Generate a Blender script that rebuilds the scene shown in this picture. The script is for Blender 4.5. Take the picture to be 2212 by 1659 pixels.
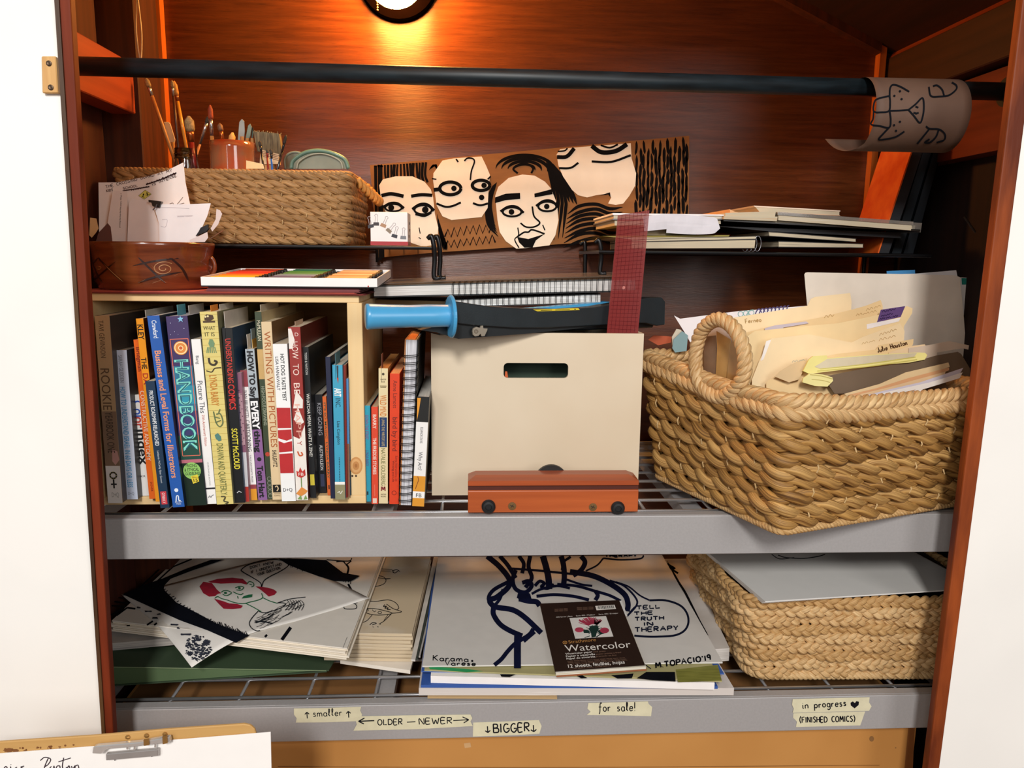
import bpy, math, random
import numpy as np
from mathutils import Matrix, Vector

for o in list(bpy.data.objects):
    bpy.data.objects.remove(o, do_unlink=True)
scene = bpy.context.scene
COL = scene.collection
rnd = random.Random(7)
nrs = np.random.RandomState(7)

# ------------------------------------------------------------------ camera
# x right, y into the closet, z up (metres); lip of the upper shelf at y = 0, z = 0.93
FPX = 1660.0
CX, CY = 1106.0, 829.5
CAMPOS = np.array([-0.1032, -1.0342, 1.2907])
_X = np.array([31350.0, 80.0, FPX]); _X /= np.linalg.norm(_X)
_vy = FPX / math.tan(math.radians(9.4)); _vx = -(_vy * 80 + FPX * FPX) / 31350.0
_Z = -np.array([_vx, _vy, FPX]); _Z /= np.linalg.norm(_Z)
_Y = np.cross(_Z, _X)
RCV = np.stack([_X, _Y, _Z], 1)          # world -> camera (x right, y down, z forward)
cam_data = bpy.data.cameras.new('camera')
cam = bpy.data.objects.new('camera', cam_data)
COL.objects.link(cam)
cam_data.sensor_width = 36.0
cam_data.sensor_fit = 'HORIZONTAL'
cam_data.lens = 36.0 * FPX / 2212.0
cam_data.clip_start = 0.02
_r = RCV.T @ np.diag([1, -1, -1])
_m = Matrix.Identity(4)
for i in range(3):
    for j in range(3):
        _m[i][j] = _r[i, j]
    _m[i][3] = CAMPOS[i]
cam.matrix_world = _m
scene.camera = cam

# ------------------------------------------------------------------ world, lights, exposure
world = bpy.data.worlds.new('room_daylight')
scene.world = world
world.use_nodes = True
_bg = world.node_tree.nodes['Background']
_bg.inputs[0].default_value = (0.95, 0.97, 1.0, 1)
_bg.inputs[1].default_value = 0.12

def area(name, loc, target, size, power, col, sy=None):
    ld = bpy.data.lights.new(name, 'AREA')
    ld.energy = power; ld.color = col; ld.size = size
    if sy:
        ld.shape = 'RECTANGLE'; ld.size_y = sy
    lo = bpy.data.objects.new(name, ld)
    COL.objects.link(lo)
    lo.location = loc
    d = Vector(target) - Vector(loc)
    lo.rotation_euler = d.to_track_quat('-Z', 'Y').to_euler()
    return lo
area('room_window_light', (-0.42, -3.4, 2.95), (0.0, 0.1, 1.0), 0.45, 112, (1.0, 0.97, 0.93), 0.7)
area('side_fill_light_right', (1.55, -3.1, 2.1), (0.0, 0.1, 1.0), 1.0, 30, (1.0, 0.98, 0.95), 1.3)  # added fill, no known window; lightens the left jamb's shadow on the books
area('side_fill_light_left', (-1.55, -3.1, 2.1), (0.0, 0.1, 1.0), 1.0, 24, (1.0, 0.98, 0.95), 1.3)  # matching added fill for the end shaded by the right jamb

vs = scene.view_settings
vs.view_transform = 'Standard'
vs.look = 'None'
vs.exposure = 0.0
vs.gamma = 1.0
vs.use_curve_mapping = False

# ------------------------------------------------------------------ measuring helpers (photo pixel + known plane -> place in the room)
def ray(px, py):
    return RCV.T @ np.array([(px - CX) / FPX, (py - CY) / FPX, 1.0])
def aty(px, py, y):
    d = ray(px, py); return CAMPOS + d * ((y - CAMPOS[1]) / d[1])
def atz(px, py, z):
    d = ray(px, py); return CAMPOS + d * ((z - CAMPOS[2]) / d[2])
def atx(px, py, x):
    d = ray(px, py); return CAMPOS + d * ((x - CAMPOS[0]) / d[0])
def atp(px, py, o, n):
    d = ray(px, py); o = np.array(o); n = np.array(n)
    return CAMPOS + d * (np.dot(o - CAMPOS, n) / np.dot(d, n))
def ats(px, py, zf, z0=0.7):
    p = atz(px, py, z0)
    for _ in range(14):
        p = atz(px, py, zf(p[0], p[1]))
    return p
def zoom(x0, y0, s):
    return lambda x, y: (x0 + x / s, y0 + y / s)

# ------------------------------------------------------------------ materials
def lin(h):
    if isinstance(h, (tuple, list)):
        return tuple(h)
    h = h.lstrip('#')
    out = []
    for i in (0, 2, 4):
        c = int(h[i:i + 2], 16) / 255.0
        out.append(c / 12.92 if c <= 0.04045 else ((c + 0.055) / 1.055) ** 2.4)
    return tuple(out)
_mats = {}
def M(col, rough=0.6, var=0.06, scale=40.0, bump=0.0, metal=0.0, stretch=(1, 1, 1), detail=3.0, col2=None, spec=0.5,
      coat=0.0, uv=False, alpha=1.0, trans=0.0, emit=0.0, bscale=None, lo=0.35, hi=0.65):
    key = (str(col), rough, var, scale, bump, metal, stretch, detail, str(col2), spec, coat, uv, alpha, trans, emit, bscale, lo, hi)
    if key in _mats:
        return _mats[key]
    m = bpy.data.materials.new('material')
    m.use_nodes = True
    nt = m.node_tree; N = nt.nodes; L = nt.links
    b = N['Principled BSDF']
    c = lin(col)
    if col2 is None:
        ca = tuple(max(0, x * (1 - var)) for x in c); cb = tuple(min(1, x * (1 + var)) for x in c)
    else:
        ca, cb = c, lin(col2)
    tc = N.new('ShaderNodeTexCoord'); mp = N.new('ShaderNodeMapping'); ns = N.new('ShaderNodeTexNoise')
    mp.inputs['Scale'].default_value = stretch
    ns.inputs['Scale'].default_value = scale
    ns.inputs['Detail'].default_value = detail
    L.new(tc.outputs['UV' if uv else 'Object'], mp.inputs[0]); L.new(mp.outputs[0], ns.inputs['Vector'])
    rp = N.new('ShaderNodeValToRGB')
    rp.color_ramp.elements[0].position = lo; rp.color_ramp.elements[1].position = hi
    rp.color_ramp.elements[0].color = (*ca, 1); rp.color_ramp.elements[1].color = (*cb, 1)
    L.new(ns.outputs[0], rp.inputs[0]); L.new(rp.outputs[0], b.inputs['Base Color'])
    b.inputs['Roughness'].default_value = rough
    b.inputs['Metallic'].default_value = metal
    b.inputs['Specular IOR Level'].default_value = spec
    b.inputs['Coat Weight'].default_value = coat
    b.inputs['Alpha'].default_value = alpha
    b.inputs['Transmission Weight'].default_value = trans
    if emit:
        L.new(rp.outputs[0], b.inputs['Emission Color']); b.inputs['Emission Strength'].default_value = emit
    if bump:
        bn = N.new('ShaderNodeBump'); bn.inputs['Strength'].default_value = bump; bn.inputs['Distance'].default_value = 0.002
        if bscale:
            n2 = N.new('ShaderNodeTexNoise'); n2.inputs['Scale'].default_value = bscale; n2.inputs['Detail'].default_value = 4
            L.new(mp.outputs[0], n2.inputs['Vector']); L.new(n2.outputs[0], bn.inputs['Height'])
        else:
            L.new(ns.outputs[0], bn.inputs['Height'])
        L.new(bn.outputs[0], b.inputs['Normal'])
    _mats[key] = m
    return m
def wood(c1, c2, axis='x', scale=14.0, rough=0.5, bump=0.15, k=22.0, coat=0.0, lo=0.3, hi=0.7, spec=0.4):
    st = {'x': (1, k, k), 'y': (k, 1, k), 'z': (k, k, 1)}[axis]
    st = tuple(s / 4.0 for s in st)
    return M(c1, rough=rough, col2=c2, scale=scale, bump=bump, stretch=st, detail=6.0, coat=coat, lo=lo, hi=hi, spec=spec)
def ink(col='#0b0d14'):
    return M(col, rough=0.8, var=0.15, scale=80, spec=0.08)

# ------------------------------------------------------------------ mesh builder
FR = {}
def thing(name, label, cat, loc=(0, 0, 0), rot=None, group=None):
    o = bpy.data.objects.new(name, None)
    o.empty_display_size = 0.02
    COL.objects.link(o)
    m = Matrix.Identity(4)
    if rot is not None:
        for i in range(3):
            for j in range(3):
                m[i][j] = float(rot[i][j])
    for i in range(3):
        m[i][3] = float(loc[i])
    o.matrix_world = m
    FR[o.name] = np.array(m)
    tag(o, label, cat, group)
    return o
def tag(o, label=None, cat=None, group=None, kind=None):
    if label: o['label'] = label
    if cat: o['category'] = cat
    if group: o['group'] = group
    if kind: o['kind'] = kind
    return o
def rz(a):
    c, s = math.cos(a), math.sin(a); return np.array([[c, -s, 0], [s, c, 0], [0, 0, 1.0]])
def rx(a):
    c, s = math.cos(a), math.sin(a); return np.array([[1.0, 0, 0], [0, c, -s], [0, s, c]])
def ry(a):
    c, s = math.cos(a), math.sin(a); return np.array([[c, 0, s], [0, 1.0, 0], [-s, 0, c]])
def nrm(v):
    v = np.array(v, float); return v / max(1e-12, np.linalg.norm(v))
def catmull(pts, n=6, closed=False):
    p = np.array(pts, float)
    if len(p) < 3:
        return p
    out = []
    m = len(p)
    for i in range(m if closed else m - 1):
        if closed:
            a, b, c, d = p[(i - 1) % m], p[i], p[(i + 1) % m], p[(i + 2) % m]
        else:
            a = p[i - 1] if i > 0 else 2 * p[0] - p[1]
            b, c = p[i], p[i + 1]
            d = p[i + 2] if i + 2 < m else 2 * p[-1] - p[-2]
        for k in range(n):
            t = k / n
            out.append(0.5 * (2 * b + (c - a) * t + (2 * a - 5 * b + 4 * c - d) * t * t + (3 * b - a - 3 * c + d) * t ** 3))
    if not closed:
        out.append(p[-1])
    return np.array(out)

class MB:
    def __init__(s):
        s.v = []; s.f = []; s.n = 0; s.uv = None
    def add(s, verts, faces):
        verts = np.asarray(verts, float).reshape(-1, 3)
        s.v.append(verts); k = s.n
        s.f += [tuple(int(i) + k for i in f) for f in faces]
        s.n += len(verts)
        return s
    def hexa(s, p):      # p: 4 bottom (ccw from above), 4 top
        return s.add(p, [(3, 2, 1, 0), (4, 5, 6, 7), (0, 1, 5, 4), (1, 2, 6, 5), (2, 3, 7, 6), (3, 0, 4, 7)])
    def box(s, a, b, R=None, o=(0, 0, 0)):
        x0, y0, z0 = a; x1, y1, z1 = b
        p = np.array([(x0, y0, z0), (x1, y0, z0), (x1, y1, z0), (x0, y1, z0), (x0, y0, z1), (x1, y0, z1), (x1, y1, z1), (x0, y1, z1)], float)
        if R is not None:
            p = p @ np.asarray(R).T
        return s.hexa(p + np.asarray(o))
    def slab(s, poly, vec):      # flat polygon (list of 3d) extruded by vec
        p = np.asarray(poly, float); n = len(p); q = p + np.asarray(vec)
        fs = [tuple(range(n - 1, -1, -1)), tuple(range(n, 2 * n))]
        fs += [(i, (i + 1) % n, n + (i + 1) % n, n + i) for i in range(n)]
        return s.add(np.vstack([p, q]), fs)
    def tube(s, path, r, n=8, ref=(0, 0, 1), b=None, closed=False, cap=True):
        p = np.asarray(path, float); m = len(p)
        if closed:
            T = np.roll(p, -1, 0) - np.roll(p, 1, 0)
        else:
            T = np.gradient(p, axis=0)
        T /= np.maximum(1e-9, np.linalg.norm(T, axis=1))[:, None]
        ref = np.asarray(ref, float)
        if ref.ndim == 1:
            ref = np.tile(ref, (m, 1))
        Nn = ref - (ref * T).sum(1)[:, None] * T
        bad = np.linalg.norm(Nn, axis=1) < 1e-3
        if bad.any():
            alt = np.array([0.3, 0.9, 0.2]); Nn[bad] = alt - (T[bad] @ alt)[:, None] * T[bad]
        Nn /= np.linalg.norm(Nn, axis=1)[:, None]
        Bn = np.cross(T, Nn)
        r = np.broadcast_to(np.asarray(r, float), (m,)); b = r if b is None else np.broadcast_to(np.asarray(b, float), (m,))
        th = np.arange(n) * 2 * math.pi / n
        v = p[:, None, :] + r[:, None, None] * np.cos(th)[None, :, None] * Nn[:, None, :] + b[:, None, None] * np.sin(th)[None, :, None] * Bn[:, None, :]
        fs = []
        for i in range(m if closed else m - 1):
            i2 = (i + 1) % m
            for j in range(n):
                j2 = (j + 1) % n
                fs.append((i * n + j, i * n + j2, i2 * n + j2, i2 * n + j))
        if cap and not closed:
            fs.append(tuple(range(n - 1, -1, -1))); fs.append(tuple((m - 1) * n + j for j in range(n)))
        return s.add(v.reshape(-1, 3), fs)
    def lathe(s, prof, n=32, o=(0, 0, 0), R=None, sx=1.0, sy=1.0):   # prof: (r, z)
        th = np.arange(n) * 2 * math.pi / n
        pr = np.asarray(prof, float); m = len(pr)
        v = np.stack([pr[:, 0][:, None] * np.cos(th) * sx, pr[:, 0][:, None] * np.sin(th) * sy, np.repeat(pr[:, 1][:, None], n, 1)], -1).reshape(-1, 3)
        if R is not None:
            v = v @ np.asarray(R).T
        fs = []
        for i in range(m - 1):
            for j in range(n):
                j2 = (j + 1) % n
                fs.append((i * n + j, i * n + j2, (i + 1) * n + j2, (i + 1) * n + j))
        if pr[0, 0] > 1e-6: fs.append(tuple(range(n - 1, -1, -1)))
        if pr[-1, 0] > 1e-6: fs.append(tuple((m - 1) * n + j for j in range(n)))
        return s.add(v + np.asarray(o), fs)
    def grid(s, P, thick=None):     # P: (a,b,3) array; thick: vector -> closed sheet
        a, b = P.shape[:2]
        top = P.reshape(-1, 3)
        fs = [(i * b + j, i * b + j + 1, (i + 1) * b + j + 1, (i + 1) * b + j) for i in range(a - 1) for j in range(b - 1)]
        if thick is None:
            return s.add(top, fs)
        bot = top + np.asarray(thick).reshape(-1, 3)
        k = a * b
        fs += [tuple(k + x for x in reversed(f)) for f in list(fs)]
        edge = [i * b for i in range(a)] + [(a - 1) * b + j for j in range(1, b)] + [i * b + b - 1 for i in range(a - 2, -1, -1)] + [j for j in range(b - 2, 0, -1)]
        for i in range(len(edge)):
            x, y = edge[i], edge[(i + 1) % len(edge)]
            fs.append((x, y, k + y, k + x))
        return s.add(np.vstack([top, bot]), fs)
    def build(s, name, mat, parent=None, smooth=False, space='w', bevel=0.0, fix=False, seg=1):
        me = bpy.data.meshes.new(name)
        v = np.vstack(s.v) if s.v else np.zeros((0, 3))
        o = bpy.data.objects.new(name, me)
        COL.objects.link(o)
        if parent is not None:
            F = FR[parent.name]; FR[o.name] = F
            if space == 'w':
                Fi = np.linalg.inv(F); v = v @ Fi[:3, :3].T + Fi[:3, 3]
            o.parent = parent
        else:
            FR[o.name] = np.eye(4)
            if len(v):
                c = np.array([(v[:, 0].min() + v[:, 0].max()) / 2, (v[:, 1].min() + v[:, 1].max()) / 2, v[:, 2].min()])
                v = v - c; o.location = c
                F = np.eye(4); F[:3, 3] = c; FR[o.name] = F
        me.from_pydata(v.tolist(), [], s.f)
        me.validate()
        if fix:
            import bmesh
            bm = bmesh.new(); bm.from_mesh(me); bmesh.ops.recalc_face_normals(bm, faces=bm.faces); bm.to_mesh(me); bm.free()
        if smooth:
            me.polygons.foreach_set('use_smooth', [True] * len(me.polygons))
        if s.uv is not None:
            uvl = me.uv_layers.new(name='UVMap')
            vi = np.zeros(len(me.loops), int); me.loops.foreach_get('vertex_index', vi)
            uvl.data.foreach_set('uv', np.asarray(s.uv, float)[vi].ravel())
        if mat is not None:
            me.materials.append(mat)
        if bevel:
            bv = o.modifiers.new('bevel', 'BEVEL'); bv.width = bevel; bv.segments = seg; bv.limit_method = 'ANGLE'
        return o

def struct(name, mb, mat, **k):
    o = mb.build(name, mat, **k); o['kind'] = 'structure'; return o

# ------------------------------------------------------------------ drawing and lettering on surfaces (flat print)
class Pen:
    """collects flat marks; f maps 2d drawing coordinates to a point on the surface"""
    def __init__(s, f):
        s.f = f; s.m = MB(); s.k = 0; s.cuts = []
    def put(s, p, V, F):
        """each mark lies a hair above the one before it, as ink on ink does"""
        s.cuts.append((len(s.m.v), len(s.m.f)))
        V = np.asarray(V, float)
        if s.k:
            p = np.asarray(p, float); e = 1e-3 * float(np.ptp(p, axis=0).max()) + 1e-7
            o = np.asarray(s.f(*p[0])); n = np.cross(np.asarray(s.f(p[0][0] + e, p[0][1])) - o, np.asarray(s.f(p[0][0], p[0][1] + e)) - o)
            n = nrm(n)
            if n @ np.array([0, -1, .35]) < 0: n = -n
            V = V + n * min(s.k, 40) * 1.2e-5
        s.k += 1
        s.m.add(V, F)
    def stroke(s, pts, w, smooth=True, n=5, closed=False, taper=False):
        p = catmull(pts, n, closed) if smooth else np.array(pts, float)
        if closed:
            p = np.vstack([p, p[:1]])
        T = np.gradient(p, axis=0); T /= np.maximum(1e-9, np.linalg.norm(T, axis=1))[:, None]
        nn = np.stack([-T[:, 1], T[:, 0]], 1)
        ww = np.full(len(p), w / 2.0)
        if taper:
            t = np.linspace(0, 1, len(p)); ww = ww * np.clip(np.sin(t * math.pi) * 1.4 + 0.15, 0, 1)
        a, b = p + nn * ww[:, None], p - nn * ww[:, None]
        V = [s.f(x, y) for q in zip(a, b) for x, y in q]
        s.put(p, V, [(2 * i, 2 * i + 1, 2 * i + 3, 2 * i + 2) for i in range(len(p) - 1)])
        return s
    def poly(s, pts, smooth=False, n=4):
        p = catmull(pts, n, True) if smooth else np.array(pts, float)
        s.put(p, [s.f(x, y) for x, y in p], [tuple(range(len(p)))])
        return s
    def disc(s, x, y, r, ryy=None, n=20):
        ryy = r if ryy is None else ryy
        return s.poly([(x + r * math.cos(k * 2 * math.pi / n), y + ryy * math.sin(k * 2 * math.pi / n)) for k in range(n)])
    def ring(s, x, y, r, w, ryy=None, n=24):
        ryy = r if ryy is None else ryy
        return s.stroke([(x + r * math.cos(k * 2 * math.pi / n), y + ryy * math.sin(k * 2 * math.pi / n)) for k in range(n)], w, False, closed=True)
    def text(s, t, o, ux, uy, bold=0.0, fit=None, outline=False):
        """built-in font; o start of the base line, ux vector of the whole text width, uy vector of the capital height"""
        v, f = glyphs(t, bold)
        if len(v) == 0:
            return s
        o, ux, uy = np.array(o, float), np.array(ux, float), np.array(uy, float)
        P = o + v[:, 0:1] * ux + v[:, 1:2] * uy
        s.put(P, [s.f(x, y) for x, y in P], f)
        return s
    def hand(s, t, o, ux, uy, w, jit=0.03, shear=0.0, seed=1):
        """hand-drawn capitals / small letters from the stroke alphabet"""
        r = random.Random(seed + len(t))
        adv = []; x = 0.0
        for ch in t:
            g = HAND.get(ch)
            adv.append(x); x += (g[0] if g else 0.45) + 0.22
        tot = max(x - 0.22, 0.1)
        o, ux, uy = np.array(o, float), np.array(ux, float), np.array(uy, float)
        for ch, ax in zip(t, adv):
            g = HAND.get(ch)
            if not g:
                continue
            dy = r.uniform(-jit, jit)
            for st in g[1]:
                pp = [o + ux * ((ax + a + shear * b) / tot) + uy * (b + dy + r.uniform(-jit, jit) * 0.4) for a, b in st]
                s.stroke(pp, w, len(st) > 3, n=4)
        return s
    def build(s, name, mat, parent, split=False, **k):
        if split and len(s.cuts) > 1:
            cs = s.cuts + [(len(s.m.v), len(s.m.f))]
            base = 0
            for (v0, f0), (v1, f1) in zip(cs, cs[1:]):
                q = MB(); vv = np.vstack(s.m.v[v0:v1]); q.add(vv, [tuple(i - base for i in f) for f in s.m.f[f0:f1]]); base += len(vv)
                o = q.build(name, mat, parent, **k)
            return o
        return s.m.build(name, mat, parent, **k)

_gl = {}
def glyphs(t, bold=0.0):
    key = (t, bold)
    if key in _gl:
        return _gl[key]
    cu = bpy.data.curves.new('t', 'FONT'); cu.body = t; cu.resolution_u = 3; cu.offset = bold
    ob = bpy.data.objects.new('t', cu)
    COL.objects.link(ob)
    me = ob.to_mesh()
    v = np.zeros(len(me.vertices) * 3); me.vertices.foreach_get('co', v); v = v.reshape(-1, 3)[:, :2].copy()
    f = [tuple(p.vertices) for p in me.polygons]
    ob.to_mesh_clear()
    bpy.data.objects.remove(ob); bpy.data.curves.remove(cu)
    if len(v):
        x0, x1 = v[:, 0].min(), v[:, 0].max()
        v[:, 0] = (v[:, 0] - x0) / max(1e-6, x1 - x0)
        v[:, 1] = v[:, 1] / 0.70
    _gl[key] = (v, f)
    return _gl[key]

def arc(cx, cy, rx_, ry_, a0, a1, n=8):
    return [(cx + rx_ * math.cos(math.radians(a0 + (a1 - a0) * k / n)), cy + ry_ * math.sin(math.radians(a0 + (a1 - a0) * k / n))) for k in range(n + 1)]
HAND = {
 'A': (.6, [[(0, 0), (.3, 1), (.6, 0)], [(.1, .4), (.5, .4)]]), 'B': (.5, [[(0, 0), (0, 1)], [(0, 1), (.4, .95), (.4, .6), (0, .52)], [(0, .52), (.5, .45), (.5, .05), (0, 0)]]),
 'C': (.5, [arc(.3, .5, .3, .5, 50, 310)]), 'D': (.55, [[(0, 0), (0, 1)], [(0, 1), (.4, .9), (.55, .5), (.4, .1), (0, 0)]]),
 'E': (.45, [[(.45, 1), (0, 1), (0, 0), (.45, 0)], [(0, .52), (.38, .52)]]), 'F': (.45, [[(.45, 1), (0, 1), (0, 0)], [(0, .52), (.38, .52)]]),
 'G': (.55, [arc(.3, .5, .3, .5, 50, 330), [(.3, .45), (.58, .45), (.56, .15)]]), 'H': (.5, [[(0, 0), (0, 1)], [(.5, 0), (.5, 1)], [(0, .5), (.5, .5)]]),
 'I': (.15, [[(.07, 0), (.07, 1)]]), 'J': (.4, [[(.35, 1), (.35, .2), (.2, 0), (0, .15)]]), 'K': (.5, [[(0, 0), (0, 1)], [(.45, 1), (0, .45)], [(.1, .55), (.5, 0)]]),
 'L': (.42, [[(0, 1), (0, 0), (.42, 0.02)]]), 'M': (.65, [[(0, 0), (.08, 1), (.32, .35), (.57, 1), (.65, 0)]]), 'N': (.5, [[(0, 0), (0, 1), (.5, 0), (.5, 1)]]),
 'O': (.58, [arc(.29, .5, .29, .5, 90, 450, 12)]), 'P': (.45, [[(0, 0), (0, 1)], [(0, 1), (.42, .95), (.42, .55), (0, .48)]]), 'R': (.5, [[(0, 0), (0, 1)], [(0, 1), (.42, .95), (.42, .58), (0, .5)], [(.12, .5), (.5, 0)]]),
 'S': (.45, [[(.43, .9), (.22, 1), (.03, .78), (.22, .53), (.44, .28), (.22, 0), (0, .12)]]), 'T': (.55, [[(0, 1), (.55, 1)], [(.28, 1), (.28, 0)]]), 'U': (.5, [[(0, 1), (.02, .25), (.25, 0), (.48, .25), (.5, 1)]]),
 'V': (.5, [[(0, 1), (.25, 0), (.5, 1)]]), 'W': (.75, [[(0, 1), (.18, 0), (.38, .7), (.56, 0), (.75, 1)]]), 'Y': (.5, [[(0, 1), (.25, .5), (.5, 1)], [(.25, .5), (.25, 0)]]),
 'Q': (.58, [arc(.29, .5, .29, .5, 90, 450, 12), [(.35, .25), (.6, -.05)]]), 'X': (.5, [[(0, 0), (.5, 1)], [(0, 1), (.5, 0)]]), 'Z': (.5, [[(0, 1), (.5, 1), (0, 0), (.5, 0)]]),
 'a': (.42, [arc(.2, .25, .2, .25, 40, 400, 8), [(.4, .5), (.4, .05), (.48, 0)]]), 'b': (.4, [[(0, 1), (0, 0)], arc(.2, .25, .2, .25, 180, 540, 8)]), 'c': (.35, [arc(.2, .25, .2, .25, 50, 310, 6)]),
 'd': (.42, [arc(.2, .25, .2, .25, 40, 400, 8), [(.4, 1), (.4, 0)]]), 'e': (.38, [[(.02, .27), (.38, .3), (.3, .5), (.1, .48), (0, .22), (.14, 0), (.38, .1)]]), 'f': (.35, [[(.4, .9), (.3, 1), (.18, .8), (.14, 0), (.05, -.3)], [(0, .5), (.35, .5)]]),
 'g': (.4, [arc(.2, .25, .2, .25, 40, 400, 8), [(.4, .5), (.4, -.2), (.2, -.38), (.02, -.25)]]), 'h': (.4, [[(0, 1), (0, 0)], [(0, .35), (.2, .5), (.38, .4), (.4, 0)]]), 'i': (.15, [[(.05, .5), (.05, .05), (.15, 0)], [(.05, .7), (.07, .74)]]),
 'l': (.2, [[(0, .1), (.16, .75), (.1, 1), (.03, .8), (.08, .1), (.2, .02)]]), 'm': (.6, [[(0, .5), (0, 0)], [(0, .35), (.15, .5), (.27, .4), (.28, 0)], [(.28, .35), (.45, .5), (.57, .4), (.6, 0)]]), 'n': (.38, [[(0, .5), (0, 0)], [(0, .35), (.2, .5), (.36, .4), (.38, 0)]]),
 'o': (.4, [arc(.2, .25, .2, .25, 90, 450, 8)]), 'p': (.4, [[(0, .5), (0, -.4)], arc(.2, .25, .2, .25, 180, -180, 8)]), 'r': (.3, [[(0, .5), (.02, 0)], [(.02, .3), (.15, .5), (.3, .45)]]), 's': (.32, [[(.3, .45), (.1, .5), (.06, .34), (.28, .2), (.22, .02), (0, .04)]]),
 't': (.3, [[(.14, .85), (.12, .1), (.28, 0)], [(0, .55), (.3, .56)]]), 'u': (.4, [[(0, .5), (.03, .05), (.2, 0), (.36, .2), (.38, .5)], [(.38, .5), (.4, 0)]]), 'v': (.36, [[(0, .5), (.17, 0), (.36, .5)]]), 'x': (.35, [[(0, .5), (.35, 0)], [(.35, .5), (0, 0)]]),
 'y': (.36, [[(0, .5), (.18, .05)], [(.36, .5), (.18, .05), (.02, -.38)]]), 'z': (.34, [[(0, .5), (.34, .5), (0, 0), (.34, 0)]]), 'w': (.55, [[(0, .5), (.13, 0), (.27, .45), (.41, 0), (.55, .5)]]), 'k': (.36, [[(0, 1), (0, 0)], [(.33, .5), (0, .2), (.36, 0)]]),
 '!': (.1, [[(.08, 1), (.05, .3)], [(.04, .04), (.06, 0)]]), '-': (.5, [[(0, .5), (.5, .52)]]), '(': (.2, [[(.2, 1.15), (.02, .7), (.02, .3), (.2, -.15)]]), ')': (.2, [[(0, 1.15), (.18, .7), (.18, .3), (0, -.15)]]),
 "'": (.1, [[(.08, 1), (.02, .75)]]), '1': (.15, [[(.07, 0), (.07, 1)]]), '9': (.38, [arc(.19, .75, .19, .25, 0, 360, 8), [(.38, .75), (.34, 0)]]), '.': (.06, [[(0, 0), (.05, .05)]]), '?': (.35, [[(0, .8), (.15, 1), (.34, .8), (.16, .5), (.15, .3)], [(.15, .05), (.16, 0)]]),
 '^': (.4, [[(.2, 0), (.2, 1)], [(0, .68), (.2, 1)], [(.2, 1), (.4, .68)]]), '_': (.4, [[(.2, 1), (.2, 0)], [(0, .32), (.2, 0)], [(.2, 0), (.4, .32)]]), '<': (.9, [[(.9, .5), (0, .5)], [(.35, .9), (0, .5)], [(0, .5), (.3, .15)]]), '>': (.9, [[(0, .5), (.9, .5)], [(.55, .9), (.9, .5)], [(.9, .5), (.6, .15)]]),
}
# ================================================================== the setting
YB = 0.47                 # back panel of the closet
def edge_pts(pa, pb, y, z0, z1):
    a, b = aty(*pa, y), aty(*pb, y)
    def atzz(z):
        t = (z - a[2]) / (b[2] - a[2]); return a + (b - a) * t
    return atzz(z0), atzz(z1)

white_wall = M('#f4f1ec', rough=0.85, var=0.02, scale=6, bump=0.04, bscale=220)
red_paint = M('#642511', rough=0.6, spec=0.2, col2='#7a3016', scale=9, bump=0.12, stretch=(6, 6, 0.6), detail=6, bscale=30)
red_worn = M('#5e2610', rough=0.55, spec=0.25, col2='#a04c1e', scale=5, bump=0.25, stretch=(5, 5, 0.9), detail=7, bscale=26, lo=0.38, hi=0.66)
dark_wood = wood('#3a1a0c', '#5b2a12', 'z', rough=0.6)
red_board = wood('#8a3212', '#a5441c', 'y', rough=0.55)
orange_wood = wood('#b5581c', '#cf7026', 'z', rough=0.5)
pine = wood('#e2bd84', '#edd0a0', 'x', rough=0.55, bump=0.08, scale=8)
pine_z = wood('#e0ba80', '#ecce9c', 'z', rough=0.55, bump=0.08, scale=8)

struct('floor', MB().box((-2.6, -1.6, -0.03), (2.6, 0.75, 0)), wood('#6d4a2c', '#8a6038', 'x', rough=0.5))
# white room wall on both sides of the opening and above it
jl_o = edge_pts((120, 0), (222, 1580), -0.07, 0.0, 2.35)
jl_i = [np.array([q[0], -0.07, q[2]]) for q in edge_pts((164, 0), (255, 1580), -0.056, 0.0, 2.35)]
jr_i = [np.array([q[0], -0.07, q[2]]) for q in edge_pts((2193, 0), (2049, 1180), -0.056, 0.0, 2.35)]
jr_o = edge_pts((2249, 0), (2030, 1659), -0.07, 0.0, 2.35)
HZ = 1.66
a, b = jl_o
struct('wall_front_left', MB().slab([(-2.6, -0.062, 0), (a[0] + .004, -0.062, 0), (b[0] + .004, -0.062, 2.35), (-2.6, -0.062, 2.35)], (0, 0.02, 0)), white_wall, fix=True)
a, b = jr_o
struct('wall_front_right', MB().slab([(2.6, -0.062, 0), (2.6, -0.062, 2.35), (b[0] - .004, -0.062, 2.35), (a[0] - .004, -0.062, 0)], (0, 0.02, 0)), white_wall, fix=True)
struct('wall_front_header', MB().box((-0.66, -0.0605, HZ + 0.03), (0.74, -0.0425, 2.35)), white_wall)
m = MB().slab([jl_o[0], jl_i[0], jl_i[1], jl_o[1]], (0, 0.014, 0))
struct('trim_1', m, red_paint, fix=True, bevel=0.002, seg=2)
m = MB().slab([jr_i[0], jr_o[0], jr_o[1], jr_i[1]], (0, 0.014, 0))
struct('trim_2', m, red_worn, fix=True, bevel=0.002, seg=2)
struct('trim_3', MB().box((-0.615, -0.0712, HZ), (0.675, -0.0555, HZ + 0.035)), red_paint, bevel=0.002)
# thin raw edge between the left jamb and the white wall
pa, pb = edge_pts((117, 0), (219, 1580), -0.0725, 0.0, 2.3)
struct('trim_4', MB().slab([pa, pa + (.004, 0, 0), pb + (.0055, 0, 0), pb], (0, 0.012, 0)), wood('#3b2414', '#a5794a', 'z', scale=3, lo=.45, hi=.75), fix=True)

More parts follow.
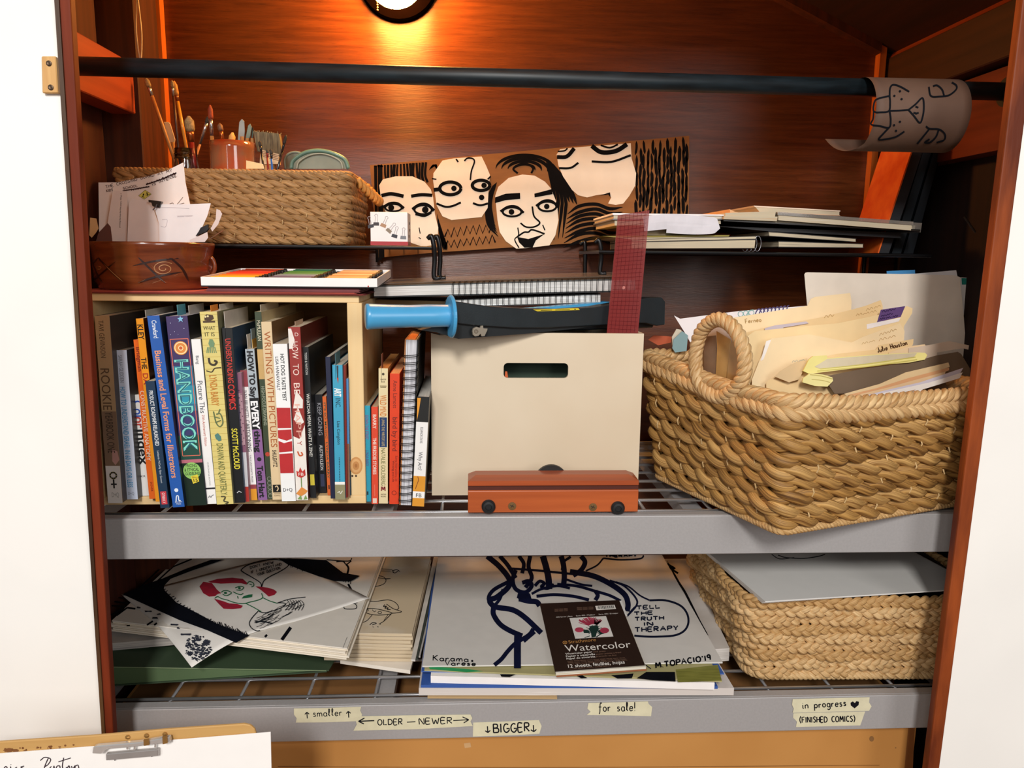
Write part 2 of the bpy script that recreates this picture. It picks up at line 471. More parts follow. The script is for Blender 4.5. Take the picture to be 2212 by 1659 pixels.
# back panel: varnished plywood, wide horizontal grain
def ply_mat():
    m = bpy.data.materials.new('varnished_plywood'); m.use_nodes = True
    nt = m.node_tree; N = nt.nodes; L = nt.links; b = N['Principled BSDF']
    tc = N.new('ShaderNodeTexCoord'); mp = N.new('ShaderNodeMapping'); mp.inputs['Scale'].default_value = (1.6, 1, 26)
    n1 = N.new('ShaderNodeTexNoise'); n1.inputs['Scale'].default_value = 5; n1.inputs['Detail'].default_value = 8; n1.inputs['Distortion'].default_value = 0.4
    mp2 = N.new('ShaderNodeMapping'); mp2.inputs['Scale'].default_value = (14, 1, 260)
    n2 = N.new('ShaderNodeTexNoise'); n2.inputs['Scale'].default_value = 3; n2.inputs['Detail'].default_value = 3
    L.new(tc.outputs['Object'], mp.inputs[0]); L.new(mp.outputs[0], n1.inputs['Vector'])
    L.new(tc.outputs['Object'], mp2.inputs[0]); L.new(mp2.outputs[0], n2.inputs['Vector'])
    r1 = N.new('ShaderNodeValToRGB'); r1.color_ramp.elements[0].position = .3; r1.color_ramp.elements[1].position = .72
    r1.color_ramp.elements[0].color = (*lin('#4d2410'), 1); r1.color_ramp.elements[1].color = (*lin('#6e3a1c'), 1)
    r2 = N.new('ShaderNodeValToRGB'); r2.color_ramp.elements[0].position = .27; r2.color_ramp.elements[1].position = .42
    r2.color_ramp.elements[0].color = (.45, .4, .38, 1); r2.color_ramp.elements[1].color = (1, 1, 1, 1)
    mx = N.new('ShaderNodeMix'); mx.data_type = 'RGBA'; mx.blend_type = 'MULTIPLY'; mx.inputs[0].default_value = 0.8
    L.new(n1.outputs[0], r1.inputs[0]); L.new(n2.outputs[0], r2.inputs[0])
    L.new(r1.outputs[0], mx.inputs[6]); L.new(r2.outputs[0], mx.inputs[7]); L.new(mx.outputs[2], b.inputs['Base Color'])
    bn = N.new('ShaderNodeBump'); bn.inputs['Strength'].default_value = 0.35; bn.inputs['Distance'].default_value = 0.0012
    L.new(n2.outputs[0], bn.inputs['Height']); L.new(bn.outputs[0], b.inputs['Normal'])
    b.inputs['Roughness'].default_value = 0.36
    b.inputs['Specular IOR Level'].default_value = 0.6
    b.inputs['Anisotropic'].default_value = 0.85; b.inputs['Anisotropic Rotation'].default_value = 0.25
    tg = N.new('ShaderNodeTangent'); tg.direction_type = 'UV_MAP'; tg.uv_map = 'UVMap'; L.new(tg.outputs[0], b.inputs['Tangent'])
    return m
PLY = ply_mat()
m = MB().box((-0.74, YB, 0), (0.76, YB + 0.012, 2.35)); m.uv = np.vstack(m.v)[:, [0, 2]]
struct('wall_back', m, PLY)
side = wood('#1a0b06', '#28120a', 'z', rough=0.8)
wl = struct('wall_side_left', MB().box((-0.735, -0.03, 0), (-0.72, YB, 2.35)), side)
for k, (y0, y1) in enumerate(((0.03, 0.135), (0.14, 0.285))):
    MB().box((-0.72, y0, 0.0), (-0.69 - 0.006 * k, y1, 2.3)).build('plank', wood('#3a160a', '#4c1f10', 'z', rough=0.7), wl)
MB().box((-0.69, 0.02, 1.513), (-0.65, 0.303, 1.592)).build('blocking_board', red_board, wl, bevel=0.0015)
MB().box((-0.72, 0.335, 0.0), (-0.655, 0.43, 2.3)).build('stud', dark_wood, wl, bevel=0.002)
MB().box((-0.672, 0.45, 0.0), (-0.657, YB, 2.3)).build('batten', orange_wood, wl)
wr = struct('wall_side_right', MB().box((0.735, -0.03, 0), (0.75, YB, 2.2)), side)
MB().box((0.68, 0.0, 1.588), (0.735, 0.46, 1.668)).build('blocking_board', wood('#301508', '#42200e', 'y', rough=0.7), wr, bevel=0.002)
MB().slab([(0.682, 0.0, 1.668), (0.70, 0.0, 1.69), (0.735, 0.0, 1.69), (0.735, 0, 1.668)], (0, 0.46, 0)).build('batten', wood('#7a2e10', '#96441a', 'y'), wr, fix=True)
MB().box((0.70, 0.0, 1.46), (0.735, 0.46, 1.582)).build('plank', wood('#5e200c', '#742c12', 'y', rough=.6), wr)
p0, p1 = aty(2121, 248, .33), aty(2068, 588, .33)
d = (p1 - p0) / (p1[2] - p0[2])
q0, q1 = p0 + d * (1.55 - p0[2]), p0 + d * (0.0 - p0[2])
MB().slab([q1, q1 + (.05, 0, 0), q0 + (.05, 0, 0), q0], (0, 0.09, 0)).build('stud', wood('#8a4416', '#b5662a', 'z', rough=0.6, scale=7), wr, fix=True, bevel=0.002)
MB().box((0.662, 0.452, 0.0), (0.674, YB, 1.69)).build('batten', orange_wood, wr)
_n0, _n1 = aty(2083, 468, .148), aty(2107, 502, .148)
MB().tube([_n0, _n1], 0.0017, 6, ref=(0, 1, 0)).build('nail', M('#2a211c', metal=0.6, rough=0.5), wr)
# sloping ceiling (rises to the left) with one batten
def cz(x): return 1.692 + 0.453 * (0.659 - x)
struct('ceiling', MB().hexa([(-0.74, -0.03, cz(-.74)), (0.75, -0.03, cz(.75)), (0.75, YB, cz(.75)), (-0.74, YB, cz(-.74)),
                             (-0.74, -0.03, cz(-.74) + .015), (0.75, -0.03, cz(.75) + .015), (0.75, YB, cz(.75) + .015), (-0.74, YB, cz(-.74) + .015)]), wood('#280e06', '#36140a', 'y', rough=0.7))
struct('trim_5', MB().hexa([(-0.7, .445, cz(-.7) - .016), (0.66, .445, cz(.66) - .016), (0.66, YB, cz(.66) - .016), (-0.7, YB, cz(-.7) - .016),
                            (-0.7, .445, cz(-.7)), (0.66, .445, cz(.66)), (0.66, YB, cz(.66)), (-0.7, YB, cz(-.7))]), dark_wood)
# small wooden plate with two screws on the white wall
t = thing('latch_plate', 'small raw pine plate with two screws on the white wall beside the left jamb', 'latch plate', aty(113, 203, -.062))
c = [aty(95, 124, -.0625), aty(97, 203, -.0625), aty(131, 203, -.0625), aty(126, 124, -.0625)]
MB().slab(c, (0, -0.006, 0)).build('plate', wood('#c08a4a', '#dbac6c', 'z', scale=20), t, fix=True, bevel=0.001)
for px, py in ((106, 137), (110, 189)):
    MB().lathe([(0, .0), (.0032, .0), (.0032, .0008), (.002, .0013), (0, .001)], 14, o=aty(px, py, -.0685), R=rx(math.pi / 2)).build('screw', M('#5a4838', metal=0.7, rough=0.4), t, fix=True)

# ------------------------------------------------------------------ wire shelving rack
silver = M('#a8a5a5', rough=0.45, var=0.03, metal=0.15, scale=300, bump=0.05)
chrome = M('#c9c9cc', rough=0.28, metal=0.85, var=0.05)
rack = thing('shelving_rack', 'silver grey metal rack with two wire shelves and flat front beams', 'shelving', (0, 0.2, 0))
LW = 0.66
for zt, h in ((0.930, 0.058), (0.6456, 0.0555)):
    b = MB().box((-LW, 0, zt - h), (LW, 0.004, zt)).box((-LW, 0.004, zt - 0.004), (LW, 0.02, zt)).box((-LW, 0.004, zt - h), (LW, 0.02, zt - h + .004))
    b.build('front_beam', silver, rack, bevel=0.0012, seg=2)
    MB().box((-LW, 0.44, zt - h), (LW, 0.446, zt)).build('rear_beam', silver, rack)
    long = MB().tube([(-LW, 0, 0), (LW, 0, 0)], 0.0026, 8).build('wire', chrome, rack, space='l', smooth=True)
    zl = zt - 0.0028
    long.location = (0, 0.03 - 0.2, zl)
    cross = MB().tube([(0, 0.012 - .2, 0), (0, 0.43 - .2, 0)], 0.0024, 8).build('wire', chrome, rack, space='l', smooth=True)
    cross.location = (-0.646 + 0.0, 0, zl - 0.005)
    for k in range(1, 9):
        o = long.copy(); COL.objects.link(o); o.parent = rack; o.location = (0, 0.03 + 0.05 * k - 0.2, zl)
    for k in range(1, 14):
        o = cross.copy(); COL.objects.link(o); o.parent = rack; o.location = (-0.646 + 0.1 * k, 0, zl - 0.005)
for x in (-0.69, 0.69):
    for y in (0.005, 0.41):
        MB().box((x - .028, y, 0), (x + .028, y + .03, 0.925)).build("upright", silver, rack)
    for zt in (0.91, 0.62):
        MB().box((x - .02 if x > 0 else x - .005, 0.03, zt - .03), (x + .005 if x > 0 else x + .02, 0.41, zt)).build('side_beam', silver, rack)
for zt in (0.915, 0.632):
    MB().box((0.22, 0.02, zt - .02), (0.25, 0.44, zt - 0.001)).build('support_bar', silver, rack)
    MB().box((-0.25, 0.02, zt - .02), (-0.22, 0.44, zt - 0.001)).build('support_bar', silver, rack)

# ------------------------------------------------------------------ closet rod, lamp
t = thing('closet_rod', 'dark blue-black round closet rod running across the top of the closet', 'rod', (0, .1, 1.53))
ra, rb = aty(175, 143, .1), aty(1880, 190, .1); dd = (rb - ra) / (rb[0] - ra[0])
MB().tube([ra + dd * (-0.70 - ra[0]), ra + dd * (0.70 - ra[0])], 0.0125, 24).build('rod', M('#0f171b', rough=0.45, col2='#1a252b', scale=18, stretch=(1, 6, 6), spec=0.4), t, smooth=True)
MB().tube([ra + dd * (0.672 - ra[0]), ra + dd * (0.70 - ra[0])], 0.021, 20).build('rod_socket', M('#15110f', rough=0.6), t, smooth=False)

def lamp():
    c = aty(861, -41, YB)
    t = thing('wall_lamp', 'lit globe bulb on a dark round base at the top of the plywood back', 'lamp', (c[0], YB, c[2]))
    R = rx(math.pi / 2)
    o = (c[0], YB, c[2])
    MB().lathe([(0, 0), (.072, 0), (.072, .010), (.069, .016), (.03, .017), (.024, .045), (.022, .07), (0, .07)], 40, o=o, R=R).build('lamp_base', M((.0010, .0004, .0003), rough=0.9, spec=0.0), t, smooth=False, fix=True)
    R_ = 0.05
    pr = [(0.017, .02)] + [(R_ * math.sin(a), .075 - R_ * math.cos(a)) for a in np.linspace(.38, math.pi, 18)]
    bo = MB().lathe(pr, 32, o=o, R=rx(math.pi / 2 + .24)).build('bulb', None, t, smooth=True, fix=True)
    m = bpy.data.materials.new('glowing_bulb'); m.use_nodes = True
    nt = m.node_tree
    b = nt.nodes['Principled BSDF']; b.inputs['Base Color'].default_value = (1, .9, .7, 1)
    b.inputs['Emission Color'].default_value = (1.0, 0.43, 0.09, 1); b.inputs['Emission Strength'].default_value = LAMP_E
    bo.data.materials.append(m)
    ch = aty(815, 0, YB - .075)
    bead = MB()
    for k in range(14):
        z = ch[2] + 0.03 - k * 0.0042
        if z < aty(815, 25, YB - .075)[2]: break
        bead.lathe([(0, -.0016), (.0012, -.0012), (.0017, 0), (.0012, .0012), (0, .0016)], 8, o=(ch[0], ch[1], z))
    bead.build('pull_chain', M('#d8b070', metal=0.8, rough=0.3), t, smooth=True)
LAMP_E = 150.0
lamp()
# thin cord hanging beside the left stud
cp = [aty(296, -10, .31), aty(294, 60, .31), aty(299, 110, .31), aty(304, 135, .31)]
cq = [aty(297, -10, .31), aty(305, 60, .31), aty(306, 100, .31), aty(304, 135, .31)]
tag(MB().tube(catmull(np.array(cp + cq[::-1]), 6), 0.0011, 6, ref=(0, 1, 0)).build('cord', M('#cfc2ae', rough=0.7), smooth=True), 'thin pale cord looped down beside the dark left stud', 'cord')
# ================================================================== wicker
class Strands:
    def __init__(s):
        s.m = MB(); s.uvs = []
    def tube(s, p, ra, rb, ref, n=8, closed=False, u0=0.0):
        p = np.asarray(p)
        L = np.concatenate([[0], np.cumsum(np.linalg.norm(np.diff(p, axis=0), axis=1))]) + u0
        s.m.tube(p, ra, n, ref=ref, b=rb, closed=closed)
        s.uvs.append(np.stack([np.repeat(L, n), np.tile(np.arange(n) / n * 0.05, len(p)) + u0 * 0.37], 1))
    def build(s, *a, **k):
        s.m.uv = np.vstack(s.uvs); return s.m.build(*a, **k)
def rope(st, P, N1, N2, closed, pitch, A, B, ra, rb, strands=2, phase=0.0, braid=False, n=8, res=13):
    """twisted (or braided) strands round a path P with frames N1 (up), N2 (out)"""
    P = np.asarray(P, float)
    d = np.linalg.norm((np.roll(P, -1, 0) if closed else np.vstack([P[1:], P[-1:]])) - P, axis=1)
    S = np.concatenate([[0], np.cumsum(d)])
    tot = S[-1] if closed else S[-2]
    turns = max(1, round(tot / pitch)) if closed else tot / pitch
    m = max(8, int(turns * res))
    q = np.linspace(0, tot, m, endpoint=not closed)
    def samp(X):
        Xc = np.vstack([X, X[:1]]) if closed else X
        Sx = S if closed else S[:-1]
        return np.stack([np.interp(q, Sx, Xc[:, i]) for i in range(3)], 1)
    Pq, A1, A2 = samp(P), samp(np.asarray(N1, float)), samp(np.asarray(N2, float))
    A1 /= np.linalg.norm(A1, axis=1)[:, None]; A2 /= np.linalg.norm(A2, axis=1)[:, None]
    ph = q / tot * turns * 2 * math.pi
    for k in range(strands):
        f = ph + phase + k * 2 * math.pi / strands
        if braid:
            off = A * np.sin(f)[:, None] * A1 + B * np.sin(2 * f)[:, None] * A2
        else:
            off = A * np.cos(f)[:, None] * A1 + B * np.sin(f)[:, None] * A2
        st.tube(Pq + off, rb, ra, A2, n=n, closed=closed, u0=rnd.uniform(0, 9))
def rrect(w, d, r, n=120, bow=0.0):
    """rounded rectangle about the origin; returns points and outward normals"""
    pts = []; nor = []
    hw, hd = w / 2 - r, d / 2 - r
    for cx, cy, a0 in ((hw, -hd, -90), (hw, hd, 0), (-hw, hd, 90), (-hw, -hd, 180)):
        for k in range(9):
            a = math.radians(a0 + 90 * k / 8)
            pts.append((cx + r * math.cos(a), cy + r * math.sin(a))); nor.append((math.cos(a), math.sin(a)))
    p = np.array(pts); p2 = np.vstack([p, p[:1]]); nr = np.array(nor); nr2 = np.vstack([nr, nr[:1]])
    S = np.concatenate([[0], np.cumsum(np.linalg.norm(np.diff(p2, axis=0), axis=1))])
    q = np.linspace(0, S[-1], n, endpoint=False)
    P = np.stack([np.interp(q, S, p2[:, i]) for i in range(2)], 1); N = np.stack([np.interp(q, S, nr2[:, i]) for i in range(2)], 1)
    N /= np.linalg.norm(N, axis=1)[:, None]
    if bow:
        P = P + N * (bow * (np.cos(2 * math.pi * q / S[-1] * 2)))[:, None]
    return P, N
def lining(w0, d0, w1, d1, h, th, z0=0.004):
    m = MB()
    a0, a1 = (w0 / 2 - th, d0 / 2 - th), (w1 / 2 - th, d1 / 2 - th)
    def ringq(a, z): return [(-a[0], -a[1], z), (a[0], -a[1], z), (a[0], a[1], z), (-a[0], a[1], z)]
    o0, o1 = ringq(a0, z0), ringq(a1, h)
    i1 = ringq((a1[0] - .004, a1[1] - .004), h); i0 = ringq((a0[0] - .004, a0[1] - .004), z0 + .006)
    v = o0 + o1 + i1 + i0
    f = [(3, 2, 1, 0)]
    for k in range(4):
        k2 = (k + 1) % 4
        f += [(k, k2, 4 + k2, 4 + k), (4 + k, 4 + k2, 8 + k2, 8 + k), (8 + k, 8 + k2, 12 + k2, 12 + k)]
    f.append((12, 13, 14, 15))
    return m.add(v, f)
def wick(c1, c2, rough=0.55):
    return M(c1, rough=rough, col2=c2, scale=1.0, uv=True, stretch=(11, 190, 1), detail=5, bump=0.5, lo=0.34, hi=0.62)

# ================================================================== black wire risers at the back
blackwire = M('#101114', rough=0.35, var=0.1, metal=0.3)
def riser(label, x0, x1, y0, y1, zt, legs):
    t = thing('wire_riser', label, 'wire shelf', ((x0 + x1) / 2, (y0 + y1) / 2, 0.93))
    z = zt - 0.003
    MB().tube([(x0, y0, z), (x1, y0, z), (x1, y1, z), (x0, y1, z)], 0.003, 8, closed=True).build('frame', blackwire, t)
    n = int((x1 - x0) / 0.026)
    w = MB().tube([(0, y0 - (y0 + y1) / 2, 0), (0, y1 - (y0 + y1) / 2, 0)], 0.0016, 6).build('wire', blackwire, t, space='l')
    for k in range(n):
        o = w if k == 0 else w.copy()
        if k: COL.objects.link(o); o.parent = t
        o.location = (x0 + (k + .5) * (x1 - x0) / n - (x0 + x1) / 2, 0, z + .0012 - 0.93)
    for x, y, zb in legs:
        MB().tube(catmull(np.array([(x - .008, y, zt + .012), (x - .002, y - .002, zt + .016), (x + .002, y - .003, zt), (x + .003, y, zt * .6 + zb * .4), (x + .002, y, zb + .005), (x + .012, y, zb + .004)]), 6), 0.0038, 8, ref=(0, 1, 0)).build('leg', blackwire, t, smooth=True)
    return t
RZ = 1.306
riser('black wire riser holding the paintbrush basket and the clip box', -0.672, -0.165, 0.235, 0.455, RZ, [(-0.166, 0.232, 1.2515), (-0.158, 0.255, 1.2515), (-0.66, 0.45, .932)])
riser('black wire riser under the pile of notebooks on the right', 0.104, 0.66, 0.225, 0.455, RZ - .003, [(0.106, 0.235, 1.2615), (0.11, 0.44, .932), (0.655, 0.44, .932)])

# ================================================================== paintbrush basket (upper left)
def brush_basket():
    w, d, h = 0.366, 0.20, 0.115
    loc = (-0.483, 0.245 + d / 2, RZ + .001)
    t = thing('wicker_basket', 'small rectangular basket of flat twisted seagrass rope full of paintbrushes', 'basket', loc)
    mats = [wick('#7d5c36', '#b98f5c'), wick('#6d4f2d', '#ad8452')]
    nrow = 10
    for k in range(nrow):
        f = k / (nrow - 1)
        P, N = rrect(w - .012 * (1 - f) + 0.002 * math.sin(k * 2.3), d - .012 * (1 - f), 0.014)
        P3 = np.column_stack([P, np.full(len(P), 0.0075 + (h - 0.017) * f)])
        P3[:, 2] += 0.0012 * np.sin(np.arange(len(P)) * .21 + k)
        N3 = np.column_stack([N, np.zeros(len(N))]); U = np.tile((0, 0, 1.0), (len(N), 1))
        st = Strands(); rope(st, P3, U, N3, True, 0.041, 0.0030, 0.0030, 0.0054, 0.0046, phase=k * 1.7, res=14)
        st.build('woven_row', mats[k % 2], t, smooth=True, space='l')
    for z, r in ((0.0035, .0032), (h - .003, 0.0038)):
        P, N = rrect(w - (.012 if z < .05 else -0.002), d - (.012 if z < .05 else -.002), 0.014)
        st = Strands(); P3 = np.column_stack([P, np.full(len(P), z)]); N3 = np.column_stack([N, np.zeros(len(N))])
        rope(st, P3, np.tile((0, 0, 1.0), (len(N), 1)), N3, True, 0.014, r * .3, r * .5, r * .9, r * .8, res=8)
        st.build('rim' if z > .05 else 'base_edge', mats[0], t, smooth=True, space='l')
    lining(w, d, w, d, h - .008, 0.012).build('lining', M('#4a331c', rough=0.9, var=.2), t, space='l')
    m = MB()
    for k in range(9):
        x = -w / 2 + .03 + k * (w - .06) / 8
        for j in range(9):
            if (k + j) % 2 == 0:
                z = 0.013 + j * (h - .017) / 9
                m.tube([(x, -d / 2 - .003, z - .003), (x + .001, -d / 2 - .0042, z), (x, -d / 2 - .003, z + .003)], 0.0009, 5, ref=(1, 0, 0))
    so = m.build('stitching', M('#b89a6c', rough=0.7), t, space='l'); so['kind'] = 'stuff'
    # rope handle on the right end
    a = np.linspace(-1, 1, 26)
    P = np.stack([np.full(26, w / 2 + .006) + 0.03 * (1 - a ** 2), a * 0.055, h * 0.97 - 0.006 - .03 * (1 - a ** 2)], 1)
    U = np.tile((.5, 0, .8), (26, 1)); N = np.tile((0.8, 0, -.5), (26, 1))
    st = Strands(); rope(st, P, U, N, False, 0.02, .0035, .0035, .0052, .0048, res=10)
    st.build('handle', wick('#9a6a30', '#c8924c'), t, smooth=True, space='l')
brush_basket()
BZ = RZ + 0.012          # inside floor of the basket

z1 = zoom(100, 0, 3.95)
def brush(label, tip, base, y, r, bris, ferr, hand, fb=0.12, ff=0.12, flat=1.0, rh=None, group='brushes in the basket', name='paintbrush', cat='paintbrush'):
    T, B = aty(*z1(*tip), y), aty(*z1(*base), y)
    D = B - T; L = np.linalg.norm(D); D /= L
    foot = T + D * L
    if D[2] < -0.2:                                    # stand it on the basket floor
        k = (BZ + .002 - T[2]) / D[2]; foot = T + D * k; foot[1] = y
    t = thing(name, label, cat, foot, group=group)
    R = foot - T; Lt = np.linalg.norm(R)
    rh = rh or r * .6
    p = lambda s: T + D * s
    m = MB()
    b0 = L * fb; f0 = L * (fb + ff)
    m.tube([p(0), p(b0 * .3), p(b0 * .8), p(b0)], [r * .25, r * .95, r * 1.0, r * .75], 10, ref=(0, 1, 0), b=np.array([r * .25, r * .95, r, r * .75]) * flat)
    m.build('bristles', bris, t, smooth=True)
    MB().tube([p(b0), p(b0 + .3 * (f0 - b0)), p(f0)], [r * .78, r * .72, rh], 10, ref=(0, 1, 0), b=np.array([r * .78 * flat, r * .72 * flat, rh])).build('ferrule', ferr, t, smooth=True)
    MB().tube([p(f0), p(f0 + .2 * (Lt - f0)), p(f0 + .6 * (Lt - f0)), p(Lt)], [rh, rh * 1.15, rh * .9, rh * .5], 10, ref=(0, 1, 0)).build('handle', hand, t, smooth=True)
    return t
silverf = M('#b8bcc2', metal=.9, rough=.25); copper = M('#b06a3c', metal=.85, rough=.3)
tanb = M('#8f7a55', rough=.8, var=.3, scale=300); darkb = M('#3b3630', rough=.8, var=.3, scale=300); redb = M('#8a3a22', rough=.7, var=.2, scale=300)
woodh = wood('#b07a3e', '#c99456', 'z'); blackh = M('#17181b', rough=.3, coat=.4); redh = M('#7a1d18', rough=.3); yellowh = M('#d9942c', rough=.35, coat=.3); blueh = M('#1f5fa5', rough=.35)
brush('longest wooden paintbrush leaning left against the stud', (850, 665), (1060, 1270), .30, .0042, tanb, silverf, wood('#a9743f', '#c99a62', 'z'), .13, .12)
brush('tall dark-handled paintbrush standing in the glass jar', (1072, 685), (1130, 1290), .29, .0032, tanb, silverf, M('#4a2a1c', rough=.35), .1, .12)
brush('tall paintbrush with a yellow-orange band in the jar', (1090, 690), (1185, 1200), .30, .004, M('#c28a44', rough=.8, var=.2, scale=300), copper, yellowh, .24, .1)
brush('thick round bristle brush with copper collar in the jar', (1215, 990), (1245, 1290), .285, .0078, tanb, copper, redh, .45, .3)
brush('small brush with red bristles and silver collar behind the clay cup', (1397, 895), (1420, 1290), .30, .0042, redb, silverf, woodh, .32, .35, rh=.003)
brush('silver-collared brush leaning right between jar and clay cup', (1388, 990), (1290, 1290), .315, .0036, darkb, silverf, M('#b6805a'), .2, .6)
brush('pointed copper-collared brush standing in the clay cup', (1478, 1050), (1520, 1290), .30, .0045, M('#6d4a30', var=.3, scale=200), copper, redh, .3, .4)
brush('flat brush with pale bristles wedged behind the cup', (1590, 1130), (1560, 1400), .32, .0055, M('#d8a860', rough=.7), silverf, woodh, .4, .2)
brush('thin black brush lying beside the wide flat brush', (1820, 1200), (1850, 1400), .262, .0026, darkb, blackh, blackh, .25, .3)
brush('thin red-brown brush below the wide flat brush', (1885, 1275), (1890, 1400), .256, .0024, darkb, redh, redh, .25, .3)
brush('thin blue-handled brush below the wide flat brush', (1917, 1270), (1925, 1400), .254, .0028, darkb, blackh, blueh, .35, .3)
brush('thin black brush leaning right beside the lid', (2048, 1150), (1985, 1400), .262, .0026, darkb, blackh, blackh, .3, .3)

def blade(label, pts, y, th, mat, hmat, name, cat):
    P = [aty(*z1(*p), y) for p in pts]
    lo = min(p[2] for p in P)
    t = thing(name, label, cat, (np.mean([p[0] for p in P]), y, BZ), group='tools in the basket')
    MB().slab(P, (0, th, 0)).build('blade', mat, t, fix=True, bevel=.0008)
    c = np.mean([p for p in P if p[2] < lo + .02], axis=0)
    MB().tube([c + (0, th / 2, .004), (c[0], y + th / 2, BZ + .002)], .003, 8).build('handle', hmat, t)
blade('cream plastic spatula leaning behind the brushes in the jar', [(1000, 1040), (1045, 1040), (1060, 1060), (1100, 1190), (1085, 1260), (1050, 1250)], .31, .002, M('#e6cfa4', rough=.4), woodh, 'spatula', 'spatula')
blade('grey steel palette knife standing in the clay cup', [(1645, 1040), (1668, 1012), (1690, 1035), (1695, 1120), (1685, 1220), (1630, 1220)], .30, .001, M('#8d918e', metal=.7, rough=.35), woodh, 'palette_knife', 'palette knife')
blade('greenish grey palette knife nearest the wide brush', [(1720, 1070), (1740, 1052), (1755, 1085), (1742, 1160), (1715, 1222), (1690, 1220)], .305, .001, M('#6f7a6c', metal=.5, rough=.4), woodh, 'palette_knife', 'palette knife')
blade('dark narrow palette knife between the grey one and the wide brush', [(1752, 1095), (1765, 1085), (1768, 1150), (1760, 1225), (1745, 1225)], .31, .001, M('#3f4a40', metal=.5, rough=.4), woodh, 'palette_knife', 'palette knife')
def wide_brush():
    y = .30
    t = thing('paintbrush', 'wide flat house-painting brush with grey bristles and cream ferrule', 'paintbrush', aty(*z1(1900, 1400), y), group='brushes in the basket')
    q = [aty(*z1(*p), y) for p in ((1765, 1120), (1985, 1140), (2008, 1290), (1990, 1330), (1800, 1290))]
    m = MB().slab(q, (0, .014, 0))
    for k in range(34):                       # ragged hair ends
        a = q[0] + (q[1] - q[0]) * (k / 33.0)
        m.tube([a + (0, .002 + .01 * rnd.random(), -.004), a + (rnd.uniform(-.001, .001), .004 + .008 * rnd.random(), rnd.uniform(.0005, .004))], .0006, 4, ref=(1, 0, 0))
    m.build('bristles', M('#5a5240', rough=.8, col2='#8f8566', scale=60, stretch=(6, 6, .6)), t, fix=True)
    q = [aty(*z1(*p), y - .001) for p in ((1830, 1275), (1985, 1315), (1980, 1400), (1820, 1400))]
    f = MB().slab(q, (0, .016, 0)).build('ferrule', M('#e3c79a', rough=.4), t, fix=True)
    for k in range(4):
        p = Pen(lambda x, yy: aty(*z1(x, yy), y - .0013)); p.stroke([(1832, 1288 + 14 * k), (1984, 1328 + 14 * k)], 4, False); p.build('groove', M('#7a4a24'), f)
    MB().box((-.01, -.006, -.05), (.01, .006, 0), o=aty(*z1(1900, 1390), y + .007)).build('handle', woodh, t, bevel=.002)
wide_brush()
def jar():
    c = aty(*z1(1188, 1270), .29); r = (aty(*z1(1290, 1300), .29) - aty(*z1(1085, 1300), .29))[0] / 2
    t = thing('glass_jar', 'clear glass jar holding the tall brushes inside the seagrass basket', 'jar', (c[0], .29, BZ))
    h = c[2] - BZ
    gl = M('#dfe4e0', rough=.04, trans=1.0, var=.01)
    pr = [(0, 0), (r, 0), (r, h * .8), (r * .9, h * .86), (r * .92, h), (r * .86, h), (r * .84, h * .86), (r * .93, h * .79), (r * .93, .004), (0, .004)]
    MB().lathe(pr, 32).build('glass', gl, t, smooth=True, space='l', fix=True)
    for z in (.88, .93): MB().lathe([(r * .92, h * z), (r * .97, h * z + .001), (r * .92, h * z + .002)], 32).build('thread', gl, t, smooth=True, space='l')
jar()
def cup():
    c = aty(*z1(1585, 1215), .287); r = (aty(*z1(1775, 1300), .287) - aty(*z1(1395, 1300), .287))[0] / 2
    t = thing('clay_cup', 'glazed orange-brown clay cup behind the basket rim', 'cup', (c[0], .287, BZ))
    h = c[2] - BZ
    MB().lathe([(0, 0), (r * .8, 0), (r * .97, h * .3), (r, h * .6), (r * .97, h * .93), (r * .985, h), (r * .9, h), (r * .88, h * .5), (r * .7, .006), (0, .006)], 40).build(
        'body', M('#b0421a', rough=.12, col2='#8c5a3c', scale=16, coat=.6, lo=.42, hi=.56), t, smooth=True, space='l', fix=True)
cup()
def lids():
    t = thing('container_lid', 'translucent food tub lid with a green rim behind the basket edge', 'lid', (aty(690, 356, .33)[0], .33, BZ))
    zc = zoom(180, 320, 3.3515)
    def outline(pts, y): return [aty(*zc(*p), y) for p in catmull(pts, 6)]
    o = outline([(1505, 150), (1520, 90), (1600, 35), (1700, 18), (1800, 35), (1890, 80), (1920, 150)], .33)
    MB().tube(o, .0035, 8, ref=(0, 1, 0)).build('rim', M('#6f9a8c', rough=.3, coat=.3), t, smooth=True)
    MB().slab(o, (0, .002, 0)).build('panel', M('#9aa48e', rough=.25, alpha=.8), t, fix=True)
    i = outline([(1545, 150), (1560, 100), (1630, 55), (1710, 40), (1790, 55), (1860, 95), (1880, 150)], .327)
    MB().tube(i, .0015, 6, ref=(0, 1, 0)).build('groove', M('#b8c2b0', rough=.3), t, smooth=True)
    t2 = thing('container_lid', 'small clear round lid left of the green-rimmed lid', 'lid', (aty(625, 356, .335)[0], .34, BZ))
    o = outline([(1462, 150), (1458, 80), (1490, 40), (1550, 30), (1600, 60), (1610, 150)], .345)
    MB().tube(o, .0022, 6, ref=(0, 1, 0)).build('rim', M('#8a9a90', rough=.3), t2, smooth=True)
    MB().slab(o, (0, .0015, 0)).build('panel', M('#7f8a7c', rough=.25, alpha=.7), t2, fix=True)
lids()
tag(MB().slab([aty(*z1(*p), .26) for p in ((1705, 1368), (1850, 1400), (1860, 1440), (1705, 1440))], (0, .0015, 0)).build('card', M('#e8c890'), fix=True), 'small cream card corner peeking over the basket rim below the cup', 'card')

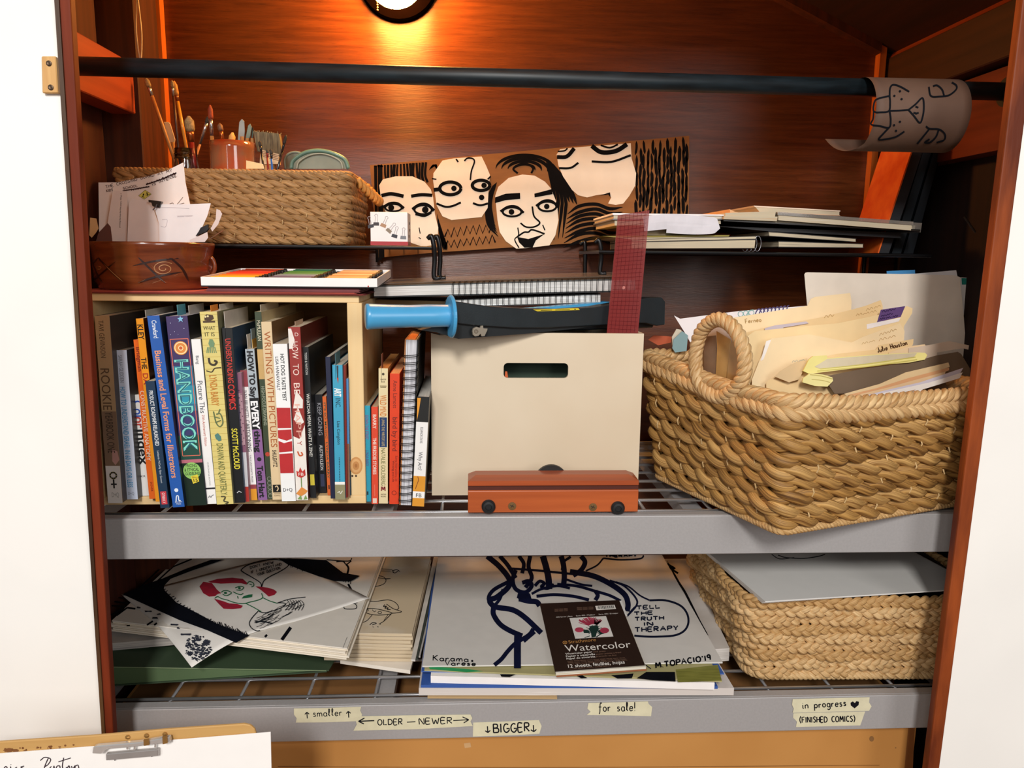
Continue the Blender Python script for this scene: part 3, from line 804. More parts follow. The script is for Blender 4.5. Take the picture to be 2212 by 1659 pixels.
# ================================================================== crate (open bookcase)
CF = 0.052; CZ0 = 0.9335; CXL, CXR = -0.637, aty(786, 860, CF)[0]
CTOP = 1.2352
t = thing('wooden_crate', 'pale pine open-fronted crate standing on the wire shelf full of books', 'crate', ((CXL + CXR) / 2, .16, CZ0))
MB().box((CXL, CF, CTOP - .0105), (CXR - .004, .30, CTOP)).build('top_board', pine, t, bevel=.0008)
MB().box((CXL, CF, CZ0), (CXR, .30, CZ0 + .012)).build('bottom_board', pine, t, bevel=.0008)
MB().box((CXL, CF, CZ0 + .012), (CXL + .012, .30, CTOP - .0105)).build('side_board', pine_z, t)
xi = aty(754, 860, CF)[0]
sb = MB().box((xi, CF, CZ0 + .012), (CXR, .30, CTOP - .0105)).build('side_board', pine_z, t, bevel=.0008)
MB().box((CXL, .29, CZ0 + .012), (CXR, .298, CTOP - .0105)).build('back_board', wood('#9a7444', '#b38a56', 'x'), t)
kp = Pen(lambda x, y: aty(x, y, CF - .0003))
for rr, cc in ((14, '#c98f52'), (11, '#d9a468'), (7, '#c08448'), (3, '#a86c34')):
    q = Pen(lambda x, y, e=rr: aty(x, y, CF - .0003 - (15 - e) * .00001)); q.disc(769, 1006, rr, rr * 1.35); q.build('knot', M(cc, rough=.6), sb)
for x in (761, 769): 
    q = Pen(lambda x, y: aty(x, y, CF - .0006)); q.disc(x, 1028, 2.2); q.build('nail_hole', M('#3a2412'), sb)

# folders lying on the crate
for k, (c, x1, lab) in enumerate((('#8a3a36', 790, 'dark red paper folder at the bottom of the pile on the crate'), ('#c25a4c', 770, 'coral folder on top of the dark red one on the crate'))):
    z = CTOP + .0003 + k * .0017
    X1 = aty(x1, 630, .05)[0]
    m = MB().box((-0.655 + .004 * k, .044 + .004 * k, z), (X1, .27, z + .0006)).box((-0.655 + .004 * k, .046 + .004 * k, z + .0008), (X1 - .003, .268, z + .0014))
    tag(m.build('paper_folder', M(c, rough=.7), bevel=.0003), lab, 'folder', 'folders on the crate')
FZ = CTOP + .0036

for k in range(3):
    z = FZ + .0002 + .0021 * k
    m = MB().box((aty(445, 630, .055)[0] + .001 * k, .055 + .001 * k, z), (aty(778, 630, .055)[0], .24, z + .0008)).box((aty(445, 630, .055)[0] + .001 * k, .056 + .001 * k, z + .0010), (aty(778, 630, .055)[0] - .002, .238, z + .0019))
    tag(m.build('paper_folder', M(('#7a3a3c', '#8a4a4c', '#7f4044')[k], rough=.7)), ('lowest', 'middle', 'uppermost')[k] + ' dull maroon folder right under the pastel tray', 'folder', 'maroon folders under the tray')
# ================================================================== pottery bowl with papers
def bowl():
    yc = .132
    xl, xr = aty(203, 524, yc)[0], aty(458, 524, yc)[0]
    r = (xr - xl) / 2; xc = (xl + xr) / 2
    zt = aty(330, 522, yc - r)[2]; h = zt - FZ
    t = thing('pottery_bowl', 'brown glazed stoneware bowl with carved crosses and spirals holding papers', 'bowl', (xc, yc, FZ))
    pr = [(0, 0), (r * .86, 0), (r * .9, h * .05), (r * .9, h * .1), (r * .935, h * .16), (r * .955, h * .35), (r * .955, h * .6), (r * .965, h * .8), (r * .99, h * .9), (r, h * .97), (r * .985, h), (r * .93, h), (r * .9, h * .9), (r * .89, h * .15), (r * .7, .008), (0, .007)]
    glaze = M('#5e2a14', rough=.22, col2='#7a3c1e', scale=14, stretch=(1, 1, 8), coat=.5, bump=.12)
    bd = MB().lathe(pr, 64).build('body', glaze, t, smooth=True, space='l', fix=True)
    zz = zoom(200, 340, 5.53)
    def on(x, y):           # drawn on the outer wall
        px, py = zz(x, y); p = aty(px, py, yc)
        s = max(-.98, min(.98, (p[0] - xc) / (r * .958)))
        a = math.asin(s)
        # height follows the wall point nearer to the camera
        q = aty(px, py, yc - r * .96 * math.cos(a))
        rr = r * .9575
        return np.array([xc + rr * math.sin(a), yc - rr * math.cos(a), q[2]])
    dk, lt = M('#2e120a', rough=.3), M('#c8925c', rough=.3, col2='#8a5430', scale=60)
    p = Pen(on)
    for s in ([(220, 1130), (420, 1290), (650, 1490)], [(150, 1230), (300, 1420), (370, 1500)], [(440, 1130), (250, 1240), (160, 1290)], [(560, 1250), (380, 1380), (170, 1480)],
              [(810, 1180), (950, 1340), (1090, 1500)], [(1090, 1150), (1230, 1320), (1290, 1480)], [(1250, 1200), (1000, 1240), (760, 1300)], [(1240, 1370), (1000, 1430), (820, 1500)]):
        p.stroke(s, 22, taper=True)
    p.build('carved_line', dk, bd, split=True)
    p = Pen(lambda x, y: on(x, y) + np.array([0, -.0003, 0]))
    for s in ([(400, 1270), (540, 1390), (660, 1490)], [(310, 1440), (375, 1500)], [(500, 1290), (570, 1250)], [(190, 1430), (270, 1395)], [(830, 1500), (900, 1460)], [(970, 1505), (1200, 1400)], [(1040, 1450), (1100, 1500)], [(960, 1290), (1040, 1390)]):
        p.stroke(s, 9, taper=True)
    p.build('carved_line', lt, bd, split=True)
    p = Pen(lambda x, y: on(x, y) + np.array([0, -.0003, 0]))
    sp = [(1075 + (18 + 4.6 * k) * math.cos(k * .62), 1330 + (16 + 3.6 * k) * math.sin(k * .62)) for k in range(20)]
    p.stroke(sp, 8)
    sp = [(325 + (8 + 3.2 * k) * math.cos(k * .8), 1320 + (5 + 1.6 * k) * math.sin(k * .8)) for k in range(14)]
    p.stroke(sp, 8)
    p.build('spiral', lt, bd, split=True)
    for s in (1, -1):
        a = np.linspace(-1.3, 1.3, 14)
        P = np.stack([s * (r * .945 + .007 * np.cos(a)), np.zeros(14), h * .5 + .013 * np.sin(a)], 1)
        MB().tube(P, .0028, 8, ref=(0, 1, 0)).build('handle', glaze, t, smooth=True, space='l')
    return xc, yc, r, zt
BX, BY, BR, BZT = bowl()
zb = zoom(200, 340, 5.53)
def upright_sheet(label, pts, y0, col, cat='paper', name='paper_sheet', th=.0004, bend=0.0, group='papers in the bowl', smooth=False, rough=.8, yt=None):
    """sheet standing nearly upright; outline in photo pixels on the plane y = y0, gently bent"""
    P = [aty(*p, y0) for p in (catmull(pts, 3, True) if smooth else pts)]
    P = np.array(P); c = P[:, 0].mean(); w = max(1e-3, P[:, 0].max() - P[:, 0].min())
    o = MB().slab(P, (0, th, 0)).build(name, M(col, rough=rough, var=.02), fix=True)
    return tag(o, label, cat, group)
sa = upright_sheet('large handwritten sheet standing at the back of the bowl', [zb(*p) for p in ((70, 300), (290, 298), (620, 235), (880, 160), (1085, 60), (1110, 300), (1165, 560), (1150, 990), (80, 1090))], .20, '#efe4de')
p = Pen(lambda x, y: aty(*zb(x, y), .1995))
def hw(p, s, x0, y0, x1, y1, h, w, seed=3):
    """hand lettering along a base line in zoom coordinates (y grows downward)"""
    d = np.array([x1 - x0, y1 - y0], float); u = nrm(d); up = np.array([u[1], -u[0]]) * h
    p.hand(s, (x0, y0), d, up, w, seed=seed)
def scrib(p, x0, y0, x1, y1, h, w, seed=1, words=2):
    """illegible pen marks along a line"""
    r = random.Random(seed)
    for k in range(words):
        a, b = (k + .04) / words, (k + .9) / words; n = max(4, int(abs(x1 - x0) * (b - a) / (h * .55)))
        p.stroke([(x0 + (x1 - x0) * (a + (b - a) * i / n), y0 + (y1 - y0) * (a + (b - a) * i / n) - (h * r.uniform(.5, 1) if i % 2 else r.uniform(0, .2) * h)) for i in range(n + 1)], w, n=3)
hw(p, 'THE CROSSING GUARD AT MY', 160, 370, 950, 170, 34, 5)
hw(p, 'KIDS', 170, 415, 245, 400, 30, 5); hw(p, 'SCHOOL', 370, 385, 540, 350, 28, 5)
hw(p, 'IS INTENSE.', 720, 340, 1015, 222, 26, 5)
p.stroke([(640, 325), (820, 262), (1000, 185)], 14); p.stroke([(360, 400), (520, 375), (680, 350)], 12); scrib(p, 640, 330, 820, 270, 22, 7); scrib(p, 820, 270, 1010, 190, 26, 8, 2); scrib(p, 460, 400, 680, 355, 22, 7, 3)
p.stroke([(920, 555), (960, 545), (970, 575)], 4); p.stroke([(1010, 560), (1080, 475)], 4); p.stroke([(1030, 560), (1095, 545)], 4)
p.build('handwriting', ink('#4a3434'), sa)
q = Pen(lambda x, y: aty(*zb(x, y), .1994)); q.poly([(628, 390), (702, 438), (618, 500), (550, 458)]); q.build('diamond_sign', M('#d9cf62', rough=.6), sa)
q = Pen(lambda x, y: aty(*zb(x, y), .1992)); q.stroke([(628, 390), (702, 438), (618, 500), (550, 458)], 4, False, closed=True)
q.disc(607, 440, 8); q.stroke([(605, 448), (600, 475)], 9, False); q.stroke([(585, 470), (620, 478)], 5, False); q.disc(650, 425, 8); q.stroke([(652, 432), (655, 458)], 9, False); q.stroke([(632, 452), (690, 440)], 5, False)
q.build('walking_figures', ink(), sa)
sb_ = upright_sheet('narrow printed strip with one upright line of text in the bowl', [zb(*p) for p in ((240, 395), (415, 405), (414, 700), (410, 1080), (150, 1080), (180, 780))], .185, '#e9dcd6')
p = Pen(lambda x, y: aty(*zb(x, y), .1845)); p.text('proving the loss for five years. When I', (330, 838), (18, -405), (-17, 0)); p.build('print', ink('#2a2024'), sb_)
sc = upright_sheet('blank white sheet in the middle of the bowl', [zb(*p) for p in ((432, 560), (470, 490), (690, 538), (740, 650), (800, 820), (800, 1085), (412, 1085))], .175, '#f2eae8')
sd = upright_sheet('clipped white papers fanning to the right in the bowl', [zb(*p) for p in ((735, 590), (760, 560), (1170, 558), (1412, 548), (1370, 700), (1240, 985), (1200, 1070), (800, 1070), (795, 800))], .168, '#f0e9e9')
p = Pen(lambda x, y: aty(*zb(x, y), .1676)); p.stroke([(760, 600), (950, 600), (1155, 610)], 4); p.stroke([(830, 745), (890, 745), (870, 830), (815, 820)], 4); p.stroke([(1010, 700), (1200, 695)], 3)
scrib(p, 1010, 715, 1200, 705, 14, 3); p.build('pencil_line', M('#b9aeb4'), sd)
upright_sheet('second white sheet just behind the clipped papers', [zb(*p) for p in ((1100, 600), (1400, 650), (1330, 760), (1190, 1050), (1000, 1050))], .1715, '#e9e0de')
upright_sheet('dull brown paper corner at the left of the bowl', [zb(*p) for p in ((70, 900), (180, 785), (215, 830), (235, 1000), (200, 1060), (25, 1050))], .13, '#5a3830')
upright_sheet('cream card at the far left behind the jamb', [zb(*p) for p in ((-30, 720), (45, 730), (70, 850), (40, 900), (-10, 960), (-40, 930))], .195, '#e2b27a', cat='card', name='card')
upright_sheet('curled paper strip at the right edge of the bowl', [zb(*p) for p in ((1480, 615), (1520, 630), (1548, 675), (1500, 800), (1430, 885), (1410, 850), (1470, 740))], .16, '#d9c8c2', cat='paper')
upright_sheet('torn pale scrap low at the right edge of the bowl', [zb(*p) for p in ((1160, 985), (1290, 930), (1370, 890), (1380, 960), (1340, 1010), (1160, 1015))], .158, '#e0d0cc')
t = thing('binder_clip', 'black binder clip holding the white papers in the bowl', 'binder clip', aty(*zb(745, 600), .165))
q = [aty(*zb(*p), .164) for p in ((665, 505), (820, 525), (795, 598), (715, 585), (700, 540), (668, 535))]
MB().slab(q, (0, .008, 0)).build('body', M('#0c0e12', rough=.3), t, fix=True, bevel=.0005)
MB().tube([aty(*zb(*p), .163) for p in ((720, 630), (755, 590), (770, 560))], .0009, 6, ref=(0, 1, 0)).build('wire_arm', M('#a8a8ac', metal=.9, rough=.3), t)
t = thing('binder_clip', 'dark binder clip at the right edge of the bowl', 'binder clip', aty(*zb(1310, 930), .164))
q = [aty(*zb(*p), .163) for p in ((1290, 840), (1375, 800), (1385, 850), (1350, 890), (1230, 940), (1270, 880))]
MB().slab(q, (0, .006, 0)).build('body', M('#10141c', rough=.3), t, fix=True)
MB().tube([aty(*zb(*p), .1625) for p in ((1560, 870), (1400, 975), (1370, 960))], .0008, 6, ref=(0, 1, 0)).build('wire_arm', M('#b49a80', metal=.8, rough=.3), t)

# ================================================================== oil pastel tray
def pastels():
    yf, d = .05, .185
    f = [aty(435, 624, yf), aty(815, 622, yf)]; ft = [aty(435, 598, yf), aty(815, 602, yf)]
    zb0 = FZ + .0068; h = ft[0][2] - zb0
    x0, x1 = f[0][0], f[1][0]; xc = (x0 + x1) / 2; hw_ = (x1 - x0) / 2
    ti = .048
    t = thing('pastel_tray', 'white cardboard tray of oil pastels in three colour sections on the crate', 'pastel tray', (xc, yf, zb0), rx(ti))
    wh = M('#f3efec', rough=.5, var=.02); bl = M('#15120f', rough=.6)
    L = dict(space='l')
    MB().box((-hw_, 0, 0), (hw_, d, .0015)).build('tray_floor', bl, t, **L)
    MB().box((-hw_, 0, .0015), (hw_, .0018, h)).build('tray_side', wh, t, **L)
    MB().box((-hw_, d - .0018, .0015), (hw_, d, h)).build('tray_side', wh, t, **L)
    MB().box((-hw_, .0018, .0015), (-hw_ + .0018, d - .0018, h)).build('tray_side', wh, t, **L)
    MB().box((hw_ - .0018, .0018, .0015), (hw_, d - .0018, h)).build('tray_side', wh, t, **L)
    sx = [-hw_ + .004, -hw_ * .31, hw_ * .33, hw_ - .004]
    for s in (1, 2): MB().box((sx[s] - .005, .002, .0015), (sx[s] + .004, d - .002, h - .003)).build('divider', bl, t, **L)
    q = Pen(lambda x, y: aty(x, y, yf - .0005)); q.disc(795.5, 618.5, 1.6); q.build('red_dot', M('#c03a2c'), t)
    cols = [['#e8c22c', '#f0a81e', '#ef8a1c', '#e96a1e', '#e4481f', '#d92a1c', '#c81f1a', '#e0522a', '#b8261c', '#8f1d18', '#d05a28'],
            ['#5a5a6a', '#6a5a78', '#7f8894', '#8a9aa0', '#5f7f68', '#4f8a4a', '#3f7a38', '#5a9a44', '#2f6a34', '#3c7f5a', '#2c5a40'],
            ['#e0a05a', '#dcb078', '#d89860', '#c88850', '#e0b88a', '#c89a6a', '#b8845a', '#d8a878', '#caa27a', '#b89070', '#d0b090']]
    names = ['yellow to red', 'grey and green', 'tan']
    order = ['front', 'second', 'third', 'fourth', 'fifth', 'sixth', 'seventh', 'eighth', 'ninth', 'tenth', 'rearmost']
    T = FR[t.name]
    for s in range(3):
        Ln = sx[s + 1] - sx[s] - .012
        for k in range(11):
            y = .010 + k * (d - .02) / 10.0
            zc = h - .0062 + .0006 * rnd.random()
            xa = sx[s] + .006 + rnd.uniform(0, .002)
            w = lambda x: (T @ np.array([x, y, zc, 1.0]))[:3]
            o = MB().tube([w(xa), w(xa + Ln * .96)], .0062, 8, ref=(0, 0, 1)).build('oil_pastel', M(cols[s][k], rough=.55, var=.12), None)
            tag(o, f'{order[k]} oil pastel stick in the {names[s]} section of the tray', 'oil pastel', 'oil pastels in the tray')
            MB().tube([w(xa + Ln * .9), w(xa + Ln * .965)], .0065, 8, ref=(0, 0, 1)).build('wrapper_end', M('#1a1614', rough=.6), o)
pastels()

# ================================================================== clip box, art board
z3 = zoom(780, 280, 3.0722)
def clip_box():
    yf = .262
    c = [aty(*z3(*p), yf) for p in ((60, 545), (308, 540), (308, 780), (62, 775))]
    x0, x1 = c[0][0], c[1][0]; zt = c[0][2]; z0 = RZ + .001; d = .062
    t = thing('clip_box', 'small white and red cardboard box printed with binder clips', 'box', ((x0 + x1) / 2, yf + d / 2, z0))
    bd = MB().box((x0, yf, z0), (x1, yf + d, zt)).build('carton', M('#efe9e6', rough=.45, var=.02), t, bevel=.0006)
    p = Pen(lambda x, y: aty(*z3(x, y), yf - .0003)); zr = aty(*z3(180, 742), yf)[2]
    MB().box((x0 - .0003, yf - .0004, z0 + .0002), (x1 + .0003, yf + d, zr)).build('red_band', M('#a81c26', rough=.45), t)
    for (x, y, a, cc) in ((100, 625, 0, '#3a3438'), (148, 635, .4, '#b08868'), (185, 670, .7, '#8a7a68'), (222, 705, .3, '#33343c'), (280, 715, .05, '#77797f'), (64, 640, -.2, '#33343c')):
        q = Pen(lambda X, Y: aty(*z3(X, Y), yf - .0004)); ca, sa_ = math.cos(a), math.sin(a)
        f = lambda u, v: (x + u * ca - v * sa_, y + u * sa_ + v * ca)
        q.poly([f(-18, -10), f(18, -10), f(20, 12), f(-20, 12)]); q.build('printed_clip', M(cc), bd)
        q = Pen(lambda X, Y: aty(*z3(X, Y), yf - .0004)); q.stroke([f(-8, -10), f(-6, -45), f(-10, -56), f(0, -64), f(10, -56), f(6, -45), f(8, -10)], 3); q.build('printed_clip_wire', M('#a09a9c'), bd)
    for k, (u, v, h) in enumerate(((.3, .5, .05), (.6, .3, .03), (.5, .7, .02))):
        MB().box((x1 + .0001, yf + d * u, z0 + (zt - z0) * (.25 + .2 * k)), (x1 + .0004, yf + d * (u + .2), z0 + (zt - z0) * (.33 + .2 * k))).build('side_print', M('#6a6066'), t)
clip_box()

def art_board():
    yb = .452
    W = lambda x, y, e=0.0: aty(*z3(x, y), yb - e)
    out = [(58, 236), (2178, 40), (2175, 600), (1590, 742), (500, 815), (110, 850)]
    c = W(1100, 830)
    t = thing('painted_board', 'brown cardboard strip painted with four white faces and black hair lines', 'artwork', (c[0], yb, c[2]))
    rng = random.Random(5)
    bd = MB().slab([W(*p) for p in out], (0, .004, 0)).build('cardboard', M('#8f5e2c', rough=.8, col2='#845426', scale=12, stretch=(1, 1, 6)), t, fix=True)
    p = Pen(lambda x, y: W(x, y, .0004))
    # hair lines
    for k in range(17):
        x = 95 + k * 21; p.stroke([(x, 236 - k * 1.5 + 4), (x + rng.uniform(-6, 6), 300), (x + 8 + rng.uniform(-8, 8), 320 + (560 - 14 * k if k < 3 else 30))], rng.uniform(12, 22), taper=False)
    for r_, w_ in ((46, 16), (74, 20), (102, 22), (128, 20)):
        p.stroke([(1085 + r_ * 1.5 * math.cos(a), 265 + r_ * .75 * math.sin(a)) for a in np.linspace(math.pi * 1.02, math.pi * 2.05, 14)], w_, taper=True)
    p.stroke([(1040, 290), (1010, 262), (1040, 235), (1095, 225), (1140, 255), (1130, 290)], 13)
    for k in range(7):
        x = 1255 + k * 17; p.stroke([(x - 30 - 9 * k, 190 + 6 * k), (x + 5 + 4 * k, 330 + 10 * k), (x + 28 + 8 * k, 450 + 8 * k), (x + 20 + 10 * k, 540), (x - 5 + 12 * k, 740 - 8 * k)][:5 if k < 4 else 3], 21, taper=True)
    for k in range(6):
        p.stroke([(900 - 5 * k, 350 + 4 * k), (870 - 7 * k, 430 + 10 * k), (860 - 4 * k, 520 + 20 * k), (880 + 6 * k, 600 + 22 * k), (930 + 8 * k, 700 + 10 * k)][:4], 17, taper=True)
    for k in range(8):
        y = 500 + k * 32; p.stroke([(1370 - 4 * k, y + 60), (1450, y + 10 + rng.uniform(-8, 8)), (1560, y - 5), (1650, y + 25), (1735, y + 15)], 22, taper=True)
    for j, (y0, n) in enumerate(((690, 17), (765, 17))):
        pts = []
        x0 = 555 if j < 2 else 720
        for k in range(n):
            pts.append((x0 + k * 21, y0 - k * 2.5 + (-28 if k % 2 else 26) + rng.uniform(-5, 5)))
        p.stroke(pts, 11, smooth=False)
    for k in range(7): p.stroke([(505 + 9 * k, 560 + 30 * k), (520 + 8 * k, 680 + 14 * k), (545 + 4 * k, 800)], 9, taper=True)
    for k in range(6): p.stroke([(450 + 8 * k, 270 - 6 * k), (480 + 4 * k, 235), (505, 262 + 3 * k)], 8, taper=True)
    # wood-grain strokes at the right end
    for r_ in range(5):
        for k in range(14):
            x = 1828 + k * 25.5 + rng.uniform(-5, 5); y = 135 + r_ * 96 + (46 if k % 2 else 0) + rng.uniform(-14, 14) - (x - 1822) * .09
            L = rng.uniform(100, 140)
            if y + L / 2 > 585 or y - L / 2 < 80 - (x - 1790) * .092: L = min(L, 2 * min(585 - y, y - 80 + (x - 1790) * .092))
            if L < 20: continue
            p.stroke([(x + rng.uniform(-5, 5), y - L / 2), (x + rng.uniform(-3, 3), y), (x + rng.uniform(-8, 8), y + L / 2)], rng.uniform(15, 22), taper=True)
    h = p.build('painted_hair', ink('#0d0a0a'), bd); h['kind'] = 'stuff'
    faces = [
        [(120, 370), (145, 330), (230, 310), (340, 310), (420, 345), (462, 395), (478, 450), (490, 560), (512, 650), (508, 720), (470, 768), (410, 778), (300, 740), (220, 640), (160, 540), (130, 440)],
        [(480, 290), (540, 205), (620, 190), (800, 178), (830, 240), (855, 300), (845, 420), (840, 520), (800, 580), (600, 600), (540, 575), (500, 500), (490, 420), (478, 340)],
        [(890, 440), (910, 380), (980, 320), (1070, 298), (1150, 305), (1220, 345), (1260, 390), (1300, 490), (1310, 600), (1290, 700), (1250, 768), (1100, 786), (1030, 790), (960, 740), (920, 680), (905, 600)],
        [(1298, 165), (1320, 130), (1400, 120), (1790, 90), (1795, 190), (1825, 290), (1820, 370), (1780, 440), (1740, 490), (1690, 500), (1640, 490), (1660, 450), (1640, 425), (1560, 435), (1500, 450), (1440, 435), (1400, 400), (1340, 310), (1310, 240)]]
    fo = []
    for f in faces:
        fo.append(MB().slab([W(*q, .0010) for q in f], (0, .0008, 0)).build('paper_face', M('#e8dcc8', rough=.75, var=.02), t, fix=True))
    pens = [Pen(lambda x, y: W(x, y, .0014)) for _ in range(4)]
    def eye(p, x, y, a, b, w, pr, px=0, lid=0):
        p.stroke([(x + a * math.cos(k * .3927), y + b * math.sin(k * .3927)) for k in range(16)], w, closed=True, n=2)
        p.disc(x + px, y, pr)
        if lid: p.stroke([(x - a * 1.25, y - b * .1), (x - a * .4, y - b * 1.15), (x + a * .5, y - b * 1.1), (x + a * 1.25, y + b * .2)], lid)
    a, b, c, d = pens
    a.stroke([(135, 438), (200, 426), (282, 442)], 24); a.stroke([(332, 442), (400, 432), (472, 436)], 22)
    eye(a, 215, 518, 55, 24, 12, 20, -15, 20); eye(a, 412, 532, 58, 30, 14, 22, 14, 20); a.stroke([(360, 560), (420, 572), (465, 550)], 16)
    a.stroke([(385, 650), (392, 690)], 6); a.stroke([(382, 715), (396, 725)], 6)
    eye(b, 592, 390, 70, 42, 22, 18, 24); eye(b, 796, 370, 58, 34, 22, 18, 20); b.stroke([(482, 400), (530, 395)], 26); b.stroke([(840, 330), (860, 310)], 10)
    b.stroke([(725, 335), (732, 275), (752, 215), (740, 192), (705, 190), (685, 208)], 10); b.stroke([(630, 195), (645, 215)], 10); b.stroke([(470, 325), (500, 330)], 8)
    b.stroke([(500, 490), (560, 512), (610, 506), (662, 483)], 14); b.stroke([(742, 488), (790, 502), (842, 490)], 14); b.disc(800, 450, 18)
    c.poly([(890, 450), (960, 425), (1055, 420), (1056, 460), (960, 468), (888, 488)]); c.poly([(1150, 425), (1265, 395), (1272, 428), (1152, 450)])
    eye(c, 1002, 546, 62, 30, 14, 19, -4, 16); eye(c, 1236, 510, 60, 32, 14, 18, -4, 16); c.stroke([(1290, 505), (1305, 470)], 12)
    c.stroke([(1136, 510), (1148, 575), (1186, 618), (1150, 645), (1095, 646), (1058, 620)], 11)
    c.poly([(1036, 712), (1110, 726), (1218, 692), (1160, 735), (1138, 782), (1085, 784), (1048, 748)]); c.stroke([(1036, 712), (1080, 682), (1110, 680), (1130, 665), (1165, 672), (1218, 692)], 11)
    c.stroke([(1040, 650), (1045, 700), (1020, 730), (1048, 785)], 8); c.stroke([(1205, 632), (1220, 668)], 8)
    d.stroke([(1530, 108), (1595, 150), (1690, 142), (1765, 97)], 30); d.stroke([(1590, 104), (1650, 120), (1705, 98)], 12); d.stroke([(1300, 182), (1365, 178), (1415, 124)], 26); d.stroke([(1305, 145), (1350, 140), (1370, 124)], 10)
    d.stroke([(1530, 211), (1660, 214), (1790, 170)], 15); d.stroke([(1314, 256), (1390, 254), (1442, 220)], 14); d.poly([(1580, 438), (1652, 416), (1656, 448), (1640, 430)])
    for o, q in zip(fo, pens): q.build('painted_feature', ink('#0b0a0b'), o, split=True)
art_board()
# ================================================================== books
BFZ = CZ0 + .0122          # crate floor
def book(label, tl, tr, bl, br, z0, depth, spine, cover=None, page='#d9cbb2', deco=(), group=None, hard=False, y=None, name='book', cat='book', rough=.42, extra=None):
    bm = ((bl[0] + br[0]) / 2, (bl[1] + br[1]) / 2); tm = ((tl[0] + tr[0]) / 2, (tl[1] + tr[1]) / 2)
    yy = atz(*bm, z0)[1] if y is None else y
    B, T = aty(*bm, yy), aty(*tm, yy)
    B[2] = max(B[2], z0) if y is not None else z0
    U = T - B; H = np.linalg.norm(U); U /= H
    Xd = nrm(np.cross(np.array([0, 1.0, 0]), U))
    w = 0.5 * (np.linalg.norm(aty(*br, yy) - aty(*bl, yy)) + np.linalg.norm(aty(*tr, yy) - aty(*tl, yy)))
    w *= abs(Xd[0])
    R = np.stack([Xd, (0, 1.0, 0), U], 1)
    # lift the leaning book so that its lowest corner stands on the shelf
    lift = (w / 2) * abs(Xd[2]) + .0004
    t = thing(name, label, cat, B + np.array([0, 0, lift]), R, group)
    c = .0022 if hard else .0006
    cov = M(cover or spine, rough=rough, var=.05, scale=30)
    sp = MB().box((-w / 2, 0, 0), (w / 2, c, H)).build('spine', M(spine, rough=rough, var=.04, scale=25), t, space='l', bevel=min(.0015, w * .1))
    MB().box((-w / 2, c, 0), (-w / 2 + c, depth, H)).build('front_cover', cov, t, space='l')
    MB().box((w / 2 - c, c, 0), (w / 2, depth, H)).build('back_cover', cov, t, space='l')
    ins = .003 if hard else .0006
    MB().box((-w / 2 + c, c, ins), (w / 2 - c, depth - ins, H - ins)).build('pages', M(page, rough=.85, var=.1, scale=400, stretch=(1, .02, .02)), t, space='l')
    py0, py1 = tm[1], bm[1]
    V = lambda y_: (py1 - y_) / (py1 - py0) * H         # photo height -> height on the spine
    lay = [0]
    def f(u, v, e=0.0):
        return np.array([(u - .5) * w, -.0003 - e, v])
    for d in deco:
        lay[0] += 1
        e = lay[0] * .00006
        pen = Pen(lambda u, v, e=e: f(u, v, e))
        k = d[0]
        if k == 'band':             # band, y0, y1, colour [, u0, u1]
            u0, u1 = (d[4], d[5]) if len(d) > 4 else (0.0, 1.0)
            pen.poly([(u0, V(d[2])), (u1, V(d[2])), (u1, V(d[1])), (u0, V(d[1]))]); pen.build('colour_band', M(d[3], rough=rough, var=.05), t, space='l')
        elif k == 't':              # text reading down: string, y0, y1, u centre, height as share of width, colour, bold
            s, ya, yb_, uc, hs, col = d[1:7]; bold = d[7] if len(d) > 7 else 0.0
            pen.text(s, (uc - hs / 2, V(ya)), (0, V(yb_) - V(ya)), (hs, 0), bold); pen.build('lettering', M(col, rough=.5), t, space='l')
        elif k == 'h':              # level text: string, y base, y top, u0, u1, colour
            s, yb_, yt, u0, u1, col = d[1:7]; bold = d[7] if len(d) > 7 else 0.0
            pen.text(s, (u0, V(yb_)), (u1 - u0, 0), (0, V(yt) - V(yb_)), bold); pen.build('lettering', M(col, rough=.5), t, space='l')
        elif k == 'hand':           # hand lettering reading down
            s, ya, yb_, uc, hs, col, lw = d[1:8]
            pen.hand(s, (uc - hs / 2, V(ya)), (0, V(yb_) - V(ya)), (hs, 0), lw) if False else None
            q = Pen(lambda x, v, e=e: np.array([x, -.0003 - e, v]))
            q.hand(s, ((uc - hs / 2 - .5) * w, V(ya)), (0, V(yb_) - V(ya)), (hs * w, 0), lw); q.build('lettering', M(col, rough=.5), t, space='l')
        elif k == 'draw':           # strokes / shapes: list in (u, photo y)
            nm, col, ops = d[1:4]
            q = Pen(lambda x, v, e=e: np.array([x, -.0003 - e, v]))
            W = lambda u, y_: ((u - .5) * w, V(y_))
            for op in ops:
                if op[0] == 's': q.stroke([W(*p) for p in op[1]], op[2] * w, len(op[1]) > 3)
                elif op[0] == 'l': q.stroke([W(*p) for p in op[1]], op[2] * w, False)
                elif op[0] == 'p': q.poly([W(*p) for p in op[1]])
                elif op[0] == 'd':
                    x, v = W(op[1], op[2]); q.disc(x, v, op[3] * w)
                elif op[0] == 'r':
                    x, v = W(op[1], op[2]); q.ring(x, v, op[3] * w, op[4] * w)
            q.build(nm, M(col, rough=.5), t, space='l', split=(len(ops) < 7 and nm not in ('owl', 'squid', 'monkey')))
    if extra:
        for (col, u, hh, ww, dy) in extra:
            if group == GC: hh = max(.003, min(hh, CTOP - .0135 - (B[2] + lift + H * U[2])))
            MB().box(((u - .5) * w, dy, H - .02), ((u - .5) * w + .0004, dy + ww, H + hh)).build('bookmark', M(col, rough=.7), t, space='l')
    return t
Y5 = lambda y: 620 + y / 3.318
GC = 'books in the crate'; GS = 'books beside the crate'
def T_(s, a, b, uc, hs, col, bold=0.0): return ('t', s, Y5(a), Y5(b), uc, hs, col, bold)
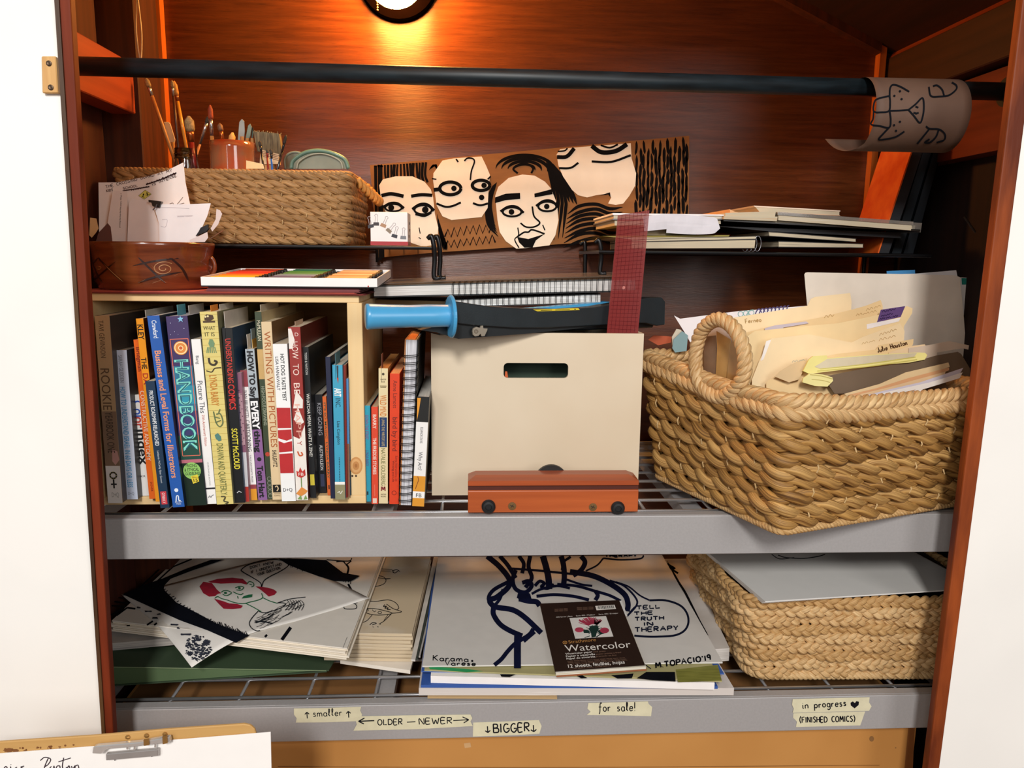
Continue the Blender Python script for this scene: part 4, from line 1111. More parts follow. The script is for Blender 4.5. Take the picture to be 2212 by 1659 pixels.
def H_(s, b, t_, u0, u1, col, bold=0.0): return ('h', s, Y5(b), Y5(t_), u0, u1, col, bold)
def B_(a, b, col, *u): return ('band', Y5(a), Y5(b), col, *u)
def D_(nm, col, ops):
    out = []
    for op in ops:
        if op[0] in 'spl': out.append((op[0], [(u, Y5(y)) for u, y in op[1]], *op[2:]))
        else: out.append((op[0], op[1], Y5(op[2]), *op[3:]))
    return ('draw', nm, col, out)

book('tan book with faded brown lettering at the left end of the crate', (207, 684), (233, 682), (231, 1086), (268, 1087), BFZ, .21, '#a98c68', '#4a4038', group=GC, deco=[
    B_(880, 1275, '#7d6450'), B_(1275, 1550, '#d9d2cc'), D_('pink_patch', '#b98a80', [('p', [(.55, 1150), (.9, 1170), (1, 1230), (.7, 1270), (.5, 1240)])]),
    T_('TAVI GEVINSON', 240, 500, .42, .34, '#5a4330'), T_('ROOKIE', 575, 870, .45, .6, '#5a4330'), T_('YEARBOOK ONE', 885, 1180, .5, .5, '#35281e'),
    D_('emblem', '#1c1a18', [('r', .5, 1345, .22, .11), ('s', [(.5, 1372), (.5, 1440)], .11), ('s', [(.3, 1410), (.7, 1410)], .11)]),
    D_('emblem_dots', '#d6c25a', [('d', .5 + .22 * math.cos(k * .785), 1345 + 26 * math.sin(k * .785), .028) for k in range(8)]), H_('D+Q', 1505, 1470, .3, .8, '#9a958f')])
book('pale blue-white book with sky blue capitals', (244.6, 758), (273, 756), (270, 1080), (298, 1079), BFZ, .19, '#d3dbee', '#3c3d3e', group=GC, deco=[
    T_('SARAH GLIDDEN', 490, 680, .5, .3, '#7d8490'), T_('HOW TO UNDERSTAND ISRAEL IN 60 DAYS OR LESS', 712, 1435, .5, .4, '#4f9fd0', .012), H_('D+Q', 1490, 1468, .3, .75, '#8a93a0')])
book('white book with big coloured letters behind the orange spines', (283, 854), (312, 853), (308, 1072), (330, 1072), BFZ, .19, '#eceae6', '#d8d4cc', group=GC, deco=[
    T_('Col', 815, 930, .45, .75, '#2f55b0', .02), T_('or', 930, 1010, .45, .75, '#c03a30', .02), T_('Index', 1020, 1275, .5, .75, '#15161a', .02), H_('KR', 1362, 1348, .1, .5, '#55565a')])
book('orange book with white capitals and a dark red name', (288.5, 735), (304, 734), (322, 1078), (339, 1079), BFZ, .21, '#e9681c', '#d95a14', group=GC, extra=[('#c03028', .4, .012, .02, .01)], deco=[
    T_('Bridgman', 432, 600, .5, .5, '#7a1c12', .012), T_('CONSTRUCTIVE ANATOMY', 738, 1240, .5, .55, '#f3dcc4', .006), T_('DOVER', 1395, 1465, .5, .25, '#7a1c12')])
book('yellow-orange book with black capitals next to the tall blue book', (292.5, 690), (310, 688), (338, 1081), (350, 1088), BFZ, .20, '#ef9a1c', '#5a2a14', group=GC, extra=[('#c9c4bc', .5, .01, .1, .02)], deco=[
    T_('KLEY', 270, 375, .5, .75, '#1a120c', .02), T_('THE', 500, 580, .5, .7, '#1a120c', .015), T_('DA', 610, 690, .5, .7, '#b02a1c', .015)])
book('short navy book with small white capitals and red label', (313, 825.5), (334, 823.5), (347, 1099), (366, 1098), BFZ, .18, '#14304a', '#0f2438', group=GC, deco=[
    T_('PRODUCT ROADMAPS RELAUNCHED', 745, 1135, .5, .42, '#e6eaee', .01), T_('Lombardo  McCarthy  Ryan  Connors', 1170, 1405, .5, .22, '#c8d0d8'), B_(1465, 1560, '#c23a44', .2, .85), T_("O'REILLY", 1475, 1552, .52, .3, '#f0e8e8')])
book('tall bright blue book with salmon lettering', (318.5, 684), (343, 682.7), (372.4, 1098), (400, 1096), BFZ, .21, '#1f57a8', '#14243c', page='#c9c4ba', group=GC, deco=[
    T_('Crawford', 242, 365, .52, .38, '#e6ecf4', .01), T_('Business and Legal Forms for Illustrators', 452, 1365, .5, .5, '#e2956e', .018),
    D_('logo', '#dfe8f4', [('d', .5, 1455, .17), ('s', [(.35, 1540), (.45, 1500), (.6, 1500), (.6, 1530), (.75, 1535)], .09)]), H_('ALLWORTH', 1548, 1538, .25, .85, '#dfe8f4'), H_('PRESS', 1562, 1552, .35, .75, '#dfe8f4')])
book('thick purple night-sky book with neon outlined title', (357.6, 685), (405, 684), (402.5, 1093), (447, 1090), BFZ, .215, '#40305f', '#14131c', page='#b9b4ba', group=GC, extra=[('#58a0b0', .3, .018, .03, .02), ('#c9c4bc', .7, .012, .06, .03)], deco=[
    B_(560, 880, '#2c6f90', .05, 1), B_(700, 830, '#2f93ac', .35, 1), B_(880, 1060, '#3a3a6a', .05, 1), B_(1055, 1230, '#1f4a40'), B_(1230, 1290, '#b86a78'), B_(1255, 1570, '#12261c'),
    D_('neon_frame', '#e0705a', [('l', [(.1, 372), (.93, 372)], .035), ('l', [(.93, 372), (.93, 1202)], .035), ('l', [(.93, 1202), (.1, 1202)], .035), ('l', [(.1, 1202), (.1, 372)], .035)]),
    D_('sun_emblem', '#d9863a', [('d', .55, 435, .33)]), D_('sun_ring', '#f0d9a0', [('r', .55, 435, .27, .05), ('d', .55, 435, .12)]), D_('sun_core', '#c8582c', [('d', .55, 435, .08)]),
    D_('star', '#7fb8dc', [('p', [(.68, 212), (.72, 226), (.82, 228), (.74, 240), (.78, 256), (.68, 246), (.58, 256), (.62, 240), (.54, 228), (.64, 226)])]),
    D_('small_stars', '#c8c8e8', [('d', .2, 260, .02), ('d', .35, 320, .015), ('d', .8, 300, .02), ('d', .15, 340, .015), ('d', .5, 340, .012)]),
    T_('HANDBOOK', 515, 1168, .52, .62, '#7fd8c8', .03), T_('HANDBOOK', 521, 1162, .52, .5, '#1f5a70', -.012),
    D_('round_label', '#8fc465', [('d', .47, 1312, .42)]), H_('PRICING', 1285, 1262, .2, .72, '#1c2a18', .01), H_('& ETHICAL', 1315, 1292, .12, .8, '#1c2a18', .01), H_('GUIDELINES', 1343, 1322, .14, .84, '#1c2a18', .01),
    D_('edition_tag', '#e6d03c', [('p', [(.38, 1352), (.72, 1340), (.76, 1392), (.46, 1408)])]), H_('Edition', 1366, 1352, .44, .7, '#2a2a14'), H_('15', 1394, 1370, .5, .7, '#2a2a14', .01)])
book('slim white book with a grey serif title and black foot line', (412, 734.5), (433.6, 733), (448.6, 1090), (467.6, 1089.6), BFZ, .19, '#f1efec', '#dcd9d4', group=GC, deco=[
    T_('Bang', 492, 550, .5, .32, '#55565c'), T_('Picture This', 668, 895, .5, .55, '#4a4c54'), T_('25th Anniversary Edition', 908, 1132, .5, .28, '#c0604e'), T_('CHRONICLE BOOKS', 1250, 1420, .5, .14, '#9a9a9a'), B_(1436, 1448, '#1c1c20'),
    D_('mark', '#6a6a6e', [('s', [(.2, 1510), (.35, 1495), (.45, 1508), (.6, 1495), (.8, 1490)], .06)])])
book('pale yellow ruled-paper book with little green creatures', (430.6, 675), (469, 674), (469, 1091.7), (504, 1089.6), BFZ, .21, '#dccb7c', '#8a8a6a', group=GC, extra=[('#e08a2c', .5, .014, .03, .01), ('#d9d4cc', .75, .02, .06, .03)], deco=[
    D_('ruled_line', '#c4ab58', [('s', [(0, 200 + 42 * k), (1, 200 + 42 * k)], .018) for k in range(32)]),
    D_('owl', '#4a3420', [('p', [(.25, 210), (.4, 198), (.75, 205), (.8, 230), (.55, 248), (.25, 240)]), ('s', [(.15, 250), (.85, 250)], .1)]), D_('owl_eyes', '#e8d8a0', [('d', .32, 215, .06), ('d', .46, 212, .06)]),
    H_('WHAT', 306, 280, .14, .82, '#4a4624'), H_('IT IS', 350, 322, .2, .76, '#4a4624'),
    D_('squid', '#6f8f6a', [('p', [(.45, 370), (.62, 372), (.72, 400), (.66, 425), (.42, 425), (.36, 400)])] + [('s', [(.3 + .08 * k, 425), (.24 + .1 * k, 450), (.22 + .11 * k, 466)], .05) for k in range(6)]),
    D_('monkey', '#3a3020', [('s', [(.3, 500), (.35, 540), (.6, 550), (.75, 530), (.6, 520)], .12), ('s', [(.1, 590), (.4, 600), (.6, 575), (.98, 570)], .06)]),
    T_('LYNDA BARRY', 622, 840, .45, .42, '#c8812c', .01),
    D_('plant_creature', '#5f6f48', [('s', [(.3, 880), (.4, 960), (.6, 990), (.8, 960), (.7, 900), (.45, 900)], .07), ('s', [(.6, 890), (.7, 865)], .07), ('s', [(.35, 920), (.65, 930)], .06), ('s', [(.35, 960), (.7, 945)], .06)]),
    D_('bird', '#4f7f78', [('p', [(.25, 1050), (.45, 1035), (.6, 1060), (.62, 1090), (.45, 1095), (.3, 1075)])]), T_('DRAWN AND QUARTERLY', 1112, 1490, .5, .38, '#6a7440'),
    D_('dragon', '#4f4a30', [('s', [(.3, 1500), (.55, 1505), (.45, 1535), (.7, 1545), (.5, 1560)], .08)])])
book('black book with red and yellow capitals', (479, 710), (502, 708), (507.5, 1087), (529, 1087), BFZ, .18, '#131417', '#2b4a68', group=GC, extra=[('#ddd6cc', .3, .022, .11, .0)], deco=[
    T_('UNDERSTANDING', 370, 680, .5, .52, '#c8382e', .015), T_('COMICS', 690, 870, .5, .6, '#d0302a', .02), T_('SCOTT McCLOUD', 1005, 1300, .5, .55, '#e0d23c', .02), D_('mark', '#c8c8cc', [('s', [(.3, 1475), (.5, 1462), (.75, 1472)], .08)])])
book('thin mauve patterned comic beside the black book', (511, 806), (521, 805), (528, 1084), (539, 1083), BFZ, .16, '#8a5a70', '#a87a88', group=GC, deco=[B_(760, 1130, '#b08a94', .2, .9), D_('pattern', '#5a3448', [('d', .3 + .4 * (k % 2), 740 + 26 * k, .12) for k in range(16)]), B_(1180, 1430, '#c9c8cc'), B_(1430, 1540, '#b0342a')])
book('slim white book with a maroon head and an orange foot', (520, 808), (534, 803), (541, 1079), (556, 1078), BFZ, .17, '#f0eeec', '#4a3a2c', group=GC, deco=[
    B_(600, 715, '#93414a'), B_(1415, 1447, '#93414a'), B_(1447, 1530, '#e0982c'), T_('IVAN BRUNETTI', 740, 930, .5, .4, '#5a5660'), T_('CARTOONING', 950, 1175, .5, .5, '#44464c'), T_('YALE UNIVERSITY PRESS', 1200, 1398, .5, .22, '#8f8f95')])
book('grey, black and purple book with bubbly black lettering', (528.6, 755.6), (549.7, 754), (558.8, 1079.6), (577, 1078), BFZ, .18, '#a9b3ba', '#5a4a3a', group=GC, extra=[('#e8e0d4', .3, .02, .03, .0), ('#d8a848', .6, .012, .03, .01), ('#b0c8d8', .45, .026, .02, .015)], deco=[
    B_(790, 1015, '#141418'), B_(1015, 1530, '#8a5f94'), T_('HOW TO Say', 462, 790, .5, .6, '#15151a', .04), T_('EVERY', 812, 1015, .5, .72, '#eeeef0', .04), T_('thing', 1022, 1180, .5, .6, '#15151a', .04), D_('dot', '#15151a', [('d', .5, 1230, .24)]), T_('Tom Hart', 1278, 1510, .5, .62, '#15151a', .04)])
book('dark green book with a tan patch', (549, 675.8), (565, 673), (579, 1081), (591, 1078), BFZ, .21, '#3a4530', '#d9c9a0', page='#d8cdb4', group=GC, extra=[('#cfc4ae', .6, .016, .1, .01)], deco=[
    B_(440, 650, '#c8a468'), T_('McMULLAN', 240, 380, .5, .5, '#cfc9ae', .01), T_('HIGH-FOCUS DRAWING', 700, 980, .5, .5, '#9aa08a', .01), D_('red_dot', '#b8402c', [('d', .5, 1190, .35)]), D_('rings', '#7a7e70', [('r', .5, 1370 + 32 * k, .3, .1) for k in range(5)])])
book('tall cream book with rust-coloured serif capitals', (562.7, 697), (587.4, 695), (590, 1081), (609, 1080), BFZ, .21, '#ddc39a', '#8a6a44', page='#cfc0a0', group=GC, deco=[
    T_('WRITING WITH PICTURES', 318, 1140, .52, .62, '#a85a26'), T_('SHULEVITZ', 1160, 1285, .5, .4, '#2a1c14', .015), B_(1415, 1472, '#161412', .12, .9), D_('logo', '#ddc39a', [('s', [(.35, 1432), (.55, 1425), (.65, 1445), (.5, 1462)], .1)]), H_('WATSON', 1486, 1478, .2, .85, '#4a3a2c'), H_('GUPTILL', 1500, 1492, .2, .85, '#4a3a2c')])
book('white book with red painted blocks on the spine', (589.8, 745), (619, 743), (608, 1084), (640, 1083), BFZ, .19, '#efefee', '#e4e2e0', group=GC, deco=[
    T_('HOT DOG TASTE TEST', 480, 810, .62, .26, '#1a1a20', .01), T_('LISA HANAWALT', 500, 735, .24, .22, '#3a3a42'),
    D_('red_block', '#b8262a', [('p', [(.02, 858), (.98, 860), (.97, 1003), (.02, 1003)]), ('p', [(.02, 1018), (.97, 1014), (.97, 1080), (.6, 1095), (.3, 1085), (.02, 1075)]), ('p', [(.02, 1095), (.4, 1112), (.97, 1098), (.97, 1172), (.02, 1178)]), ('p', [(.02, 1190), (.97, 1186), (.97, 1330), (.02, 1330)])]),
    H_('D+Q', 1465, 1440, .15, .8, '#3a3a40')])
book('tall red and white book with scattered thin capitals', (623, 708), (647.7, 706.5), (640, 1082.6), (666.7, 1081), BFZ, .20, '#96302a', '#6d2420', group=GC, extra=[('#d9b9a0', .3, .006, .05, .02)], deco=[
    D_('white_shape', '#e9e2da', [('p', [(0, 300), (.25, 300), (.5, 380), (.25, 440), (0, 440)]), ('p', [(.1, 860), (.4, 730), (.95, 800), (.9, 860)]), ('p', [(.1, 940), (.5, 850), (.95, 960), (.6, 980)]), ('p', [(0, 1060), (.5, 1080), (1, 980), (1, 1530), (0, 1530)])]),
    *[D_('letter_spot', '#96302a', [])][:0], H_('E D', 352, 328, .18, .82, '#f0d8cc'), T_('HOW', 390, 510, .5, .5, '#f0d8cc'), T_('TO', 545, 625, .5, .5, '#f0d8cc'), T_('BE', 680, 760, .5, .5, '#f0d8cc'), T_('HA', 830, 960, .45, .45, '#e8b0a0'), T_('PP', 960, 1070, .5, .45, '#d89a8a'), T_('Y', 1095, 1125, .5, .4, '#a83a30'),
    D_('bird', '#c85a2c', [('s', [(.3, 1170), (.45, 1200), (.7, 1195), (.6, 1175)], .12)]), D_('tulip', '#c0342c', [('p', [(.15, 1350), (.12, 1310), (.3, 1320), (.45, 1285), (.62, 1318), (.85, 1300), (.88, 1345), (.5, 1365)])]), H_('FB', 1348, 1325, .28, .72, '#f3e6dc'),
    D_('stem', '#6a8a4a', [('s', [(.5, 1365), (.5, 1440)], .08)]), D_('orange_patch', '#d98a3c', [('p', [(0, 1480), (.5, 1430), (1, 1460), (.8, 1480), (.4, 1500)])]), D_('green_patch', '#7a9a58', [('p', [(.1, 1520), (.4, 1490), (.5, 1525)]), ('p', [(.6, 1525), (.8, 1490), (.95, 1520)])])])
book('slim black book with a yellow foot label', (653.7, 751), (665.8, 749.6), (670, 1076.6), (684, 1076.6), BFZ, .19, '#17191b', '#22282a', page='#b5ad9c', group=GC, deco=[
    T_('TODD & WATSON', 470, 625, .5, .36, '#c8c8c4', .01), T_("WHATCHA MEAN, WHAT'S A ZINE?", 758, 1210, .5, .5, '#d9d8d0', .015), B_(1340, 1420, '#c8b83c', .15, .85)])
book('small black book with chalky white lettering', (680, 853.6), (696, 852), (688.4, 1066), (706, 1065.5), BFZ, .15, '#14151a', '#1a1c20', page='#bcb4a6', group=GC, deco=[T_('KEEP GOING', 832, 1060, .55, .5, '#a8a8b0'), T_('AUSTIN KLEON', 1130, 1312, .55, .4, '#d8d8d8', .01), B_(1340, 1430, '#3a3f5a', .3, .8)])
book('thin orange book with green lettering', (696, 858), (705, 856.6), (708, 1070.6), (715.5, 1070.6), BFZ, .15, '#e0692c', '#c8581c', group=GC, deco=[T_("IT'S SO MAGIC  LYNDA BARRY", 830, 1372, .5, .5, '#3a5a44', .01), D_('figure', '#2a1c18', [('s', [(.5, 1420), (.5, 1450)], .3)])])
book('thin dark navy book between orange and turquoise spines', (701.3, 772), (714.6, 770.7), (715.5, 1078), (723.6, 1077.5), BFZ, .19, '#1a1f3c', '#1b2534', page='#d0c8b8', group=GC)
book('turquoise book with a paintbrush picture and khaki foot', (717.6, 788.8), (739.6, 789.4), (724.5, 1079.6), (745.6, 1078.7), BFZ, .17, '#3f9fc0', '#2c7f9a', page='#d8cfbe', group=GC, extra=[('#4a7a88', .3, .016, .04, .0)], deco=[
    B_(1395, 1415, '#efece6'), B_(1415, 1525, '#8f8a68'), D_('brush_picture', '#2a3440', [('p', [(.42, 565), (.6, 565), (.58, 620), (.44, 620)]), ('s', [(.51, 620), (.51, 650)], .12)]), D_('brush_tip', '#b8402c', [('p', [(.42, 650), (.6, 650), (.55, 690)])]),
    T_('ART', 722, 782, .5, .62, '#eef4f4', .04), T_('INC.', 795, 862, .5, .5, '#1f4a5c'), T_('Lisa Congdon', 957, 1122, .5, .3, '#1f3f50'), D_('dots', '#1f3f50', [('d', .5, 1220 + 12 * k, .05) for k in range(15)]), D_('mark', '#e6e4d8', [('s', [(.25, 1475), (.45, 1465), (.55, 1480), (.75, 1460)], .07)])])
book('thin dark red book just left of the crate side', (740.5, 790), (746.5, 789), (746.2, 1076), (750.5, 1075), BFZ, .16, '#8a2c24', '#7a241c', group=GC)
book('thin blue and brown book against the crate side', (746.8, 820), (752.5, 817), (750.8, 1073.6), (755.5, 1073), BFZ, .15, '#4f8ac0', '#3f6f9a', group=GC, deco=[B_(1120, 1505, '#8a5f48')])

# ------------------------------------------------------------------ books standing right of the crate
WZ = .9332
book('slim turquoise book leaning on the crate side', (784.5, 877.7), (800, 876), (787.5, 1085), (801.4, 1084), WZ, .15, '#2f9fba', '#2a8aa4', page='#cbb894', group=GS, deco=[T_('DOWN THE STREET', 920, 1092, .5, .42, '#8a4f88', .01), T_('LYNDA BARRY', 1170, 1282, .5, .4, '#5a5a98', .01), D_('figure', '#1c2a34', [('s', [(.5, 1465), (.5, 1490)], .2)])])
book('slim coral-red book with white capitals', (801.8, 879.8), (816.5, 879), (803, 1090), (816.5, 1089.6), WZ, .15, '#d9472c', '#c83c22', page='#c9b090', group=GS, deco=[T_('BARRY', 915, 1015, .5, .5, '#f0ded0', .01), T_('THE FREDDIE STORIES', 1080, 1342, .5, .5, '#f0ded0', .012), B_(1415, 1500, '#e88a70', .47, .53), B_(1515, 1550, '#e8c8b8', .2, .8)])
book('cream paperback with orange title and navy band', (818, 797), (837.6, 796), (818, 1088.7), (838, 1088.7), WZ, .17, '#e0cfa4', '#a8824a', page='#b87a3a', group=GS, extra=[('#8a5a48', .3, .02, .02, .0)], deco=[
    D_('mark', '#4a3f30', [('d', .5, 625, .14)]), H_('A BANTAM', 668, 656, .2, .8, '#5a4a34'), H_('BOOK', 684, 674, .3, .7, '#5a4a34'), B_(706, 711, '#8a7a58', .15, .85), B_(715, 720, '#8a7a58', .2, .8), T_('WILD MIND', 772, 922, .5, .7, '#d07a2c'), B_(930, 1142, '#1c3a68', .1, .9), T_("LIVING THE WRITER'S LIFE", 940, 1135, .5, .3, '#c9b070'), T_('NATALIE GOLDBERG', 1150, 1420, .5, .45, '#7f7f50'),
    D_('mark', '#8a2c30', [('s', [(.3, 1460), (.35, 1430), (.5, 1450), (.65, 1430), (.7, 1460)], .12)]), H_('BANTAM', 1490, 1480, .25, .8, '#5a4a34'), H_('BOOKS', 1505, 1495, .25, .8, '#5a4a34')])
book('red-orange paperback with dark red script', (842.7, 808), (863, 807.5), (840.6, 1090), (861.7, 1090), WZ, .18, '#d9401c', '#c23614', page='#d8a070', group=GS, deco=[T_('Anne Lamott', 670, 865, .55, .42, '#7a1f12'), T_('bird by bird', 930, 1172, .55, .48, '#7a1f12', .012), T_('Some Instructions on', 1205, 1390, .72, .22, '#7a1f12'), T_('Writing and Life', 1240, 1395, .42, .22, '#7a1f12'), D_('mark', '#7a1f12', [('r', .5, 1475, .22, .05)])])
book('narrow black, white and orange book beside the file box', (902, 861), (927, 858), (890, 1094.7), (916.5, 1094.7), WZ, .20, '#ece9e6', '#1c1a18', page='#cfcac2', group=GS, deco=[
    B_(790, 968, '#1d1c1b'), D_('flame', '#e0962c', [('p', [(.05, 960), (.0, 800), (.3, 800), (.2, 880), (.12, 930)])]), B_(1355, 1575, '#d9932c'), B_(1467, 1515, '#efece8'), H_('FB', 1508, 1480, .28, .75, '#2a2a2c'), T_('ELEANOR DAVIS', 1005, 1118, .5, .22, '#77787c'), T_('Why Art?', 1180, 1312, .5, .34, '#6a6b70'), D_('bird_mark', '#7a3a1c', [('s', [(.35, 1358), (.42, 1385), (.3, 1420), (.2, 1450)], .05)])])

def spiral_upright():
    tl, tr, bl, br = (873, 737), (904, 734), (864, 1094.7), (888.8, 1094.7)
    bm = ((bl[0] + br[0]) / 2, bl[1]); tm = ((tl[0] + tr[0]) / 2, tl[1])
    B = atz(*bm, WZ); T = aty(*tm, B[1]); U = T - B; H = np.linalg.norm(U); U /= H
    Xd = nrm(np.cross((0, 1.0, 0), U)); w = np.linalg.norm(aty(*tr, B[1]) - aty(*tl, B[1])) * .93
    R = np.stack([Xd, (0, 1.0, 0), U], 1)
    t = thing('spiral_notebook', 'spiral-bound notebook standing upright with black rings facing out', 'notebook', B + (0, 0, .0012), R)
    d = .19
    MB().box((-w / 2 + .002, .004, 0), (w / 2 - .002, d, H)).build('pages', M('#dcdbe0', rough=.8, col2='#a8a6ac', scale=700, stretch=(1, .02, .02)), t, space='l')
    MB().box((-w / 2, .004, 0), (-w / 2 + .0015, d, H)).build('front_cover', M('#b87a48', rough=.6), t, space='l')
    MB().box((w / 2 - .0018, .004, 0), (w / 2, d, H + .001)).build('back_cover', M('#15161a', rough=.5), t, space='l')
    MB().box((-w / 2 + .003, .006, H), (w / 2 - .004, d - .02, H + .0015)).build('orange_dividers', M('#e0843c', rough=.7), t, space='l')
    a = np.linspace(0, 2 * math.pi, 17)[:-1]
    ring = MB().tube(np.stack([(w / 2 + .0015) * np.cos(a), (.0055 + .0085 * np.sin(a)), .0012 * np.cos(a)], 1), .00055, 6, closed=True)
    wire = M('#0c0c0e', rough=.5)
    r0 = ring.build('ring', wire, t, space='l', smooth=True)
    n = 21; first = True
    for k in range(n):
        for dz in (-.0012, .0012):
            o = r0 if first else r0.copy()
            if not first: COL.objects.link(o); o.parent = t
            first = False
            o.location = (0, 0, .008 + k * (H - .03) / (n - 1) + dz)
spiral_upright()

# dark books lying behind, between crate and file box
for k, (c, p, lab, z0, z1_) in enumerate((('#1b1716', '#2a211c', 'dark book lying flat behind the paperbacks, lowest', .934, .962), ('#181416', '#3a2a20', 'black book lying flat on the dark one behind the paperbacks', .963, .985), ('#1c1818', '#c8762c', 'dark book with orange page edges behind the paperbacks', .986, 1.006), ('#5a2420', '#8a5038', 'dark red book lying behind the paperbacks, topmost', 1.007, 1.022))):
    x0, x1 = -.262 + .004 * k, -.172
    t = thing('book', lab, 'book', ((x0 + x1) / 2, .33, z0), group='books lying in the dark gap')
    MB().box((x0, .27, z0), (x1, .42, z0 + .002)).box((x0, .27, z1_ - .002), (x1, .42, z1_)).build('cover', M(c, rough=.6), t)
    MB().box((x0 + .002, .273, z0 + .002), (x1 - .002, .418, z1_ - .002)).build('pages', M(p, rough=.8), t)
# ================================================================== ivory file box
z7 = zoom(780, 560, 2.860)
def file_box():
    yf = .09; x0, x1 = aty(932, 900, yf)[0], aty(1384, 900, yf)[0]
    z0, zt, d, th = .9332, 1.1805, .26, .005
    t = thing('file_box', 'ivory open-topped file box with a hand slot under the paper cutter', 'file box', ((x0 + x1) / 2, yf + d / 2, z0))
    iv = M('#d9c9b0', rough=.5, col2='#d2bfa4', scale=5, bump=.03, bscale=90)
    a, b = aty(1088, 784, yf), aty(1227, 817, yf)
    hx0, hx1, hz0, hz1 = a[0], b[0], b[2], a[2]
    inner = []
    r = .006
    for cx, cz, a0 in ((hx1 - r, hz0 + r, -90), (hx1 - r, hz1 - r, 0), (hx0 + r, hz1 - r, 90), (hx0 + r, hz0 + r, 180)):
        for k in range(5):
            an = math.radians(a0 + 22.5 * k); inner.append((cx + r * math.cos(an), cz + r * math.sin(an)))
    outer = []
    for k, (ox, oz) in enumerate(((x1, z0), (x1, zt), (x0, zt), (x0, z0))):
        outer += [(ox, oz)] * 5
    n = len(inner)
    m = MB()
    V = [(x, yf, z) for x, z in inner] + [(x, yf, z) for x, z in outer] + [(x, yf + th, z) for x, z in inner] + [(x, yf + th, z) for x, z in outer]
    F = []
    for i in range(n):
        j = (i + 1) % n
        F += [(i, j, n + j, n + i), (2 * n + j, 2 * n + i, 3 * n + i, 3 * n + j), (j, i, 2 * n + i, 2 * n + j)]
        if outer[i] != outer[j]: F.append((n + i, n + j, 3 * n + j, 3 * n + i))
    F = [tuple(dict.fromkeys(f)) for f in F]
    m.add(V, F).build('front_panel', iv, t, fix=True)
    MB().box((x0, yf + d - th, z0), (x1, yf + d, zt)).build('back_panel', iv, t)
    MB().box((x0, yf + th, z0), (x0 + th, yf + d - th, zt)).build('side_panel', iv, t)
    MB().box((x1 - th, yf + th, z0), (x1, yf + d - th, zt)).build('side_panel', iv, t)
    MB().box((x0 + th, yf + th, z0), (x1 - th, yf + d - th, z0 + .004)).build('base_panel', iv, t)
    # a few hanging folders inside
    for k, c in enumerate(('#2c3f30', '#24382a', '#3a3f2c', '#2a3a30')):
        y = yf + .05 + k * .045
        o = MB().box((x0 + .012, y, z0 + .006), (x1 - .012, y + .0015, z0 + .2)).build('hanging_folder', M(c, rough=.7))
        tag(o, ('first', 'second', 'third', 'rearmost')[k] + ' dark green hanging folder inside the ivory file box', 'folder', 'folders in the file box')
    o = MB().slab([(x0 + .10, yf + .02, z0 + .006), (x0 + .14, yf + .02, z0 + .006), (x0 + .113, yf + .02, z0 + .187), (x0 + .110, yf + .02, z0 + .187)], (0, .001, 0)).build('paper_slip', M('#d9622c'), fix=True)
    tag(o, 'pointed orange paper slip seen through the file box hand slot', 'paper')
    return x0, x1, zt, yf, d
FX0, FX1, FZT, FYF, FD = file_box()

